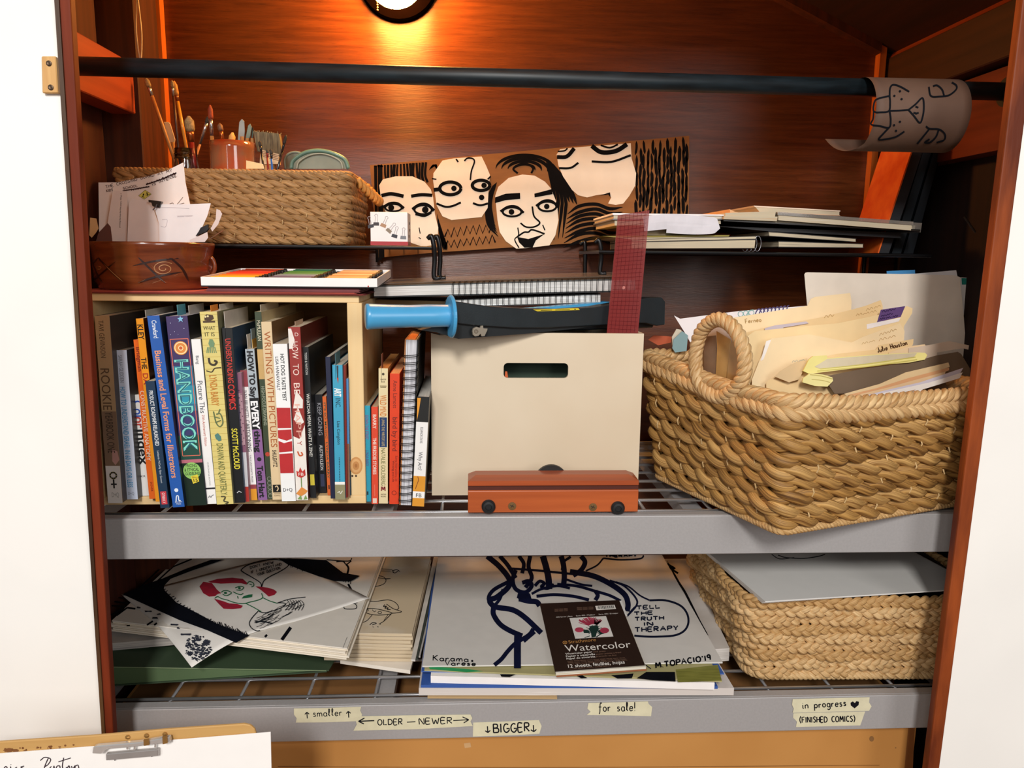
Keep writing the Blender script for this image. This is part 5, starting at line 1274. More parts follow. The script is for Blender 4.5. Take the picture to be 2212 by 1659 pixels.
# ================================================================== paper cutter lying on the file box
def cutter():
    A = np.array([-.125, .03, 0]); Bp = np.array([.192, .165, 0])
    u = nrm(Bp - A); nn = np.array([u[1], -u[0], 0])          # towards the viewer
    zb_ = FZT + .0012
    C = (A + Bp) / 2
    t = thing('paper_cutter', 'black guillotine paper cutter with a sky blue grip lying on the file box', 'paper cutter', (C[0], C[1] + .08, zb_))
    blk = M('#1d2428', rough=.42, var=.1, bump=.06, bscale=500); blue = M('#4a9fd0', rough=.32, var=.03, coat=.1)
    W = lambda x, y, e=0.0: atp(*z7(x, y), A + nn * e, nn)
    # base board with a blue bed on top
    q = [A - u * .02 - nn * .012, Bp - nn * .012, Bp - nn * .23 + u * .0, A - u * .02 - nn * .21]
    MB().slab([p + (0, 0, zb_) for p in q], (0, 0, .014)).build('base', blk, t, fix=True, bevel=.002)
    q2 = [A + u * .03 - nn * .02, Bp - u * .02 - nn * .02, Bp - u * .02 - nn * .21, A + u * .03 - nn * .19]
    MB().slab([p + (0, 0, zb_ + .0142) for p in q2], (0, 0, .004)).build('blue_bed', blue, t, fix=True)
    MB().slab([W(x, y, -.03) for x, y in ((940, 312), (1100, 300), (1535, 262), (1535, 330), (940, 330))], nn * -.02).build('blue_fence', blue, t, fix=True)
    # foot of the base seen under the arm
    low = [(372, 438), (470, 452), (600, 492), (760, 480), (1000, 462), (1320, 430), (1520, 402), (1500, 380), (1000, 380), (600, 380)]
    MB().slab([W(*p) for p in low], nn * -.018).build('blade_rail', M('#161b1e', rough=.5), t, fix=True)
    arm = [(560, 255), (640, 268), (800, 292), (1000, 305), (1250, 312), (1450, 296), (1600, 270), (1780, 238), (1860, 236), (1880, 262), (1878, 405), (1830, 412), (1760, 395), (1720, 395), (1640, 398), (1400, 412), (1150, 425), (950, 426), (700, 410), (560, 395)]
    MB().slab([W(x, y, .006) for x, y in arm], nn * -.026).build('arm', blk, t, fix=True, bevel=.0015, seg=2)
    # yellow warning label on the arm's upper edge
    p = Pen(lambda x, y: W(x, y, .0066)); p.poly([(1062, 311), (1342, 302), (1352, 314), (1090, 322)]); p.build('warning_label', M('#d9c02c', rough=.5), t)
    p = Pen(lambda x, y: W(x, y, .0068)); p.stroke([(1110, 316), (1180, 314)], 3, False); p.stroke([(1200, 314), (1290, 311)], 3, False); p.disc(1322, 309, 4); p.build('warning_print', ink(), t)
    # grip
    a, b = aty(790, 684, -.012), aty(978, 682, .018)
    ax = nrm(b - a); L = np.linalg.norm(b - a)
    Rr = np.stack([np.cross((0, 0, 1.0), ax), nrm(np.cross(ax, np.cross((0, 0, 1.0), ax))), ax], 1); Rr[:, 0] /= np.linalg.norm(Rr[:, 0])
    prof = [(0, 0), (.0155, 0), (.0172, .0015), (.0170, .006), (.0158, L * .25), (.0150, L * .5), (.0156, L * .7), (.0152, L * .93), (.0165, L * .965), (0, L * .965)]
    MB().lathe(prof, 36, o=a, R=Rr).build('grip', blue, t, smooth=True, fix=True)
    gp = [(0, L - .006), (.0275, L - .005), (.0292, L - .003), (.0292, L - .0012), (.0275, L), (0, L)]
    MB().lathe(gp, 44, o=a + (0, 0, -.001), R=Rr).build('guard_disc', blue, t, smooth=False, fix=True)
    # latch
    z8 = zoom(780, 590, 6.506)
    lp = [(1568, 820), (1580, 775), (1620, 755), (1670, 770), (1690, 740), (1715, 738), (1718, 775), (1778, 780), (1770, 810), (1735, 885), (1700, 888), (1680, 850), (1650, 880), (1605, 888), (1575, 865)]
    V2 = lambda x, y, e: atp(*z8(x, y), A + nn * e, nn)
    lo = MB().slab([V2(x, y, .0105) for x, y in lp], nn * -.003).build('latch', M('#d2c4b0', metal=.75, rough=.3), t, fix=True)
    pr = Pen(lambda x, y: V2(x, y, .0108)); pr.ring(1617, 820, 26, 6); pr.ring(1617, 820, 12, 5); pr.build('rivet', M('#6a5a4a', metal=.5, rough=.4), lo)
    return zb_ + .0186
CUTZ = cutter()

# ================================================================== spiral sketchbooks lying on the cutter
def flat_spiral(label, tl, tr, br, bl, y, depth, x_ring0, x_ring1, nring, pagecol, zlow, wirecol='#111214', rr=None):
    TL, TR, BR, BL = (aty(*p, y) for p in (tl, tr, br, bl))
    c = (BL + BR) / 2
    t = thing('spiral_notebook', label, 'notebook', (c[0], y + depth / 2, min(BL[2], BR[2])))
    th = TL[2] - BL[2]
    f = .12
    lerp = lambda p, q, k: p + (q - p) * k
    D = np.array([0, depth, 0])
    MB().slab([lerp(BL, TL, f), lerp(BR, TR, f), lerp(BR, TR, 1 - f), lerp(BL, TL, 1 - f)], D).build('pages', M(pagecol, rough=.8, col2='#cfccc8', scale=900, stretch=(.02, .02, 1), lo=.3, hi=.5), t, fix=True)
    MB().slab([lerp(BL, TL, 0), lerp(BR, TR, 0), lerp(BR, TR, f), lerp(BL, TL, f)], D).build('back_cover', M('#141517', rough=.5), t, fix=True)
    MB().slab([lerp(BL, TL, 1 - f), lerp(BR, TR, 1 - f), TR, TL], D).build('front_cover', M('#4a4a48', rough=.35), t, fix=True)
    R_ = th * .62 if rr is None else rr
    an = np.linspace(0, 2 * math.pi, 15)[:-1]
    wire = M(wirecol, rough=.4)
    first = None
    for k in range(nring):
        s = x_ring0 + (x_ring1 - x_ring0) * k / (nring - 1)
        s_ = (s - bl[0]) / (br[0] - bl[0])
        cc = (lerp(BL, BR, s_) + lerp(TL, TR, s_)) / 2
        for dx in (-.0011, .0011):
            loc = cc + np.array([dx, .003, .0008])
            if first is None:
                first = MB().tube(np.stack([.0015 * np.cos(an), R_ * .75 * np.cos(an), R_ * np.sin(an)], 1), .00042, 5, ref=(1, 0, 0), closed=True).build('ring', wire, t, space='l', smooth=True)
                o = first
            else:
                o = first.copy(); COL.objects.link(o); o.parent = t
            o.location = Vector(loc - FR[t.name][:3, 3])
    return t
flat_spiral('upper spiral sketchbook lying flat on top of the paper cutter', (808, 617), (1372, 601), (1372, 630), (808, 643), .155, .2, 978, 1368, 31, '#eceae8', 0)
flat_spiral('lower spiral sketchbook between the upper one and the cutter', (975, 648), (1297, 634), (1297, 655), (975, 664), .165, .18, 1000, 1290, 24, '#efefef', 0)
# clear film over the upper sketchbook
q = [aty(*p, .150) for p in ((812, 614), (1000, 606), (1200, 600), (1372, 596))]
tag(MB().grid(np.array([[p, p + (0, .19, .002)] for p in q]), (0, 0, -.0004)).build('plastic_sheet', M('#9a9692', rough=.15, alpha=.35)), 'clear plastic sheet lying over the upper sketchbook', 'plastic sheet')
# things lying under the sketchbooks, left
for k, (tl, tr, br, bl, c, lab) in enumerate((((808, 647), (1000, 652), (1000, 660), (808, 668), '#8a6a40', 'brown card folder under the upper sketchbook'), ((838, 655), (990, 655), (990, 664), (838, 664), '#191817', 'thin black folder beside the blue cutter grip'))):
    y = .20 + .02 * k
    o = MB().slab([aty(*p, y) for p in (bl, br, tr, tl)], (0, .16, 0)).build('paper_folder', M(c, rough=.6), fix=True)
    tag(o, lab, 'folder')

# ================================================================== translucent red ruler
def ruler():
    n = nrm((0, -1, .13)); o = np.array([.122, .0985, 1.18])
    W = lambda x, y, e=0.0: atp(x, y, o + n * e, n)
    TL, TR, BRr, BLl = W(1335, 465), W(1403, 454), W(1378, 722), W(1311, 718)
    dn = nrm(BLl - TL)
    t = thing('acrylic_ruler', 'translucent red gridded ruler standing in the file box', 'ruler', BLl + dn * .04)
    MB().slab([TL, TR, BRr + nrm(BRr - TR) * .04, BLl + dn * .04], n * -.0022).build('sheet', M('#8e3230', rough=.12, alpha=.58, var=.03), t, fix=True)
    f = lambda a, b: (W(1335, 465, .0003) * (1 - a) + W(1403, 454, .0003) * a) * (1 - b) + (W(1311, 718, .0003) * (1 - a) + W(1378, 722, .0003) * a) * b
    def fu(u, v): return f(u, v)
    p = Pen(fu)
    for k in range(1, 8): p.m.add([fu(k / 8 - .004, 0), fu(k / 8 + .004, 0), fu(k / 8 + .004, 1), fu(k / 8 - .004, 1)], [(0, 1, 2, 3)])
    for k in range(1, 30): p.m.add([fu(.06, k / 30 - .0012), fu(.94, k / 30 - .0012), fu(.94, k / 30 + .0012), fu(.06, k / 30 + .0012)], [(0, 1, 2, 3)])
    p.build('grid_lines', M('#551a1e', rough=.8, spec=.05), t)
    q = Pen(fu); q.m.add([fu(.40 + .05 * math.cos(a), .62 + .014 * math.sin(a)) for a in np.linspace(0, 6.28, 13)[:-1]], [tuple(range(12))]); q.build('hole', M('#b56a60'), t)
ruler()

# ================================================================== redwood stand with rubber feet
def wood_stand():
    yf = .008
    W = lambda x, y, Y=yf: aty(*z7(x, y), Y)
    x0, x1 = W(660, 1500)[0], W(1712, 1500)[0]
    z0 = .9335
    t = thing('wooden_stand', 'redwood block on its side with two rubber feet and two screws', 'wooden block', ((x0 + x1) / 2, yf + .02, z0))
    zg = W(1100, 1432)[2]; zg2 = W(1100, 1400)[2]; zt = W(1100, 1328, yf + .02)[2]
    red = wood('#8f3f1e', '#b3552a', 'x', rough=.4, scale=9, coat=.2)
    d = .04
    body = MB().slab([(x0, yf, z0), (x0, yf, zg), (x0, yf + .0015, zg + .001), (x0, yf + d, zg + .001), (x0, yf + d, z0)], (x1 - x0, 0, 0)).build('block', wood('#a04a22', '#c0602e', 'x', rough=.4, scale=9, coat=.2), t, fix=True, bevel=.0006)
    MB().slab([(x0, yf + .003, zg + .001), (x0, yf + .003, zg2), (x0, yf + d, zg2), (x0, yf + d, zg + .001)], (x1 - x0, 0, 0)).build('groove', M('#4f1d0e', rough=.5), t, fix=True)
    # sloping top board with clipped corners
    c = .011
    pts = [(x0, yf, zg2), (x1, yf, zg2), (x1, yf, zg2 + .007), (x1 - c, yf + .018, zt), (x0 + c, yf + .018, zt), (x0, yf, zg2 + .007)]
    m = MB()
    back = [(x, yf + d, z) for x, y, z in pts]
    V = pts + back
    m.add(V, [(0, 1, 2, 5), (5, 2, 3, 4), (6, 11, 8, 7), (11, 10, 9, 8), (0, 6, 7, 1), (1, 7, 8, 2), (2, 8, 9, 3), (3, 9, 10, 4), (4, 10, 11, 5), (5, 11, 6, 0)])
    m.build('top_board', red, t, fix=True, bevel=.0006)
    for x, y in ((787, 1525), (1585, 1535)):
        MB().lathe([(0, 0), (.0098, 0), (.0098, .003), (.0075, .0055), (.0045, .006), (.004, .0045), (0, .0045)], 28, o=W(x, y), R=rx(math.pi / 2)).build('rubber_foot', M('#17181a', rough=.45), t, smooth=False, fix=True)
    for x, y in ((933, 1525), (1432, 1531)):
        s = MB().lathe([(0, 0), (.0058, 0), (.0058, .0006), (0, .0009)], 20, o=W(x, y), R=rx(math.pi / 2)).build('screw', M('#8a6a44', metal=.7, rough=.45), t, fix=True)
        p = Pen(lambda X, Y: W(X, Y, yf - .0012)); p.stroke([(x - 12, y - 6), (x + 12, y + 6)], 4, False); p.stroke([(x - 8, y + 9), (x + 8, y - 9)], 4, False); p.build('screw_slot', M('#2a1a10'), s)
    cc = W(1178, 1328, yf + .034)
    MB().lathe([(0, 0), (.0245, 0), (.0245, .006), (0, .006)], 36, o=(cc[0], yf + .045, cc[2] - .0125), R=rx(math.pi / 2)).build('black_disc', M('#141312', rough=.5), t, fix=True)
wood_stand()

# ================================================================== things on the right riser
zr = zoom(1280, 420, 2.989)
RZ2 = RZ - .003
def pile(name, label, cat, quad, y, depth, parts, group=None, zmin=None):
    """flat item: front quad TL TR BR BL in photo pixels on plane y, run back by depth; parts = [(part, low share, high share, material, inset)]"""
    TL, TR, BR, BL = (aty(*zr(*p), y) for p in quad)
    c = (BL + BR) / 2
    t = thing(name, label, cat, (c[0], y + depth / 2, min(BL[2], BR[2])), group=group)
    L = lambda p, q, k: p + (q - p) * k
    for nm, a, b, mat, ins in parts:
        i = np.array([ins, 0, 0])
        MB().slab([L(BL, TL, a) + i + (0, ins, 0), L(BR, TR, a) - i + (0, ins, 0), L(BR, TR, b) - i + (0, ins, 0), L(BL, TL, b) + i + (0, ins, 0)], (0, depth - 2 * ins, 0)).build(nm, mat, t, fix=True)
    return t
pg = lambda c: M(c, rough=.8, col2='#c2b49a', scale=900, stretch=(.02, .02, 1), lo=.25, hi=.45)
GP = 'papers on the right riser'
sk = pile('spiral_notebook', 'cream-paged sketchbook with a wire coil at the bottom of the riser pile', 'notebook', ((250, 290), (1060, 268), (1050, 350), (250, 352)), 0.230, .2, [('back_cover', 0, .06, M('#3a2c1c'), 0), ('pages', .06, .70, pg('#dcc9a4'), .001), ('inner_cover', .70, .78, M('#2a2018'), 0), ('upper_pages', .78, .97, pg('#e0cfae'), .001), ('front_cover', .97, 1.0, M('#55504a'), 0)], GP)
cc = aty(*zr(1068, 318), .23)
an = np.linspace(0, 2 * math.pi, 15)[:-1]
r0 = MB().tube(np.stack([.006 * np.cos(an), 0 * an, .0125 * np.sin(an)], 1), .0007, 6, ref=(0, 1, 0), closed=True).build('ring', M('#8a8a90', metal=.8, rough=.3), sk, space='l', smooth=True)
for k in range(4):
    o = r0 if k == 0 else r0.copy()
    if k: COL.objects.link(o); o.parent = sk
    o.location = Vector(cc + np.array([0, .002 + .019 * k, 0]) - FR[sk.name][:3, 3])
pile('notebook', 'thin yellow pad edge lying on the cream sketchbook', 'notepad', ((60, 268), (885, 262), (870, 288), (250, 290)), 0.235, .19, [('pages', 0, .6, pg('#cdb548'), .001), ('cover', .6, 1, M('#8a7a2c'), 0)], GP)
pile('notebook', 'short stack of yellow and sage note blocks on the riser', 'notepad', ((330, 200), (668, 196), (668, 262), (330, 264)), 0.245, .12, [('lower_block', 0, .3, pg('#cfae3c'), 0), ('pages', .3, 1, pg('#b9a86a'), .002)], GP)
pile('notebook', 'sage green note block beside the yellow one', 'notepad', ((476, 200), (668, 196), (668, 256), (476, 258)), 0.242, .002, [('pages', 0, 1, M('#8f9468'), 0)], GP)
pile('magazine_stack', 'loose bundle of white stapled papers on the riser behind the ruler', 'papers', ((130, 120), (848, 130), (848, 190), (130, 200)), 0.230, .2, [('lower_sheets', 0, .45, pg('#b8b4bc'), .004), ('folded_sheet', .45, .55, M('#7a7880'), 0), ('upper_sheets', .55, .85, pg('#dcd8dc'), .002), ('top_sheet', .85, 1, M('#efeaea'), 0)], GP)
p = [aty(*zr(*q), .225) for q in catmull([(330, 190), (500, 175), (660, 185), (765, 195), (770, 205), (660, 210), (480, 200)], 5)]
tag(MB().tube(np.array(p), .0006, 4, ref=(0, 1, 0), b=.012).build('paper_sheet', M('#d8d4da', rough=.8)), 'folded white sheet curling out of the paper bundle', 'paper', GP)
pile('book', 'grey book lying low on the right end of the riser', 'book', ((1200, 300), (1752, 318), (1750, 346), (1200, 342)), 0.240, .19, [('back_cover', 0, .12, M('#1c1c1e'), 0), ('pages', .12, .9, pg('#5a5650'), .001), ('front_cover', .9, 1, M('#1c1c1e'), 0)], GP)
pile('book', 'dark taupe book lying on the low grey one', 'book', ((1135, 238), (1704, 284), (1704, 308), (1140, 270)), 0.240, .19, [('back_cover', 0, .12, M('#18161a'), 0), ('pages', .12, .88, pg('#5f564e'), .001), ('front_cover', .88, 1, M('#18161a'), 0)], GP)
pile('book', 'black-covered book under the brown portfolio', 'book', ((800, 205), (1990, 246), (1990, 282), (1120, 236)), 0.245, .18, [('cover', 0, 1, M('#131318', rough=.5), 0)], GP)
pile('portfolio', 'black portfolio with tan papers and a clear sleeve on the riser', 'portfolio', ((848, 150), (2120, 200), (2115, 240), (848, 172)), 0.225, .22, [('cover', 0, .35, M('#191512', rough=.4), 0), ('papers', .35, 1.0, pg('#b8a890'), .006)], GP)
pile('paper_stack', 'tan paper sheaf with curled edge on the left of the portfolio', 'papers', ((850, 118), (1200, 108), (1190, 172), (848, 160)), 0.220, .2, [('lower_sheets', 0, .45, pg('#c08a50'), 0), ('upper_sheets', .45, 1, pg('#dcae78'), .003)], GP)
pile('plastic_sleeve', 'clear plastic sleeve of white papers on the portfolio', 'sleeve', ((1195, 112), (2072, 176), (2068, 232), (1195, 166)), 0.218, .2, [('papers', 0, .62, pg('#cfc8be'), .002), ('film', .62, 1, M('#8f8880', rough=.15, alpha=.6), 0)], GP)
pile('plastic_sleeve', 'crumpled clear sleeve end at the right of the portfolio', 'sleeve', ((2060, 180), (2128, 184), (2118, 246), (2070, 236)), 0.230, .15, [('film', 0, 1, M('#7f7a74', rough=.15, alpha=.55), 0)], GP)
pile('book', 'thin white-edged book topmost on the riser pile', 'book', ((1040, 72), (1600, 104), (1598, 138), (1080, 116)), 0.250, .15, [('back_cover', 0, .14, M('#cfa98a'), 0), ('pages', .14, .8, pg('#e8cfb0'), .001), ('front_cover', .8, 1, M('#e9d2bc'), 0)], GP)
tag(MB().slab([aty(*zr(*q), .23) for q in ((885, 95), (920, 112), (1000, 128), (1120, 118), (1000, 140), (890, 122))], (0, .15, 0)).build('paper_sheet', M('#d9a878', rough=.8), fix=True), 'curled tan sheet corner above the tan sheaf', 'paper', GP)

# leaning binders at the right back
def leaning(label, quad, y, depth, col, name='binder', cat='binder', rough=.5, zf=None):
    Q = [aty(*q, y) for q in quad]
    top0, top1, bot1, bot0 = Q
    k0 = (RZ2 + .001 - top0[2]) / (bot0[2] - top0[2]); b0 = top0 + (bot0 - top0) * k0
    k1 = (RZ2 + .001 - top1[2]) / (bot1[2] - top1[2]); b1 = top1 + (bot1 - top1) * k1
    t = thing(name, label, cat, ((b0[0] + b1[0]) / 2, y + depth / 2, RZ2 + .001), group='binders leaning at the back right')
    MB().slab([b0, b1, top1, top0], (0, .002, 0)).build('spine', M(col, rough=rough, var=.12, scale=60), t, fix=True)
    e = (b1 - b0) * .06
    MB().slab([b0, b0 + e, top0 + e, top0], (0, depth, 0)).build('cover', M(col, rough=rough), t, fix=True)
    MB().slab([b1 - e, b1, top1, top1 - e], (0, depth, 0)).build('cover', M(col, rough=rough), t, fix=True)
    MB().slab([b0 + e * 1.5 + (0, .003, 0), b1 - e * 1.5 + (0, .003, 0), top1 - e * 1.5 + (0, .003, -.004), top0 + e * 1.5 + (0, .003, -.004)], (0, depth - .006, 0)).build('papers', M('#8a8076', rough=.8), t, fix=True)
def orange_binder():
    y0, dp = .268, .105
    T0, B0 = aty(1992, 255, y0), aty(1919, 476, y0)
    u = (B0 - T0) / (B0[2] - T0[2]); B0 = T0 + u * (RZ2 + .001 - T0[2])
    t = thing('binder', 'bright orange binder with a dark spine leaning right at the end of the riser', 'binder', (B0[0], y0 + dp / 2, RZ2 + .001), group='binders leaning at the back right')
    D = np.array([0, dp, 0])
    MB().slab([B0, T0, T0 + D, B0 + D], (.0025, 0, 0)).build('cover', M('#cf4a0c', rough=.55, col2='#e0661c', scale=30), t, fix=True)
    W_ = np.array([.02, 0, 0])
    MB().slab([B0 + (.003, 0, 0), B0 + W_, T0 + W_, T0 + (.003, 0, 0)], (0, .0025, 0)).build('spine', M('#1f2126', rough=.5), t, fix=True)
    MB().slab([B0 + (.004, .004, 0), B0 + W_ + (0, .004, 0), T0 + W_ + (0, .004, -.004), T0 + (.004, .004, -.004)], D * .92).build('papers', M('#8a8076', rough=.8), t, fix=True)
orange_binder()
leaning('first blue-black binder leaning right of the dark grey one', ((2012, 265), (2032, 265), (1968, 480), (1946, 479)), .30, .14, '#0d1820')
leaning('second blue-black binder leaning right of the dark grey one', ((2033, 268), (2050, 268), (1992, 482), (1970, 481)), .30, .14, '#0c141c')

# ================================================================== kraft paper drawing over the rod
def kraft():
    yc, zc, R = .098, 1.499, .0505
    xl, xr = aty(1886, 200, .06)[0], aty(2072, 200, .08)[0]
    na, nx = 44, 12
    P = np.zeros((nx, na, 3))
    for i in range(nx):
        s = i / (nx - 1)
        for j in range(na):
            a = math.radians(118 - 345 * 0 - (330) * j / (na - 1) * .80)      # from behind the top, over the front, round below
            r = R
            x = xl + (xr - xl) * s
            if a < math.radians(-60): x -= (1 - s) * .018 * (math.radians(-60) - a)
            # a: 90 = top, 0 = front, -90 = bottom
            P[i, j] = (x, yc - r * math.cos(a), zc + r * math.sin(a))
    t = thing('kraft_drawing', 'brown kraft paper with black ink drawing draped round the right end of the rod', 'drawing', ((xl + xr) / 2, yc, zc - R))
    sh = MB().grid(P, (0, .0004, 0)).build('paper', M('#624839', rough=.7, col2='#553d30', scale=12, bump=.1, bscale=40), t, smooth=True)
    y7 = zoom(1800, 100, 3.318)
    def on(x, y):
        px, py = y7(x, y); d = ray(px, py)
        # ray against the cylinder (yc, zc, R + small)
        o = CAMPOS; rr = R + .0008
        A_ = d[1] ** 2 + d[2] ** 2; B_2 = 2 * ((o[1] - yc) * d[1] + (o[2] - zc) * d[2]); C_ = (o[1] - yc) ** 2 + (o[2] - zc) ** 2 - rr * rr
        D_2 = max(0, B_2 * B_2 - 4 * A_ * C_)
        return o + d * ((-B_2 - math.sqrt(D_2)) / (2 * A_))
    p = Pen(on)
    w = 12
    for s in ([(405, 355), (330, 372), (297, 395), (290, 465), (345, 472), (400, 462), (408, 400), (405, 355), (408, 300), (430, 275), (480, 288), (545, 325)],
              [(400, 462), (470, 460), (540, 455)], [(540, 455), (590, 415), (640, 370), (650, 440), (640, 510), (620, 548), (580, 500), (540, 455)], [(590, 430), (610, 440)], [(590, 485), (612, 475)], [(575, 475), (595, 480)],
              [(290, 465), (285, 520), (270, 560), (330, 570), (400, 582), (412, 530), (405, 465)], [(400, 582), (360, 625), (325, 668), (380, 665), (450, 648), (510, 610)],
              [(685, 290), (700, 355), (760, 360), (830, 350), (880, 310), (882, 280), (850, 258)], [(795, 355), (780, 310), (745, 280), (715, 285)], [(665, 572), (690, 590), (760, 595), (800, 630), (795, 670), (740, 690)], [(690, 590), (650, 640), (600, 700)], [(755, 600), (735, 650), (690, 690), (655, 690), (690, 665)]):
        p.stroke(s, w, n=6)
    for x, y in ((438, 355), (478, 322), (490, 378), (436, 565), (478, 540), (450, 605)): p.disc(x, y, 8)
    p.build('ink_drawing', ink('#0f1218'), sh)
kraft()
# ================================================================== big file basket (right, turned corner-on)
def big_basket():
    z0 = .9335
    C0 = atz(1686, 1150, z0 + .004)
    th = math.radians(20.5)
    bx_, by_ = np.array([math.cos(th), math.sin(th), 0]), np.array([-math.sin(th), math.cos(th), 0])
    w, d = .365, .285; fl = .022
    cen = C0 + bx_ * w / 2 + by_ * d / 2
    R = np.stack([bx_, by_, (0, 0, 1.0)], 1)
    t = thing('wicker_basket', 'big water-hyacinth basket with a looped handle, packed with manila folders', 'basket', (cen[0], cen[1], z0), R)
    H0 = .152
    def rimz(P):      # the left back corner stands higher
        return H0 + .028 * np.clip((P[:, 1] + d / 2) / d, 0, 1) * np.clip((w / 2 - P[:, 0]) / w, 0, 1) + .010 * np.exp(-(((P[:, 0] + w / 2) ** 2 + (P[:, 1] + d / 2) ** 2) / .06 ** 2))
    cols = [wick('#6a431a', '#c29452'), wick('#785022', '#cfa362'), wick('#5c3a16', '#b58646')]
    nrow = 9
    for k in range(nrow):
        f = (k + .8) / (nrow + .1)
        ww, dd = w + 2 * fl * f, d + 2 * fl * f
        P, N = rrect(ww + .003 * math.sin(k * 1.9), dd, .012 + .01 * f, 150)
        zz = .004 + rimz(P) * f + .0015 * np.sin(np.arange(len(P)) * .13 + k * 2)
        wv = .0022 * np.sin(np.arange(len(P)) * (2 * math.pi / 150 * 11) + k * math.pi)
        P3 = np.column_stack([P + N * wv[:, None], zz]); N3 = np.column_stack([N, np.zeros(len(N))]); U = np.tile((0, 0, 1.0), (len(N), 1))
        st = Strands(); rope(st, P3, U, N3, True, .078, .0054, .0050, .0076, .0062, phase=k * 2.1, res=18, n=8)
        st.build('woven_row', cols[k % 3], t, smooth=True, space='l')
    # base edge
    P, N = rrect(w + .004, d + .004, .012, 120); P3 = np.column_stack([P, np.full(len(P), .005)]); N3 = np.column_stack([N, 0 * N[:, 0]])
    st = Strands(); rope(st, P3, np.tile((0, 0, 1.0), (len(N), 1)), N3, True, .018, .0022, .0028, .0036, .0034, strands=3, res=9)
    st.build('base_edge', wick('#a87c44', '#d6b07a'), t, smooth=True, space='l')
    # plaited rim: two coils leaning against each other
    rimm = wick('#a87a44', '#dcb884')
    for j, (dz, sg) in enumerate(((.006, 1), (.021, -1))):
        P, N = rrect(w + 2 * fl + .006 - .004 * j, d + 2 * fl + .006 - .004 * j, .024, 150)
        P3 = np.column_stack([P, rimz(P) + dz + .001]); N3 = np.column_stack([N, 0 * N[:, 0]])
        if sg < 0: P3, N3 = P3[::-1], N3[::-1]
        st = Strands(); rope(st, P3, np.tile((0, 0, 1.0), (len(N), 1)), N3, True, .040, .0052, .0052, .0064, .0056, strands=3, res=16, phase=j)
        st.build('rim_coil', rimm, t, smooth=True, space='l')
    lining(w + .012, d + .012, w + 2 * fl, d + 2 * fl, H0 + .0, .014).build('lining', M('#4a3016', rough=.9, var=.25), t, space='l')
    # pale stitches
    m = MB()
    rs = random.Random(4)
    for face in range(2):
        n = 6 if face == 0 else 5
        L = w if face == 0 else d
        for k in range(n):
            s = -L / 2 + .035 + k * (L - .06) / (n - 1)
            for j in range(nrow):
                if (j + k) % 2: continue
                f = (j + 1.3) / (nrow + .1); off = fl * f + .0065
                z = .004 + H0 * f * (1.05 if face else 1.0)
                if face == 0: q = [(s, -d / 2 - off, z - .006), (s + .001, -d / 2 - off - .002, z), (s, -d / 2 - off, z + .006)]
                else: q = [(-w / 2 - off, s, z - .006), (-w / 2 - off - .002, s, z), (-w / 2 - off, s, z + .006)]
                m.tube(q, .0012, 5, ref=(.3, .3, 0))
    so = m.build('stitching', M('#c4a472', rough=.7), t, space='l'); so['kind'] = 'stuff'
    # looped handle in the plane of the left face
    o = C0 - bx_ * (fl * .9 + .009); n = -bx_
    pts = [atp(x, y, o, n) for x, y in catmull([(1553, 690), (1590, 715), (1609, 770), (1600, 825), (1556, 858), (1515, 832), (1502, 775), (1516, 715)], 7, True)]
    P = np.array(pts); Nn = np.tile(n, (len(P), 1)); cc = P.mean(0); U = P - cc; U /= np.linalg.norm(U, axis=1)[:, None]
    st = Strands(); rope(st, P, U, Nn, True, .030, .0048, .0048, .0062, .0056, strands=3, res=14)
    st.build('handle', wick('#b0834c', '#e0bf8e'), t, smooth=True)
    return C0, bx_, by_, w, d
BC, BBX, BBY, BW, BD = big_basket()

# ------------------------------------------------------------------ files standing in the big basket
zf = zoom(1440, 580, 3.253)
GF = 'papers in the big basket'
def fsheet(label, pts, y, col, cat='folder', name='manila_folder', bend=0.004, tilt=.12, th=.0006):
    """folder leaning back a little; outline in photo coordinates on its own leaning plane"""
    y = y - (.03 if y > .16 else .03 * max(0, (y - .1) / .06)); n = nrm((0.0, -1, tilt)); o = np.array([.45, y, 1.12])
    P = [atp(*zf(*p), o, n) for p in pts]
    ob = MB().slab(P, -n * th).build(name, M(col, rough=.75, var=.05, scale=18), fix=True)
    tag(ob, label, cat, GF)
    return ob, (lambda x, yy, e=.0004: atp(*zf(x, yy), o + n * e, n))
def fscrib(ob, f, x0, y0, x1, y1, h, w, col, words=2, seed=3):
    p = Pen(lambda x, y: f(x, y)); scrib(p, x0, y0, x1, y1, h, w, seed, words); p.build('handwriting', ink(col), ob)
def fnote(ob, f, s, x0, y0, x1, y1, h, w, col='#b08c58', seed=2, name='handwriting'):
    p = Pen(lambda x, y: f(x, y)); hw(p, s, x0, y0, x1, y1, h, w, seed); p.build(name, ink(col), ob)
man, man2, man3 = '#efd3a0', '#e8c894', '#f2d8ac'
ob, f = fsheet('cream board at the far right edge of the big basket', [(2140, 38), (2240, 36), (2240, 640), (2150, 640)], .285, '#e0c9b0', 'card', 'card', tilt=.05)
ob, f = fsheet('white sheet with a teal tab at the right of the basket', [(2060, 62), (2146, 68), (2142, 620), (2120, 840), (2040, 840)], .262, '#dcdad8', 'paper', 'paper_sheet', tilt=.05)
p = Pen(f); p.poly([(2072, 68), (2147, 68), (2147, 113), (2075, 113)]); p.build('teal_tab', M('#1f7f74', rough=.5), ob)
ob, f = fsheet('thin white sheet peeking above the big white folder', [(1560, 42), (1750, 36), (2035, 12), (2045, 60), (2060, 400), (1560, 400)], .272, '#eee9e8', 'paper', 'paper_sheet', tilt=.05)
ob, f = fsheet('folder with a blue tab behind the big white folder', [(1500, 60), (1548, 40), (1546, 18), (1745, 10), (1747, 42), (1900, 60), (1900, 500), (1500, 500)], .280, '#3d86bd', tilt=.05)
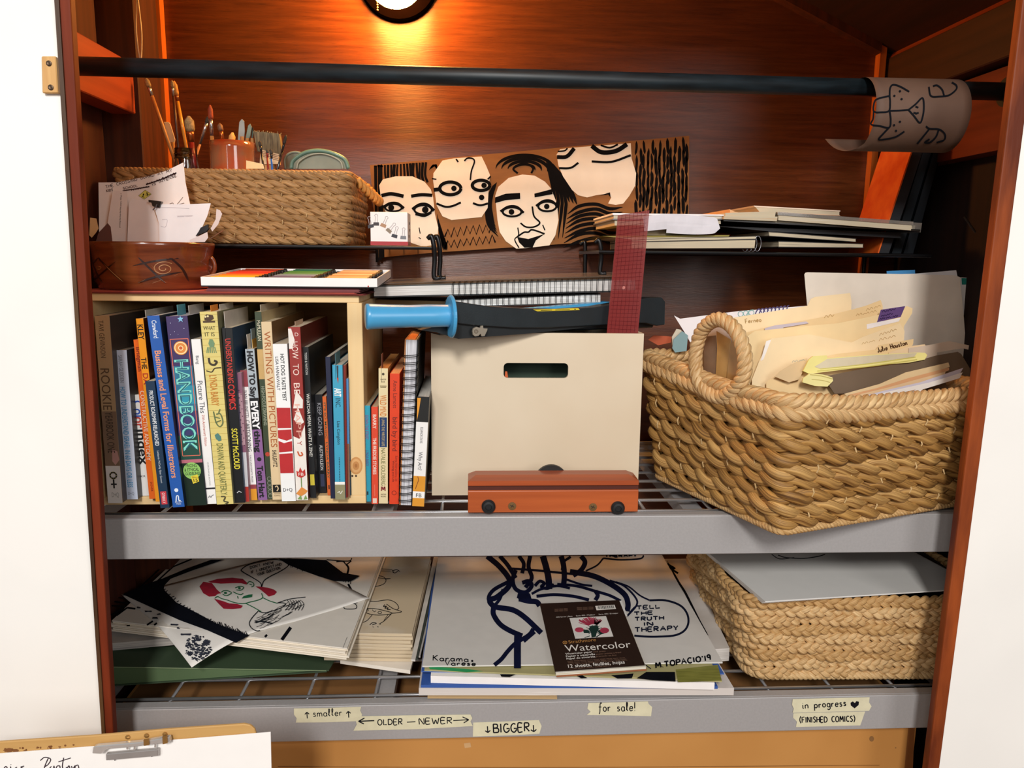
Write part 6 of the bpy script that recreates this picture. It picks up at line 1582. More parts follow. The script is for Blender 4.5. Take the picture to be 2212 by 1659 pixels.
ob, f = fsheet('big rounded white folder standing tallest in the basket', [(968, 42), (975, 30), (990, 27), (1500, 36), (2020, 47), (2060, 60), (2085, 300), (2110, 620), (2120, 850), (1030, 850), (1000, 400)], .255, '#e9ddce', tilt=.05)
ob, f = fsheet('white sheet with purple and blue plant drawing behind the folders', [(52, 330), (95, 353), (500, 300), (985, 262), (1000, 300), (1010, 680), (250, 680), (140, 470)], .232, '#ece4e4', 'drawing', 'drawing', tilt=.06)
p = Pen(f)
for k in range(9): p.stroke([(620 + 28 * k, 330 - 3 * k), (632 + 27 * k, 300 - 4 * k), (650 + 26 * k, 285 - 3 * k), (668 + 24 * k, 310 - 6 * k)], 8)
p.build('plant_drawing', M('#463a6a'), ob)
p = Pen(f)
for k in range(3): p.ring(520 + 38 * k, 320 - 5 * k, 18, 5)
p.stroke([(560, 330), (580, 300), (610, 290)], 7); p.build('leaf_drawing', M('#7fa8a4'), ob)
ob, f = fsheet('manila folder with a tall blank tab', [(470, 345), (990, 262), (1012, 215), (1040, 200), (1290, 172), (1300, 235), (1296, 300), (1320, 860), (480, 860)], .218, man3, tilt=.08)
fnote(ob, f, 'Ferneo', 555, 385, 665, 372, 30, 5)
ob, f = fsheet('manila folder with a crumpled handwritten tab', [(480, 470), (700, 415), (1080, 345), (1300, 290), (1400, 262), (1505, 222), (1518, 262), (1540, 860), (480, 860)], .203, man2, tilt=.08)
fscrib(ob, f, 1105, 350, 1185, 335, 24, 4, '#c8a26a', 1); fscrib(ob, f, 1400, 300, 1510, 265, 20, 3, '#b8945e'); fscrib(ob, f, 1330, 335, 1480, 305, 20, 3, '#b8945e', 3)
ob, f = fsheet('thin grey-lilac paper between the manila folders', [(690, 420), (760, 400), (980, 372), (1000, 385), (820, 415), (800, 600), (690, 600)], .200, '#c4b8c0', 'paper', 'paper_sheet', tilt=.08)
ob, f = fsheet('manila folder with a purple label on its tab', [(560, 480), (620, 440), (1000, 402), (1200, 385), (1400, 345), (1640, 290), (1690, 264), (1728, 280), (1725, 315), (1668, 405), (1650, 880), (560, 880)], .186, man, tilt=.1)
p = Pen(lambda x, y: f(x, y, .0006)); p.poly([(1405, 392), (1645, 345), (1632, 372), (1408, 426)]); p.build('white_label', M('#efe8e6'), ob)
p = Pen(lambda x, y: f(x, y, .0006)); p.poly([(1505, 290), (1677, 264), (1645, 340), (1478, 378)]); p.build('purple_label', M('#5c3f78', rough=.6), ob)
p = Pen(lambda x, y: f(x, y, .0009)); scrib(p, 1512, 312, 1620, 290, 18, 4, 2, 1); scrib(p, 1502, 340, 1600, 322, 16, 4, 4, 1); scrib(p, 1495, 364, 1630, 335, 14, 4, 5, 3); p.build('handwriting', ink('#2a1a40'), ob)
ob, f = fsheet('large front manila folder with handwriting at its right end', [(600, 780), (655, 640), (720, 520), (735, 492), (1000, 462), (1300, 520), (1380, 480), (1640, 385), (1672, 440), (1668, 500), (1640, 880), (600, 880)], .166, man3, tilt=.12)
fscrib(ob, f, 1490, 475, 1630, 430, 20, 3, '#b8945e', 1); fscrib(ob, f, 1490, 512, 1615, 478, 22, 3, '#b8945e', 2); fscrib(ob, f, 1370, 535, 1470, 510, 16, 3, '#c8a874', 2)
p = Pen(lambda x, y: f(x, y, .0007)); p.poly([(700, 510), (735, 500), (680, 640), (660, 650)]); p.build('white_edge', M('#f0e8e0'), ob)
ob, f = fsheet('manila folder with dark handwriting on a low tab', [(700, 800), (870, 680), (1200, 600), (1470, 570), (1490, 540), (1735, 495), (1732, 530), (1700, 585), (1720, 900), (700, 900)], .150, man2, tilt=.14)
fnote(ob, f, 'Julie Houston', 1485, 590, 1690, 535, 34, 6, '#4a2c18')
ob, f = fsheet('white-edged papers at the right behind the brown board', [(1700, 560), (1830, 540), (1990, 510), (2125, 540), (2120, 570), (2080, 560), (1900, 590), (1900, 760), (1700, 760)], .142, '#d0bca8', 'paper', 'paper_sheet', tilt=.14)
ob, f = fsheet('tan tab with an orange edge at the right', [(1560, 590), (1700, 548), (1815, 532), (1820, 545), (1720, 575), (1720, 700), (1560, 700)], .146, '#e4c8a0', tilt=.14)
ob, f = fsheet('crumpled tan paper at the left behind the rim', [(760, 760), (800, 720), (850, 690), (950, 640), (990, 630), (980, 680), (930, 780), (860, 800)], .128, '#d8b98c', 'paper', 'paper_sheet', tilt=.14)
fscrib(ob, f, 880, 662, 975, 648, 18, 3, '#9a9f90', 2)
ob, f = fsheet('grey-brown cardboard sheet leaning in front of the folders', [(1100, 760), (1400, 700), (1720, 660), (1900, 610), (2045, 585), (2070, 600), (2130, 700), (2130, 860), (1180, 880)], .122, '#6b5743', 'cardboard', 'cardboard_sheet', tilt=.2)
ob, f = fsheet('pale yellow legal pad bent over the cardboard', [(960, 720), (1000, 640), (1030, 615), (1125, 610), (1130, 630), (1500, 602), (1770, 590), (1815, 592), (1832, 608), (1815, 640), (1700, 662), (1560, 672), (1050, 735), (1000, 740)], .112, '#e9dd8c', 'notepad', 'legal_pad', tilt=.2, th=.004)
p = Pen(lambda x, y: f(x, y, .0006)); p.stroke([(1060, 720), (1400, 690), (1760, 640)], 7); p.stroke([(1080, 705), (1400, 672), (1750, 622)], 5); p.build('page_edge', M('#c9bd62'), ob)
p = Pen(lambda x, y: f(x, y, .0005)); p.poly([(1130, 635), (1500, 606), (1760, 594), (1740, 620), (1400, 668), (1080, 705), (1040, 690)]); p.build('grey_sheet', M('#cfc2a4'), ob)
ob, f = fsheet('curled yellow pad pages spilling to the left rim', [(955, 800), (960, 770), (1010, 735), (1100, 745), (1165, 765), (1170, 790), (1130, 830), (1040, 825)], .100, '#e6da94', 'paper', 'paper_sheet', tilt=.2, th=.003)
p = Pen(lambda x, y: f(x, y, .0006)); p.stroke([(1010, 745), (1090, 755), (1165, 775)], 6); p.stroke([(1020, 780), (1090, 785), (1150, 800)], 4); p.build('page_edge', M('#bfae62'), ob)
lay = [('#d8bd90', 'tan torn sheet, rearmost of the front bundle', [(1250, 880), (1500, 810), (1680, 730), (1980, 660), (1990, 690), (1720, 790), (1700, 900), (1260, 900)]),
       ('#cf9a6c', 'orange-brown sheet in the front bundle', [(1290, 885), (1480, 840), (1700, 770), (1985, 695), (1985, 715), (1700, 830), (1650, 920), (1290, 910)]),
       ('#d6b48a', 'wavy tan sheet in the front bundle', [(1310, 895), (1560, 835), (1720, 790), (1960, 725), (1950, 760), (1700, 850), (1650, 920), (1310, 920)]),
       ('#c4bcc8', 'lilac-grey sheet in the front bundle', [(1350, 905), (1560, 850), (1780, 800), (2085, 698), (2060, 740), (1750, 850), (1700, 930), (1350, 930)]),
       ('#e4dcd4', 'white sheet in the front bundle', [(1370, 910), (1600, 855), (1850, 800), (2080, 730), (2060, 770), (1800, 850), (1700, 930), (1370, 930)]),
       ('#a88460', 'short brown sheet at the front of the bundle', [(1480, 930), (1580, 890), (1750, 850), (1700, 890), (1640, 940)]),
       ('#efe6de', 'narrow white strip in front of the bundle', [(1590, 930), (1640, 905), (1790, 852), (1802, 866), (1680, 915), (1620, 945)])]
for k, (c, lab, pts) in enumerate(lay):
    fsheet(lab + ' in the big basket', pts, .094 - .007 * k, c, 'paper', 'paper_sheet', tilt=.3, th=.0012)
# sleeves seen through the handle loop
o_ = BC + BBX * .012; n_ = -BBX
for k, (c, pts, lab) in enumerate((('#e0d8d4', [(250, 520), (260, 420), (330, 390), (400, 420), (480, 450), (520, 520), (520, 700), (250, 700)], 'white papers seen through the basket handle'),
                                  ('#8a7258', [(205, 560), (240, 490), (262, 475), (280, 900), (240, 900)], 'first brown plastic sleeve through the basket handle'),
                                  ('#7f6a58', [(262, 480), (345, 470), (352, 560), (330, 930), (262, 930)], 'second brown plastic sleeve through the basket handle'),
                                  ('#c89a5c', [(350, 440), (450, 500), (440, 640), (400, 940), (335, 940), (355, 560)], 'tan plastic sleeve through the basket handle'),
                                  ('#b58850', [(450, 520), (530, 500), (535, 640), (500, 860), (405, 940), (430, 700)], 'rightmost tan sleeve through the basket handle'))):
    e = .004 * k
    P = [atp(*zf(*p), o_ - BBX * (.006 - e * .0) + n_ * e, n_) for p in pts]
    ob = MB().slab(P, BBX * .0008).build('plastic_sleeve', M(c, rough=.25, var=.08, coat=.3), fix=True)
    tag(ob, lab, 'sleeve', 'sleeves in the big basket')
    if k in (1, 2, 3):
        q = Pen(lambda x, y: atp(*zf(x, y), o_ + n_ * (e - .0054), n_))
        xx = {1: 238, 2: 325, 3: 395}[k]
        for j in range(24): q.stroke([(xx - 4 + j * (.2), 540 + 14 * j), (xx + 6 + j * .2, 540 + 14 * j)], 4, False)
        q.build('punched_edge', M('#d8c8a8'), ob)
# bits at the far left of the basket
for c, pts, lab, y in (('#7f9a9c', [(40, 560), (48, 500), (110, 440), (150, 470), (140, 580), (60, 590)], 'blue and grey scrap at the left rear of the big basket', .222), ('#b0502c', [(-130, 500), (-90, 470), (0, 475), (45, 480), (30, 520), (-60, 540)], 'rust-red paper corner between file box and basket', .24), ('#c8bca8', [(38, 480), (70, 425), (100, 430), (120, 460), (60, 560), (40, 540)], 'crumpled pale wrapper at the left rear of the basket', .228)):
    fsheet(lab, pts, y, c, 'paper', 'paper_sheet', tilt=.05, th=.002)
# ================================================================== lower shelf
y1 = zoom(200, 1180, 2.989); y2 = zoom(860, 1180, 2.9105); y3 = zoom(1440, 1180, 2.865); y4 = zoom(0, 1500, 3.568)
za = zoom(200, 1190, 4.809); zc2 = zoom(560, 1190, 5.53); zp = zoom(1140, 1280, 7.9)
LZ = .6470
def flat_slab(name, label, cat, quad, zt, th, col, group=None, back=None, rough=.75):
    """level sheet or pile: FL FR BR BL as photo pixels (or xyz) on z = zt, th thick downward"""
    P = [atz(*q, zt) if len(q) == 2 else np.array(q) for q in quad]
    o = MB().slab([P[0] - (0, 0, th), P[1] - (0, 0, th), P[2] - (0, 0, th), P[3] - (0, 0, th)], (0, 0, th)).build(name, M(col, rough=rough, var=.02) if isinstance(col, str) else col, fix=True)
    return tag(o, label, cat, group)

# ---- cardboard box under the lower shelf
def under_box():
    yf = .03
    x0, x1 = aty(560, 1640, yf)[0] * 0 - .655, aty(1976, 1600, yf)[0]; zt = .585
    t = thing('cardboard_box', 'large flat brown cardboard box standing under the lower shelf', 'cardboard box', ((x0 + x1) / 2, .2, 0))
    cb = M('#b9803f', rough=.8, col2='#c58c4a', scale=4, bump=.03, bscale=60)
    MB().box((x0, yf, 0), (x1, yf + .005, zt)).build('front_panel', cb, t)
    MB().box((x0, yf + .40, 0), (x1, yf + .405, zt)).build('back_panel', cb, t)
    MB().box((x0, yf + .005, 0), (x0 + .005, yf + .40, zt)).build('side_panel', cb, t)
    MB().box((x1 - .005, yf + .005, 0), (x1, yf + .40, zt)).build('side_panel', cb, t)
    MB().box((x0 + .005, yf + .005, zt - .006), (x1 - .005, yf + .2, zt)).build('top_flap', M('#8f6234', rough=.85, var=.1, scale=6), t)
    MB().box((x0 + .005, yf + .202, zt - .006), (x1 - .005, yf + .40, zt)).build('top_flap', M('#8f6234', rough=.85, var=.1, scale=6), t)
    p = Pen(lambda x, y: aty(x, y, yf - .0004)); p.poly([(1962, 1572), (1976, 1572), (1970, 1700), (1950, 1700)]); p.build('edge_strip', M('#8a5424', rough=.8), t)
    p = Pen(lambda x, y: aty(x, y, yf - .0005)); p.stroke([(600, 1656), (1200, 1658), (1900, 1653)], 1.6); p.build('crease', M('#8a5a28'), t)
    p = Pen(lambda x, y: aty(x, y, yf - .0005)); p.disc(1883, 1596, 5, 6); p.stroke([(1934, 1615), (1936, 1616)], 2.5, False); p.build('stain', M('#8a6238'), t)
    p = Pen(lambda x, y: aty(x, y, yf - .0005)); p.poly([(1002, 1606), (1016, 1604), (1018, 1614), (1004, 1616)]); p.build('tape_scrap', M('#c9a070'), t)
under_box()
tag(MB().tube(catmull([atz(*y1(*p), .586 + .0015) for p in ((1410, 1000), (1430, 993), (1450, 1003), (1458, 1018))], 5), .0014, 6).build('twist', M('#1c1c1e')), 'small black bent twist lying on the cardboard under the shelf', 'twist tie')
m = MB()
rg = random.Random(3); c0 = atz(*y1(1900, 985), .589)
for k in range(26):
    a = c0 + np.array([rg.gauss(0, .007), rg.gauss(0, .006), rg.uniform(0, .004)])
    m.tube(catmull([a, a + np.array([rg.gauss(0, .004), rg.gauss(0, .004), rg.gauss(0, .001)]), a + np.array([rg.gauss(0, .007), rg.gauss(0, .007), 0])], 3), .0004, 4)
o = m.build('lint', M('#4a4438', rough=.9)); tag(o, 'tuft of grey lint on the cardboard below the wire shelf', 'lint', kind='stuff')

# ---- green portfolio folder
def green():
    FBl, FBr = atz(252, 1482, LZ), atz(706, 1452, LZ)
    FBl = FBl + (FBl - FBr) * .12
    up = np.array([0, 0, 1.0]); hL = aty(252, 1437, FBl[1])[2] - LZ; hR = .004
    t = thing('expanding_folder', 'dark green expanding folder lying under the left drawings', 'folder', (FBl + FBr) / 2 + (0, .12, 0))
    D = np.array([.03, .25, 0])
    g = M('#2c3d2a', rough=.75, col2='#34472f', scale=6)
    MB().slab([FBl, FBr, FBr + up * .002, FBl + up * .002], D).build('lower_flap', g, t, fix=True)
    MB().slab([FBl + (.004, .0025, .002), FBr + (-.004, .0025, .0015), FBr + (-.004, .0025, hR), FBl + (.004, .0025, hL)], D * .97).build('front_flap', M('#4a5f3e', rough=.75, col2='#546a46', scale=6), t, fix=True)
    MB().slab([FBl + up * hL + (-.002, -.004, 0), FBr + up * hR + (.004, -.004, 0), FBr + up * (hR + .0018) + (.004, -.004, 0), FBl + up * (hL + .0018) + (-.002, -.004, 0)], D).build('upper_flap', g, t, fix=True)
    MB().tube([FBl + up * hL + (0, -.0045, .001), FBr + up * (hR + .001) + (0, -.0045, 0)], .0006, 5, ref=(0, 1, 0)).build('edge_binding', M('#7f8f6c', rough=.6), t)
    return LZ + hL
GZ = green()

# ---- pile of drawings, left
ZT = .7165
FL, FR_, BR_ = atz(242, 1340, ZT), atz(750, 1400, ZT), atz(824, 1204, ZT)
BR_ = FR_ + (BR_ - FR_) * 1.12
BL_ = FL + (BR_ - FR_)
GL = 'drawing sheets on the left of the lower shelf'
names = ['lowest', 'second lowest', 'third', 'fourth', 'fifth', 'topmost']
rg = random.Random(11)
for k in range(6):
    z = ZT - .0026 * (5 - k)
    j = np.array([rg.uniform(-.004, .004), rg.uniform(-.005, .003) - .0012 * (5 - k), 0]) * (k < 5)
    q = [FL + j, FR_ + j, BR_ + j, BL_ + j]
    q = [np.array([a[0], a[1], z]) for a in q]
    o = MB().slab([a - (0, 0, .0019) for a in q], (0, 0, .0019)).build('drawing', M(('#e9dfce', '#efe6d6', '#e4d8c4', '#ece2d2', '#e8dcc8', '#dcd6cc')[k], rough=.75, var=.02), fix=True)
    tag(o, f'{names[k]} thick cream drawing sheet of the left pile', 'drawing', GL)
top = o
# ink on the topmost sheet
p = Pen(lambda x, y: atz(*za(x, y), ZT + .0003))
for s, w in (([(510, 362), (720, 165)], 15), ([(655, 330), (835, 165), (1030, 85)], 15), ([(700, 155), (835, 165)], 10), ([(720, 145), (830, 85)], 12), ([(195, 475), (320, 492)], 14), ([(200, 522), (380, 548)], 16), ([(200, 570), (345, 576)], 14), ([(345, 576), (195, 668)], 16), ([(445, 602), (360, 590)], 18), ([(360, 590), (250, 672)], 16), ([(566, 770), (626, 730)], 18), ([(640, 772), (668, 750)], 18), ([(355, 778), (388, 775)], 14), ([(1965, 925), (2058, 795)], 34), ([(1790, 895), (1812, 872)], 22)):
    p.stroke(s, w, False)
for k in range(9): p.stroke([(410 + 40 * k, 120 + rg.uniform(-14, 14)), (440 + 38 * k, 95 + rg.uniform(-8, 30)), (470 + 34 * k, 130 + rg.uniform(-20, 40))], 11)
p.build('ink_line', ink(), top, split=True)
p = Pen(lambda x, y: atz(*zc2(x, y), ZT + .0003))
p.stroke([(805, 105), (1060, 122), (1108, 85)], 12); p.stroke([(1040, 160), (1066, 210), (1045, 300)], 24); p.stroke([(920, 130), (1000, 125), (1040, 160), (1100, 120)], 14); p.stroke([(1062, 395), (1100, 465)], 24, False)
p.stroke([(1060, 640), (1015, 660), (1020, 690), (1080, 695), (1150, 690), (1165, 660), (1140, 632), (1090, 630)], 10, closed=True); p.stroke([(1110, 630), (1170, 605)], 10, False); p.stroke([(1140, 625), (1172, 620)], 9, False)
p.stroke([(1000, 1160), (1050, 1030)], 3, False); p.build('ink_line', ink(), top, split=True)

# ---- drawing of the red-haired woman, draped over the pile with a drooping corner
dF = FR_ - FL; nF = nrm(np.array([dF[1], -dF[0], 0]))      # outward (towards the viewer) normal of the pile's front edge
def zf_(x, y):
    s = (x - FL[0]) * nF[0] + (y - FL[1]) * nF[1]
    b = ZT + .0012 + .0012 * math.sin(x * 26 + y * 9)
    return b if s < -.004 else b - .22 * (s + .004) - 2.2 * (s + .004) ** 2
Lc, Tc, Rc = ats(262, 1284, zf_), ats(414, 1441, zf_), ats(798, 1292, zf_)
Bc = Lc + Rc - Tc
ns = 26
G = np.zeros((ns, ns, 3))
for i in range(ns):
    for j in range(ns):
        a, b = i / (ns - 1), j / (ns - 1)
        q = Tc * (1 - a) * (1 - b) + Lc * a * (1 - b) + Rc * (1 - a) * b + Bc * a * b
        G[i, j] = (q[0], q[1], zf_(q[0], q[1]))
t = MB().grid(G, (0, 0, -.0005)).build('drawing', M('#dedad4', rough=.7, var=.02), smooth=True)
tag(t, 'drawing of a red-haired woman in a black frame with one drooping corner', 'drawing')
A_ = lambda e: (lambda x, y: ats(*za(x, y), lambda X, Y: zf_(X, Y) + e))
C_ = lambda e: (lambda x, y: ats(*zc2(x, y), lambda X, Y: zf_(X, Y) + e))
def dense(pts, n=5): return [tuple(np.array(a) + (np.array(b) - np.array(a)) * k / n) for a, b in zip(pts, pts[1:] + pts[:1]) for k in range(n)]
def strip(fn, A, B, name, mat, par):
    """filled band between two polylines with the same number of points"""
    m = MB(); n = 6
    def den(P): return [np.array(P[i]) + (np.array(P[i + 1]) - np.array(P[i])) * k / n for i in range(len(P) - 1) for k in range(n)] + [np.array(P[-1])]
    a, b = den(A), den(B); K = 5
    V = [fn(*(x + (y - x) * j / K)) for x, y in zip(a, b) for j in range(K + 1)]
    m.add(V, [(i * (K + 1) + j, i * (K + 1) + j + 1, (i + 1) * (K + 1) + j + 1, (i + 1) * (K + 1) + j) for i in range(len(a) - 1) for j in range(K)])
    return m.build(name, mat, par)
bk = ink('#0c0f18')
strip(A_(.0007), [(315, 452), (640, 600), (900, 718), (1200, 828), (1490, 955)], [(740, 400), (870, 535), (1010, 605), (1300, 760), (1630, 880)], 'black_frame', bk, t)
strip(A_(.0007), [(315, 452), (520, 358), (720, 290), (960, 190), (1230, 92)], [(740, 400), (745, 360), (810, 290), (1030, 205), (1370, 88)], 'black_frame', bk, t)
strip(C_(.0007), [(230, 92), (520, 95), (800, 110), (1000, 260), (1205, 298)], [(345, 165), (520, 235), (700, 300), (900, 360), (1090, 365)], 'black_frame', bk, t)
p = Pen(A_(.0008))
for k in range(22):     # ragged brush ends
    a = k / 21; x, y = 1300 + 330 * a - 500 * (1 - a) * 0, 760 + 120 * a
    p.stroke([(x - 10, y + 6), (x - 20 - rg.uniform(0, 20), y - 22 - rg.uniform(0, 20))], 7, False)
for k in range(20):
    a = k / 19; x, y = 740 + 560 * a, 400 + 360 * a + 40 * math.sin(a * 3.1)
    p.stroke([(x - 14, y + 10), (x + rg.uniform(2, 22), y - rg.uniform(0, 16))], 8, False)
be = p.build('brush_ends', bk, t); be['kind'] = 'stuff'
p = Pen(C_(.0008))
for k in range(26):
    a = k / 25; x, y = 345 + 745 * a, 165 + 200 * a
    p.stroke([(x, y - 10), (x + rg.uniform(-20, 10), y + rg.uniform(12, 36))], 8, False)
be = p.build('brush_ends', bk, t); be['kind'] = 'stuff'
p = Pen(A_(.0008))
for k in range(150):
    a = rg.random() * 6.28; r_ = math.sqrt(rg.random())
    x, y = 1060 + 130 * r_ * math.cos(a) + (rg.random() * 40), 1010 + 135 * r_ * math.sin(a)
    p.stroke([(x, y), (x + rg.uniform(10, 34), y + rg.uniform(-14, 16))], rg.uniform(6, 20), False)
for x, y, w in ((480, 588, 40), (580, 630, 80), (690, 660, 40), (650, 700, 70), (850, 768, 80), (890, 805, 34), (970, 870, 110)):
    for k in range(4): p.stroke([(x - w / 2 + rg.uniform(0, 10), y + rg.uniform(-8, 8)), (x + w / 2 - rg.uniform(0, 14), y + rg.uniform(-8, 8))], rg.uniform(5, 12), False)
lb = p.build('leaf_blot', ink('#2c2f3a'), t); lb['kind'] = 'stuff'
red, grn = M('#b01c34', rough=.6, col2='#8f2038', scale=60, stretch=(1, 4, 1)), M('#1f6a44', rough=.6)
red2 = M('#c2405a', rough=.6)
strip(A_(.0007), [(1110, 370), (1150, 320), (1240, 335), (1290, 400), (1335, 440)], [(1110, 370), (1150, 440), (1210, 475), (1270, 470), (1300, 445)], 'red_hair', red, t)
strip(A_(.0007), [(1200, 320), (1300, 290), (1450, 278), (1560, 290), (1610, 335)], [(1230, 330), (1330, 340), (1450, 335), (1540, 335), (1600, 350)], 'red_hair', red, t)
strip(A_(.0007), [(1690, 368), (1750, 372), (1820, 382), (1880, 400), (1915, 425)], [(1690, 368), (1740, 400), (1790, 440), (1830, 475), (1890, 455)], 'red_hair', red, t)
strip(A_(.0007), [(1260, 495), (1350, 520), (1420, 545), (1500, 550), (1560, 570)], [(1260, 495), (1310, 550), (1360, 600), (1450, 605), (1540, 595)], 'red_hair', red, t)
p = Pen(A_(.0009))
for s in ([(1270, 490), (1300, 475), (1340, 495), (1400, 510)], [(1400, 510), (1470, 535), (1560, 548), (1640, 530), (1720, 510), (1765, 485), (1755, 440)], [(1765, 485), (1840, 520), (1920, 545)], [(1590, 545), (1660, 580), (1750, 630)], [(1605, 345), (1625, 320), (1665, 330), (1675, 360), (1650, 375)], [(1630, 345), (1655, 355)],
          [(1335, 430), (1370, 412), (1420, 420), (1440, 440), (1390, 465), (1350, 450)], [(1480, 385), (1530, 368), (1570, 380), (1540, 408), (1495, 405)], [(1460, 425), (1500, 445), (1540, 455), (1565, 440)], [(1505, 470), (1512, 495)]):
    p.stroke(s, 9)
p.disc(1380, 437, 16, 12); p.disc(1525, 388, 14, 12); p.poly([(1548, 495), (1570, 470), (1620, 455), (1660, 452), (1655, 480), (1600, 490)])
p.build('green_face', grn, t)
p = Pen(A_(.0009))
for s, w in (([(1725, 620), (1660, 690), (1628, 750), (1650, 800), (1700, 830), (1740, 828)], 9), ([(1730, 630), (1790, 642), (1880, 620), (1960, 590), (2005, 555), (1980, 540), (1920, 540)], 9), ([(1920, 540), (2050, 500), (2212, 480)], 8), ([(1690, 735), (1780, 735), (1865, 755)], 14)): p.stroke(s, w)
for k in range(40):
    x = rg.uniform(1670, 2100); y = 830 - (x - 1650) * .5 + rg.uniform(-110, 30)
    p.stroke([(x, y), (x + 50, y - 18), (x + 95, y - 50)], 4)
for k in range(6): p.stroke([(2020 + 30 * k, 510 + 2 * k), (2045 + 30 * k, 560), (2000 + 34 * k, 620)], 6)
sw = p.build('sweater_lines', ink('#1e2228'), t); sw['kind'] = 'stuff'
p = Pen(A_(.0009))
p.stroke([(1550, 190), (1650, 130), (1850, 88), (2000, 108), (2035, 150), (1950, 212), (1850, 262), (1780, 310), (1755, 372), (1742, 330), (1650, 270), (1565, 220)], 9, closed=True)
for s_, x0, y0, x1, y1_ in (("DON'T KNOW", 1640, 185, 1880, 130), ('IF I UNDERSTAND', 1650, 235, 1965, 150), ('YOUR QUESTION', 1715, 262, 1950, 190)):
    hw(p, s_, x0, y0, x1, y1_, 26, 5)
p.build('speech_bubble', ink('#14161c'), t)

# ---- pile with the bird drawing, left of the middle
ZB = .700
GB = 'sheets under the bird drawing'
bq = [atz(700, 1366, ZB), atz(890, 1369, ZB), atz(930, 1203, ZB), atz(740, 1203, ZB)]
for k in range(8):
    z = ZB - .0052 * (7 - k)
    jx, jy = (rg.uniform(-.003, .003), -.0016 * (7 - k) + rg.uniform(-.002, .002)) if k < 7 else (0, 0)
    if k < 3: jx += .004
    q = [np.array([a[0] + jx, a[1] + jy, z]) for a in bq]
    o = MB().slab([a - (0, 0, .0045) for a in q], (0, 0, .0045)).build('drawing', M(('#e2d6c2', '#e9dfce', '#d8c4a8', '#ece2d2', '#efe7d9', '#e6dac8', '#ede3d3', '#dcd6cc')[k], rough=.75, col2='#c9b698', scale=600, stretch=(.02, .02, 1), lo=.2, hi=.45), fix=True)
    tag(o, ('bottom', 'second', 'third', 'fourth', 'fifth', 'sixth', 'seventh', 'bird-drawing')[k] + ' sheet bundle in the pile of bird drawings', 'drawing', GB)
p = Pen(lambda x, y: atz(*zc2(x, y), ZB + .0003))
for s, w in (([(1290, 600), (1400, 602), (1540, 585), (1630, 620), (1668, 680), (1645, 700)], 8), ([(1250, 690), (1380, 690), (1500, 715), (1590, 745), (1480, 765), (1380, 765), (1290, 745), (1245, 715)], 8), ([(1520, 635), (1600, 690), (1700, 725), (1640, 740), (1590, 745)], 8), ([(1500, 640), (1485, 665), (1520, 660), (1500, 685), (1540, 680), (1530, 700), (1570, 700)], 9), ([(1580, 750), (1500, 830), (1440, 870)], 8), ([(1540, 760), (1490, 830)], 6), ([(1350, 765), (1290, 830), (1240, 855)], 7), ([(1320, 885), (1350, 860), (1400, 865), (1350, 885)], 8), ([(1430, 870), (1450, 880)], 7), ([(1355, 905), (1365, 912)], 7), ([(1410, 905), (1425, 910)], 7),
             ([(1450, 215), (1580, 225), (1600, 265)], 6), ([(1440, 240), (1570, 240)], 6), ([(1590, 240), (1640, 225), (1680, 245)], 8), ([(1600, 250), (1620, 265), (1660, 240)], 8), ([(1410, 320), (1480, 330), (1570, 332), (1500, 340)], 6), ([(1420, 295), (1480, 310), (1515, 350), (1480, 400), (1380, 428), (1365, 410)], 7)):
    p.stroke(s, w)
p.ring(1290, 710, 14, 6, 10); p.stroke([(1350, 705), (1375, 730), (1395, 715)], 7, False); p.ring(1440, 738, 22, 6, 14)
p.build('bird_drawing', ink(), o)
# thin sheets standing beside it (dark edges)
for k, (a, b, c) in enumerate((((888, 1424), (937, 1203), '#cfc9c0'), ((893, 1421), (944, 1203), '#3f463c'), ((899, 1416), (950, 1203), '#c4beb6'))):
    q = [atz(a[0], a[1], .683 - .004 * k), atz(a[0] + 9, a[1] + 1, .683 - .004 * k), atz(b[0] + 9, b[1], .683 - .004 * k), atz(b[0], b[1], .683 - .004 * k)]
    o = MB().slab([x - (0, 0, .003) for x in q], (0, 0, .003)).build('paper_sheet', M(c, rough=.8), fix=True)
    tag(o, ('pale', 'dark painted', 'grey')[k] + ' sheet edge in the gap between bird pile and middle pile', 'paper', 'sheet edges in the gap')
flat_slab('paper_sheet', 'loose white sheets at the bottom front of the bird pile', 'paper', ((735, 1426), (886, 1448), (905, 1380), (760, 1360)), .658, .006, '#ece2d4')
flat_slab('paper_sheet', 'grey curled papers lying on the green folder at the left', 'paper', ((236, 1390), (375, 1378), (420, 1340), (236, 1340)), .6955, .012, M('#8f8a88', rough=.8, col2='#bdb6ae', scale=500, stretch=(.02, .02, 1)))

# ---- middle pile: brush drawing on top
def mid(name, label, cat, fl, fr, z, th, col, back=.44):
    a, b = atz(*y2(*fl), z), atz(*y2(*fr), z)
    q = [a, b, np.array([b[0] - .0, back, z]), np.array([a[0] + .0, back, z])]
    o = MB().slab([x - (0, 0, th) for x in q], (0, 0, th)).build(name, col if not isinstance(col, str) else M(col, rough=.7, var=.02), fix=True)
    return tag(o, label, cat, 'sheets of the middle pile')
mid('cardboard_sheet', 'thin cardboard sheet at the bottom of the middle pile', 'cardboard', (185, 945), (1000, 950), .6505, .003, '#b5966a')
mid('paper_pad', 'thick white sheets low in the middle pile', 'paper', (130, 892), (2112, 892), .6625, .0115, M('#efeae6', rough=.75, col2='#cfc6c0', scale=500, stretch=(.02, .02, 1), lo=.2, hi=.4))
bp = mid('drawing_pad', 'blue-covered pad in the middle pile', 'pad', (143, 872), (2010, 880), .6670, .0042, '#2f55a0')
mid('paper_sheet', 'white board above the blue pad in the middle pile', 'paper', (205, 815), (1990, 858), .6785, .0112, '#f1ecea')
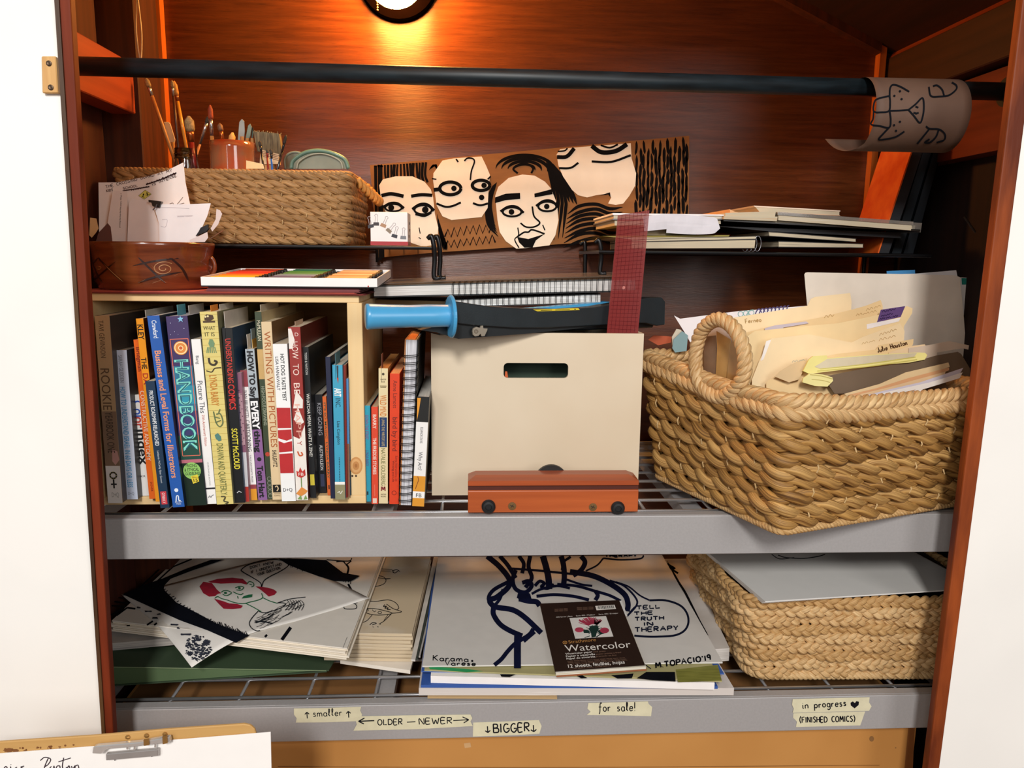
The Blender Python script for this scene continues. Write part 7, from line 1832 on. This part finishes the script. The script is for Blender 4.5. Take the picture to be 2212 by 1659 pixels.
mid('painting', 'second blue-edged sheet in the middle pile', 'painting', (146, 785), (2050, 800), .6805, .0016, '#3a5fa8')
ol = mid('painting', 'olive and black painting under the brush drawing', 'painting', (165, 776), (2036, 845), .6835, .0022, '#a8a070')
p = Pen(lambda x, y: atz(*y2(x, y), .6839))
p.poly([(1500, 830), (1560, 790), (1740, 790), (1745, 850), (1600, 842)]); p.poly([(640, 805), (740, 805), (700, 822), (650, 820)]); p.poly([(1120, 812), (1160, 812), (1190, 828), (1150, 830)]); p.poly([(1340, 812), (1480, 800), (1470, 830), (1380, 832)]); p.build('black_paint', ink(), ol, split=True)
p = Pen(lambda x, y: atz(*y2(x, y), .6839)); p.poly([(1745, 775), (2010, 745), (2035, 845), (1760, 855)]); p.build('olive_paint', M('#6f6f2c', rough=.6, col2='#87863c', scale=30, stretch=(1, 8, 1)), ol)
p = Pen(lambda x, y: atz(*y2(x, y), .6839)); p.poly([(190, 755), (420, 770), (540, 786), (430, 792), (200, 772)]); p.build('green_paint', M('#1f9a58', rough=.6), ol)
ZM = .6875
a, b = atz(*y2(152, 752), ZM), atz(*y2(2040, 728), ZM)
c_, d_ = atz(*y2(1660, 55), ZM), atz(*y2(250, 68), ZM)
q = [a, b, c_, d_]
t = MB().slab([x - (0, 0, .0022) for x in q], (0, 0, .0022)).build('drawing', M('#d6d2cc', rough=.6, var=.02), fix=True)
tag(t, 'large navy brush drawing of a figure with speech bubble on the middle pile', 'drawing')
p = Pen(lambda x, y: atz(*y2(x, y), ZM + .0003))
for s, w in (
    ([(560, 62), (640, 130), (700, 210), (690, 260), (620, 320), (575, 340), (610, 380), (720, 400), (800, 450), (900, 545)], 34),
    ([(690, 225), (600, 275), (568, 330), (600, 385)], 24), ([(660, 270), (640, 330), (600, 380)], 20),
    ([(640, 62), (690, 120), (740, 200)], 26), ([(760, 62), (790, 110), (780, 170)], 24), ([(830, 62), (820, 130), (840, 200), (800, 260)], 26), ([(910, 62), (930, 130), (945, 200), (950, 270)], 40), ([(1025, 62), (1040, 120), (1045, 190), (1040, 250)], 34), ([(1085, 66), (1040, 100), (1030, 150)], 16), ([(1150, 62), (1175, 100), (1150, 150), (1100, 185)], 30),
    ([(740, 150), (720, 210), (740, 270), (800, 290), (840, 250), (820, 220), (780, 230)], 26), ([(860, 250), (890, 220), (920, 235), (900, 255), (940, 265), (980, 240)], 20), ([(700, 140), (850, 150), (1000, 165), (1100, 175)], 14),
    ([(760, 330), (820, 345), (870, 350), (890, 375)], 34), ([(770, 290), (760, 330)], 30), ([(840, 300), (900, 270), (1000, 250), (1080, 265)], 16), ([(870, 315), (980, 305), (1100, 315), (1200, 338)], 20), ([(1000, 240), (1120, 250), (1230, 280), (1330, 310), (1400, 345)], 18),
    ([(1080, 160), (1220, 185), (1330, 235), (1420, 300), (1445, 360), (1440, 410)], 34), ([(1060, 210), (1150, 240), (1220, 250)], 14), ([(1330, 215), (1420, 250), (1490, 320), (1500, 370), (1440, 440)], 12), ([(1370, 225), (1450, 255), (1520, 310), (1580, 340)], 10), ([(1240, 280), (1255, 310), (1240, 340)], 26),
    ([(600, 385), (600, 430), (640, 490), (700, 530), (780, 565)], 32), ([(850, 520), (820, 560), (740, 610), (690, 660), (650, 710), (605, 748)], 26), ([(752, 545), (750, 640), (750, 768)], 44), ([(860, 540), (790, 600)], 20)):
    p.stroke(s, w)
p.poly([(755, 290), (800, 280), (830, 300), (840, 335), (800, 350), (755, 335)])
p.build('brush_stroke', M('#0c1230', rough=.7, var=.2, spec=.1), t, split=True)
p = Pen(lambda x, y: atz(*y2(x, y), ZM + .0003))
p.stroke([(1580, 340), (1680, 340), (1770, 370), (1815, 420), (1825, 480), (1800, 530), (1740, 560), (1640, 568), (1560, 568), (1485, 562)], 13)
p.stroke([(1440, 440), (1470, 400), (1490, 380)], 9); p.stroke([(1180, 155), (1250, 120), (1290, 75)], 10); p.stroke([(1290, 75), (1400, 85), (1520, 78), (1545, 58)], 10); p.stroke([(1540, 735), (1590, 770)], 5); p.build('speech_bubble', ink('#10162c'), t, split=True)
p = Pen(lambda x, y: atz(*y2(x, y), ZM + .0003))
for s_, x0, y0, x1, y1_, h in (('TELL', 1500, 398, 1645, 388, 22), ('THE', 1485, 434, 1600, 427, 20), ('TRUTH', 1490, 470, 1670, 462, 22), ('IN', 1545, 500, 1600, 497, 20), ('THERAPY', 1490, 540, 1760, 528, 27), ('THERAPY', 1300, 68, 1500, 66, 16)):
    hw(p, s_, x0, y0, x1, y1_, h, 8, 5)
p.build('lettering', ink('#10162c'), t)
p = Pen(lambda x, y: atz(*y2(x, y), ZM + .0003)); hw(p, 'Karama', 220, 718, 440, 726, 34, 6); p.disc(466, 722, 7); hw(p, 'Varese', 295, 748, 485, 752, 30, 6); p.build('signature', ink(), t)
p = Pen(lambda x, y: atz(*y2(x, y), ZM + .0003)); hw(p, "M.TOPACIO'19", 1622, 765, 1965, 715, 32, 9, 4); p.build('signature', ink(), t)
q = [atz(1520, 1404, .672), atz(1576, 1400, .672), atz(1484, 1203, .672), atz(1425, 1203, .672)]
o = MB().slab([x - (0, 0, .022) for x in q], (0, 0, .022)).build('paper_pad', M('#dcd6d0', rough=.75, col2='#c8c0b8', scale=500, stretch=(.02, .02, 1)), fix=True); tag(o, 'white paper pad between the middle pile and the lower basket', 'paper')
p = Pen(lambda x, y: atz(*y2(x, y), .6724)); p.stroke([(1690, 90), (1760, 220), (1810, 300), (1900, 480), (1950, 560)], 14, taper=True); p.stroke([(1690, 110), (1740, 140), (1700, 130), (1760, 170)], 12); p.build('black_paint', ink(), o, split=True)

# ---- watercolour pad
def pad():
    z = .6950
    W = lambda x, y, e=0.0: atz(*zp(x, y), z + e)
    quad = [(465, 1345), (2000, 1235), (1560, 128), (205, 188)]
    q = [W(*p) for p in quad]
    c = sum(q) / 4
    t = thing('watercolour_pad', 'dark brown watercolour paper pad with a pink thistle picture, on the brush drawing', 'paper pad', (c[0], c[1], ZM + .0003))
    zb0 = ZM + .0004
    dn = [np.array([x[0], x[1], zb0]) for x in q]
    off = np.array([.002, -.0035, 0])
    MB().slab([x + off for x in dn], (0, 0, .0015)).build('backing_board', M('#9a5a34', rough=.8), t, fix=True)
    MB().slab([x + off * .6 + (0, 0, .0017) for x in dn], (0, 0, .004)).build('pages', M('#eae4d8', rough=.8, col2='#c4bca4', scale=500, stretch=(.02, .02, 1)), t, fix=True)
    cv = MB().slab([x - (0, 0, .0008) for x in q], (0, 0, .0008)).build('cover', M('#2c1d17', rough=.4, var=.05), t, fix=True)
    MB().slab([W(1552, 145, -.0006), W(1605, 140, -.0006), W(1700, 400, -.0006), W(1665, 410, -.0006)], (0, 0, .0003)).build('page_corner', M('#e9e6e2'), t, fix=True)
    wt = M('#f2ece4', rough=.5); gd = M('#c08a4c', rough=.5); dim = M('#8a6a58', rough=.5)
    def tx(s, x0, y0, x1, y1_, h, mat, bold=0.0, lean=.25):
        d = np.array([x1 - x0, y1_ - y0], float); p = Pen(lambda x, y: W(x, y, .0003)); p.text(s, (x0, y0), d, (-lean * h, -h), bold); p.build('lettering', mat, cv)
    p = Pen(lambda x, y: W(x, y, .0002)); p.poly([(712, 435), (1335, 400), (1462, 750), (812, 788)]); p.build('picture', M('#e6e2dc', rough=.5), cv)
    pk = M('#c4405c', rough=.5, col2='#a03048', scale=40); dg = M('#17352f', rough=.5)
    p = Pen(lambda x, y: W(x, y, .0004))
    p.poly([(1070, 570), (1190, 555), (1215, 620), (1180, 680), (1160, 755), (1090, 770), (1080, 690), (1040, 620)]); p.poly([(930, 620), (1050, 650), (1060, 690), (960, 690)]); p.poly([(1180, 650), (1270, 640), (1330, 690), (1240, 720)]); p.stroke([(1240, 710), (1170, 760)], 16, False); p.stroke([(970, 770), (1060, 740)], 12, False)
    for k in range(14): p.stroke([(1130, 640), (1130 + 150 * math.cos(k * .45), 640 + 90 * math.sin(k * .45))], 9, False)
    p.build('thistle_leaves', dg, cv)
    p = Pen(lambda x, y: W(x, y, .0005))
    for k in range(60):
        a = k / 59.0; p.stroke([(1040 + 140 * a, 560 - 20 * math.sin(a * 3.1)), (870 + 400 * a + rg.uniform(-15, 15), 490 - 50 * math.sin(a * 3.1) + rg.uniform(-25, 30))], 10, False)
    p.disc(880, 640, 75, 42); p.disc(1310, 650, 78, 48); p.build('thistle_flowers', pk, cv)
    tx('Strathmore', 700, 868, 1165, 828, 52, gd, .005); p = Pen(lambda x, y: W(x, y, .0003)); p.ring(634, 852, 34, 11, 24); p.disc(636, 850, 12, 10); p.build('logo', gd, cv)
    tx('Watercolor', 650, 1010, 1765, 935, 112, wt, .0)
    tx('Watercolor paper', 645, 1062, 1100, 1024, 30, wt, .01); tx('cold press', 1115, 1024, 1330, 1008, 24, dim); tx('Papier a aquarelle', 655, 1104, 1150, 1062, 30, wt, .01); tx('papier presse a froid', 1170, 1062, 1595, 1030, 24, dim); tx('Papel de acuarela', 665, 1146, 1155, 1104, 30, wt, .01); tx('prensado en frio', 1172, 1100, 1515, 1078, 24, dim)
    def lines(x0, y0, x1, y1_, h, words, seed):
        p = Pen(lambda x, y: W(x, y, .0003)); scrib(p, x0, y0, x1, y1_, h, 4, seed, words); p.build('small_print', dim, cv)
    for k in range(3): lines(672 + 8 * k, 1180 + 25 * k, 1670 + 20 * k, 1118 + 20 * k, 12, 9, k)
    tx('12 sheets, feuilles, hojas', 695, 1285, 1660, 1210, 56, wt, .012); lines(705, 1310, 1430, 1252, 10, 5, 4)
    tx('400 Series | Best     Serie 400 / Meilleur     Serie 400 / El mejor', 485, 430, 1545, 360, 20, wt)
    for k in range(3): lines(455, 290 + 18 * k, 690, 278 + 18 * k, 10, 3, k); lines(835, 262 + 18 * k, 1130, 250 + 18 * k, 10, 3, k + 5)
    p = Pen(lambda x, y: W(x, y, .0003)); p.poly([(1150, 228), (1480, 208), (1508, 280), (1175, 302)]); p.build('barcode_label', wt, cv)
    p = Pen(lambda x, y: W(x, y, .0005)); xx = 1185
    while xx < 1460:
        w_ = rg.choice((4, 6, 10)); p.poly([(xx, 236 - (xx - 1185) * .06), (xx + w_, 236 - (xx - 1185) * .06), (xx + w_ + 12, 284 - (xx - 1185) * .06), (xx + 12, 284 - (xx - 1185) * .06)]); xx += w_ + rg.choice((5, 8, 11))
    p.build('barcode', ink(), cv)
pad()

# ---- lower braided basket with white paper
def low_basket():
    z0 = .6468
    x0, yF = .335, .046
    w, d, h, fl = .335, .34, .142, .03
    cen = np.array([x0 + w / 2, yF + d / 2, z0])
    t = thing('wicker_basket', 'lower pale basket of braided rush under white paper', 'basket', cen, rz(math.radians(-1.5)))
    mats = [wick('#a87d48', '#dbb682'), wick('#b48a54', '#e0be8c'), wick('#9c7240', '#d0a870')]
    n = 9
    for k in range(n):
        f = (k + .5) / n
        P, N = rrect(w + 2 * fl * f, d + 2 * fl * f, .03, 130)
        P3 = np.column_stack([P, .006 + h * f + .0012 * np.sin(np.arange(len(P)) * .3 + k)]); N3 = np.column_stack([N, 0 * N[:, 0]])
        P3[:, :2] += N * (.0042 * np.sin(np.arange(len(P)) * (2 * math.pi / 130 * 13) + k * math.pi))[:, None]
        st = Strands(); rope(st, P3, np.tile((0, 0, 1.0), (len(N), 1)), N3, True, .044, .0058, .0032, .0050, .0038, strands=3, phase=k * 1.3, braid=True, res=16, n=7)
        st.build('woven_row', mats[k % 3], t, smooth=True, space='l')
    P, N = rrect(w + .002, d + .002, .03, 130); P3 = np.column_stack([P, np.full(len(P), .006)]); N3 = np.column_stack([N, 0 * N[:, 0]])
    st = Strands(); rope(st, P3, np.tile((0, 0, 1.0), (len(N), 1)), N3, True, .022, .003, .003, .0042, .004, strands=3, res=10)
    st.build('base_edge', mats[1], t, smooth=True, space='l')
    lining(w + .008, d + .008, w + 2 * fl, d + 2 * fl, h, .011).build('lining', M('#2c1d0e', rough=.9, var=.2), t, space='l')
    m = MB()
    for k in range(7):
        s = -w / 2 + .03 + k * (w - .06) / 6
        m.tube([(s, -d / 2 + .004, .006), (s, -d / 2 - fl + .004, h)], .0032, 6, ref=(0, 1, 0), b=.0014)
    so = m.build('stakes', mats[2], t, space='l'); so['kind'] = 'stuff'
    return z0 + h + .002
LBZ = low_basket()
zs = LBZ + .0055
GQ = 'white sheets on the lower basket'
for k in range(4):
    z = zs + .0022 * k
    q = [atz(*y3(610 - 6 * (3 - k), 340 + 2 * (3 - k)), z), atz(*y3(1765, 268), z), None, atz(*y3(285 - 6 * (3 - k), 62), z)]
    q[1] = q[0] + (q[1] - q[0]) * 1.16
    q[3] = q[0] + (q[3] - q[0]) * 1.7
    q[2] = q[1] + (q[3] - q[0])
    o = MB().slab([x - (0, 0, .0018) for x in q], (0, 0, .0018)).build('foam_board', M(('#e2ded8', '#dcd8d2', '#e6e2de', '#d8d6d2')[k], rough=.6, var=.01), fix=True)
    tag(o, ('lowest', 'second lowest', 'second highest', 'topmost')[k] + ' white board lying over the lower basket', 'board', GQ)
p = Pen(lambda x, y: atz(*y3(x, y), z + .0003)); p.stroke([(690, 55), (740, 70), (850, 75), (940, 62), (980, 50)], 6); p.stroke([(650, 50), (700, 78), (790, 70)], 5); p.build('pencil_drawing', ink('#3a3c40'), o)

# ---- masking tape labels on the lower beam
tapec = M('#d6cfb0', rough=.7, var=.05, scale=60)
_tk = [0]
def tape(label, zz, poly, texts, extra=None):
    _tk[0] += 1; e = .0004 * (_tk[0] % 3)
    P = [aty(*zz(*p), -.0004 - e) for p in poly]
    o = MB().slab(P, (0, -.0003, 0)).build('masking_tape', tapec, fix=True)
    tag(o, label, 'tape label', 'tape labels on the lower beam')
    p = Pen(lambda x, y: aty(*zz(x, y), -.0010 - e))
    for s, x0, y0, x1, y1_, h, w in texts: hw(p, s, x0, y0, x1, y1_, h, w, 6)
    if extra: extra(p)
    p.build('handwriting', ink('#15141a'), o)
tape('torn masking tape label reading smaller between two up arrows', y1, [(1300, 1047), (1500, 1044), (1735, 1036), (1728, 1060), (1740, 1085), (1730, 1128), (1500, 1136), (1312, 1138), (1318, 1110), (1300, 1085)], [('^', 1372, 1112, 1400, 1110, 40, 6), ('smaller', 1425, 1100, 1610, 1092, 46, 5), ('^', 1640, 1106, 1668, 1104, 40, 6)])
def o2(p): pass
tape('long masking tape label reading older to newer between arrows', y1, [(1692, 1098), (2100, 1090), (2440, 1086), (2452, 1110), (2440, 1130), (2455, 1160), (2100, 1180), (1684, 1190), (1706, 1150)], [('<', 1718, 1155, 1820, 1150, 50, 7), ('OLDER', 1842, 1155, 2000, 1150, 36, 6), ('-', 2030, 1150, 2085, 1148, 30, 6), ('NEWER', 2110, 1150, 2320, 1142, 38, 6), ('>', 2330, 1150, 2430, 1145, 52, 6)])
tape('masking tape label reading bigger between two down arrows', y2, [(472, 1108), (700, 1100), (885, 1092), (902, 1130), (888, 1178), (700, 1188), (470, 1196)], [('_', 548, 1172, 580, 1170, 40, 7), ('BIGGER', 600, 1172, 825, 1164, 54, 8), ('_', 835, 1166, 870, 1164, 42, 7)])
tape('masking tape label reading for sale', y2, [(1196, 985), (1400, 980), (1570, 975), (1575, 990), (1597, 1010), (1590, 1068), (1400, 1063), (1186, 1060), (1210, 1040), (1190, 1020)], [('for sale!', 1262, 1040, 1490, 1034, 54, 6)])
def heart(p): p.poly([(1163, 1003), (1140, 985), (1138, 968), (1152, 960), (1165, 970), (1175, 958), (1190, 962), (1188, 982)])
tape('masking tape label reading in progress with a drawn heart', y3, [(780, 946), (1000, 940), (1256, 934), (1252, 965), (1268, 990), (1252, 1018), (1000, 1024), (780, 1030), (786, 1005), (776, 980)], [('in progress', 842, 1005, 1110, 988, 44, 6)], heart)
tape('masking tape label reading finished comics in brackets', y3, [(784, 1033), (1000, 1027), (1228, 1022), (1215, 1060), (1198, 1108), (1000, 1113), (800, 1118), (806, 1085), (782, 1060)], [('(FINISHED COMICS)', 825, 1092, 1165, 1084, 34, 6)])

# ================================================================== clipboard in front, lower left
def clipboard():
    yc = -.22
    W = lambda x, y, e=0.0: aty(*y4(x, y), yc - e)
    t = thing('clipboard', 'worn brown clipboard with a white sheet and a chrome clip at the lower left', 'clipboard', W(900, 1100))
    edge = [(-600, 420), (0, 368), (750, 318), (1300, 270), (1880, 230), (1930, 240), (1962, 270), (1975, 310), (2040, 1900), (-560, 1900)]
    bd = MB().slab([W(*p) for p in edge], (0, .004, 0)).build('board', wood('#b98a4e', '#d0a566', 'x', scale=6, rough=.6), t, fix=True, bevel=.001)
    rg2 = random.Random(9)
    p = Pen(lambda x, y: W(x, y, .0004))
    for k in range(26):
        x = rg2.uniform(30, 640); p.disc(x, 440 - x * .06 + rg2.uniform(-18, 4), rg2.uniform(4, 14), rg2.uniform(3, 9), 8)
    p.disc(70, 430, 26, 18, 10); p.disc(120, 432, 24, 12, 10); p.build('worn_spots', M('#7a4a22', rough=.8), bd)
    sh = MB().slab([W(x, y, .0016) for x, y in ((-500, 505), (0, 455), (1000, 378), (2086, 290), (2095, 700), (2110, 1800), (-480, 1800))], (0, .0006, 0)).build('paper', M('#f6f2ee', rough=.8, var=.01), t, fix=True)
    p = Pen(lambda x, y: W(x, y, .0021))
    for s in ([(310, 510), (345, 485), (390, 500), (370, 540), (340, 560)], [(372, 490), (350, 540), (338, 575)], [(395, 555), (380, 575), (410, 572), (415, 552), (420, 575)], [(430, 575), (440, 553), (460, 553), (462, 575)], [(490, 488), (480, 560), (500, 575)], [(450, 520), (545, 490)], [(510, 560), (515, 575), (530, 550), (540, 575)], [(550, 552), (560, 575), (580, 548), (570, 600)], [(585, 550), (600, 545), (610, 580)],
              [(30, 570), (45, 555), (60, 575)], [(80, 555), (85, 578)], [(82, 540), (84, 544)], [(130, 560), (115, 572), (135, 580)], [(185, 552), (160, 560), (180, 572), (165, 582)]): p.stroke(s, 7)
    p.build('handwriting', ink('#3a2c34'), sh)
    ch = M('#d8d6d4', metal=.6, rough=.22); br = M('#b58a50', metal=.7, rough=.35)
    cl = MB().slab([W(x, y, .004) for x, y in ((735, 385), (760, 375), (1100, 345), (1150, 335), (1320, 305), (1328, 345), (1290, 355), (1150, 365), (1090, 375), (1000, 385), (880, 395), (835, 400), (800, 435), (728, 432))], (0, -.006, 0)).build('clip', ch, t, fix=True, bevel=.0008)
    MB().slab([W(x, y, .003) for x, y in ((830, 440), (1232, 405), (1232, 455), (832, 490))], (0, -.005, 0)).build('clip_jaw', M('#b0acaa', metal=.5, rough=.3), t, fix=True, bevel=.0006)
    for x, y in ((1040, 400), (985, 395), (1200, 380)): MB().tube([W(x, y - 12, .006), W(x - 2, y + 25, .006)], .0012, 6, ref=(0, 1, 0)).build('spring_wire', ch, t)
    for x, y in ((985, 328), (1130, 316), (1272, 305)):
        MB().lathe([(0, 0), (.0026, 0), (.0026, .001), (0, .0016)], 12, o=W(x, y, .0005), R=rx(math.pi / 2)).build('rivet', br, t, fix=True)
    MB().slab([W(x, y, .0105) for x, y in ((1110, 345), (1150, 338), (1155, 385), (1112, 390))], (0, -.0015, 0)).build('clip_bracket', br, t, fix=True)
    MB().slab([W(x, y, .0105) for x, y in ((1255, 320), (1290, 312), (1295, 370), (1258, 378))], (0, -.0015, 0)).build('clip_bracket', br, t, fix=True)
    for x in (890, 1175): MB().tube([W(x, 488 - (x - 890) * .1, .004), W(x - 5, 508 - (x - 890) * .1, .004)], .0007, 5, ref=(0, 1, 0)).build('jaw_pin', M('#55524f', metal=.6), t)
clipboard()
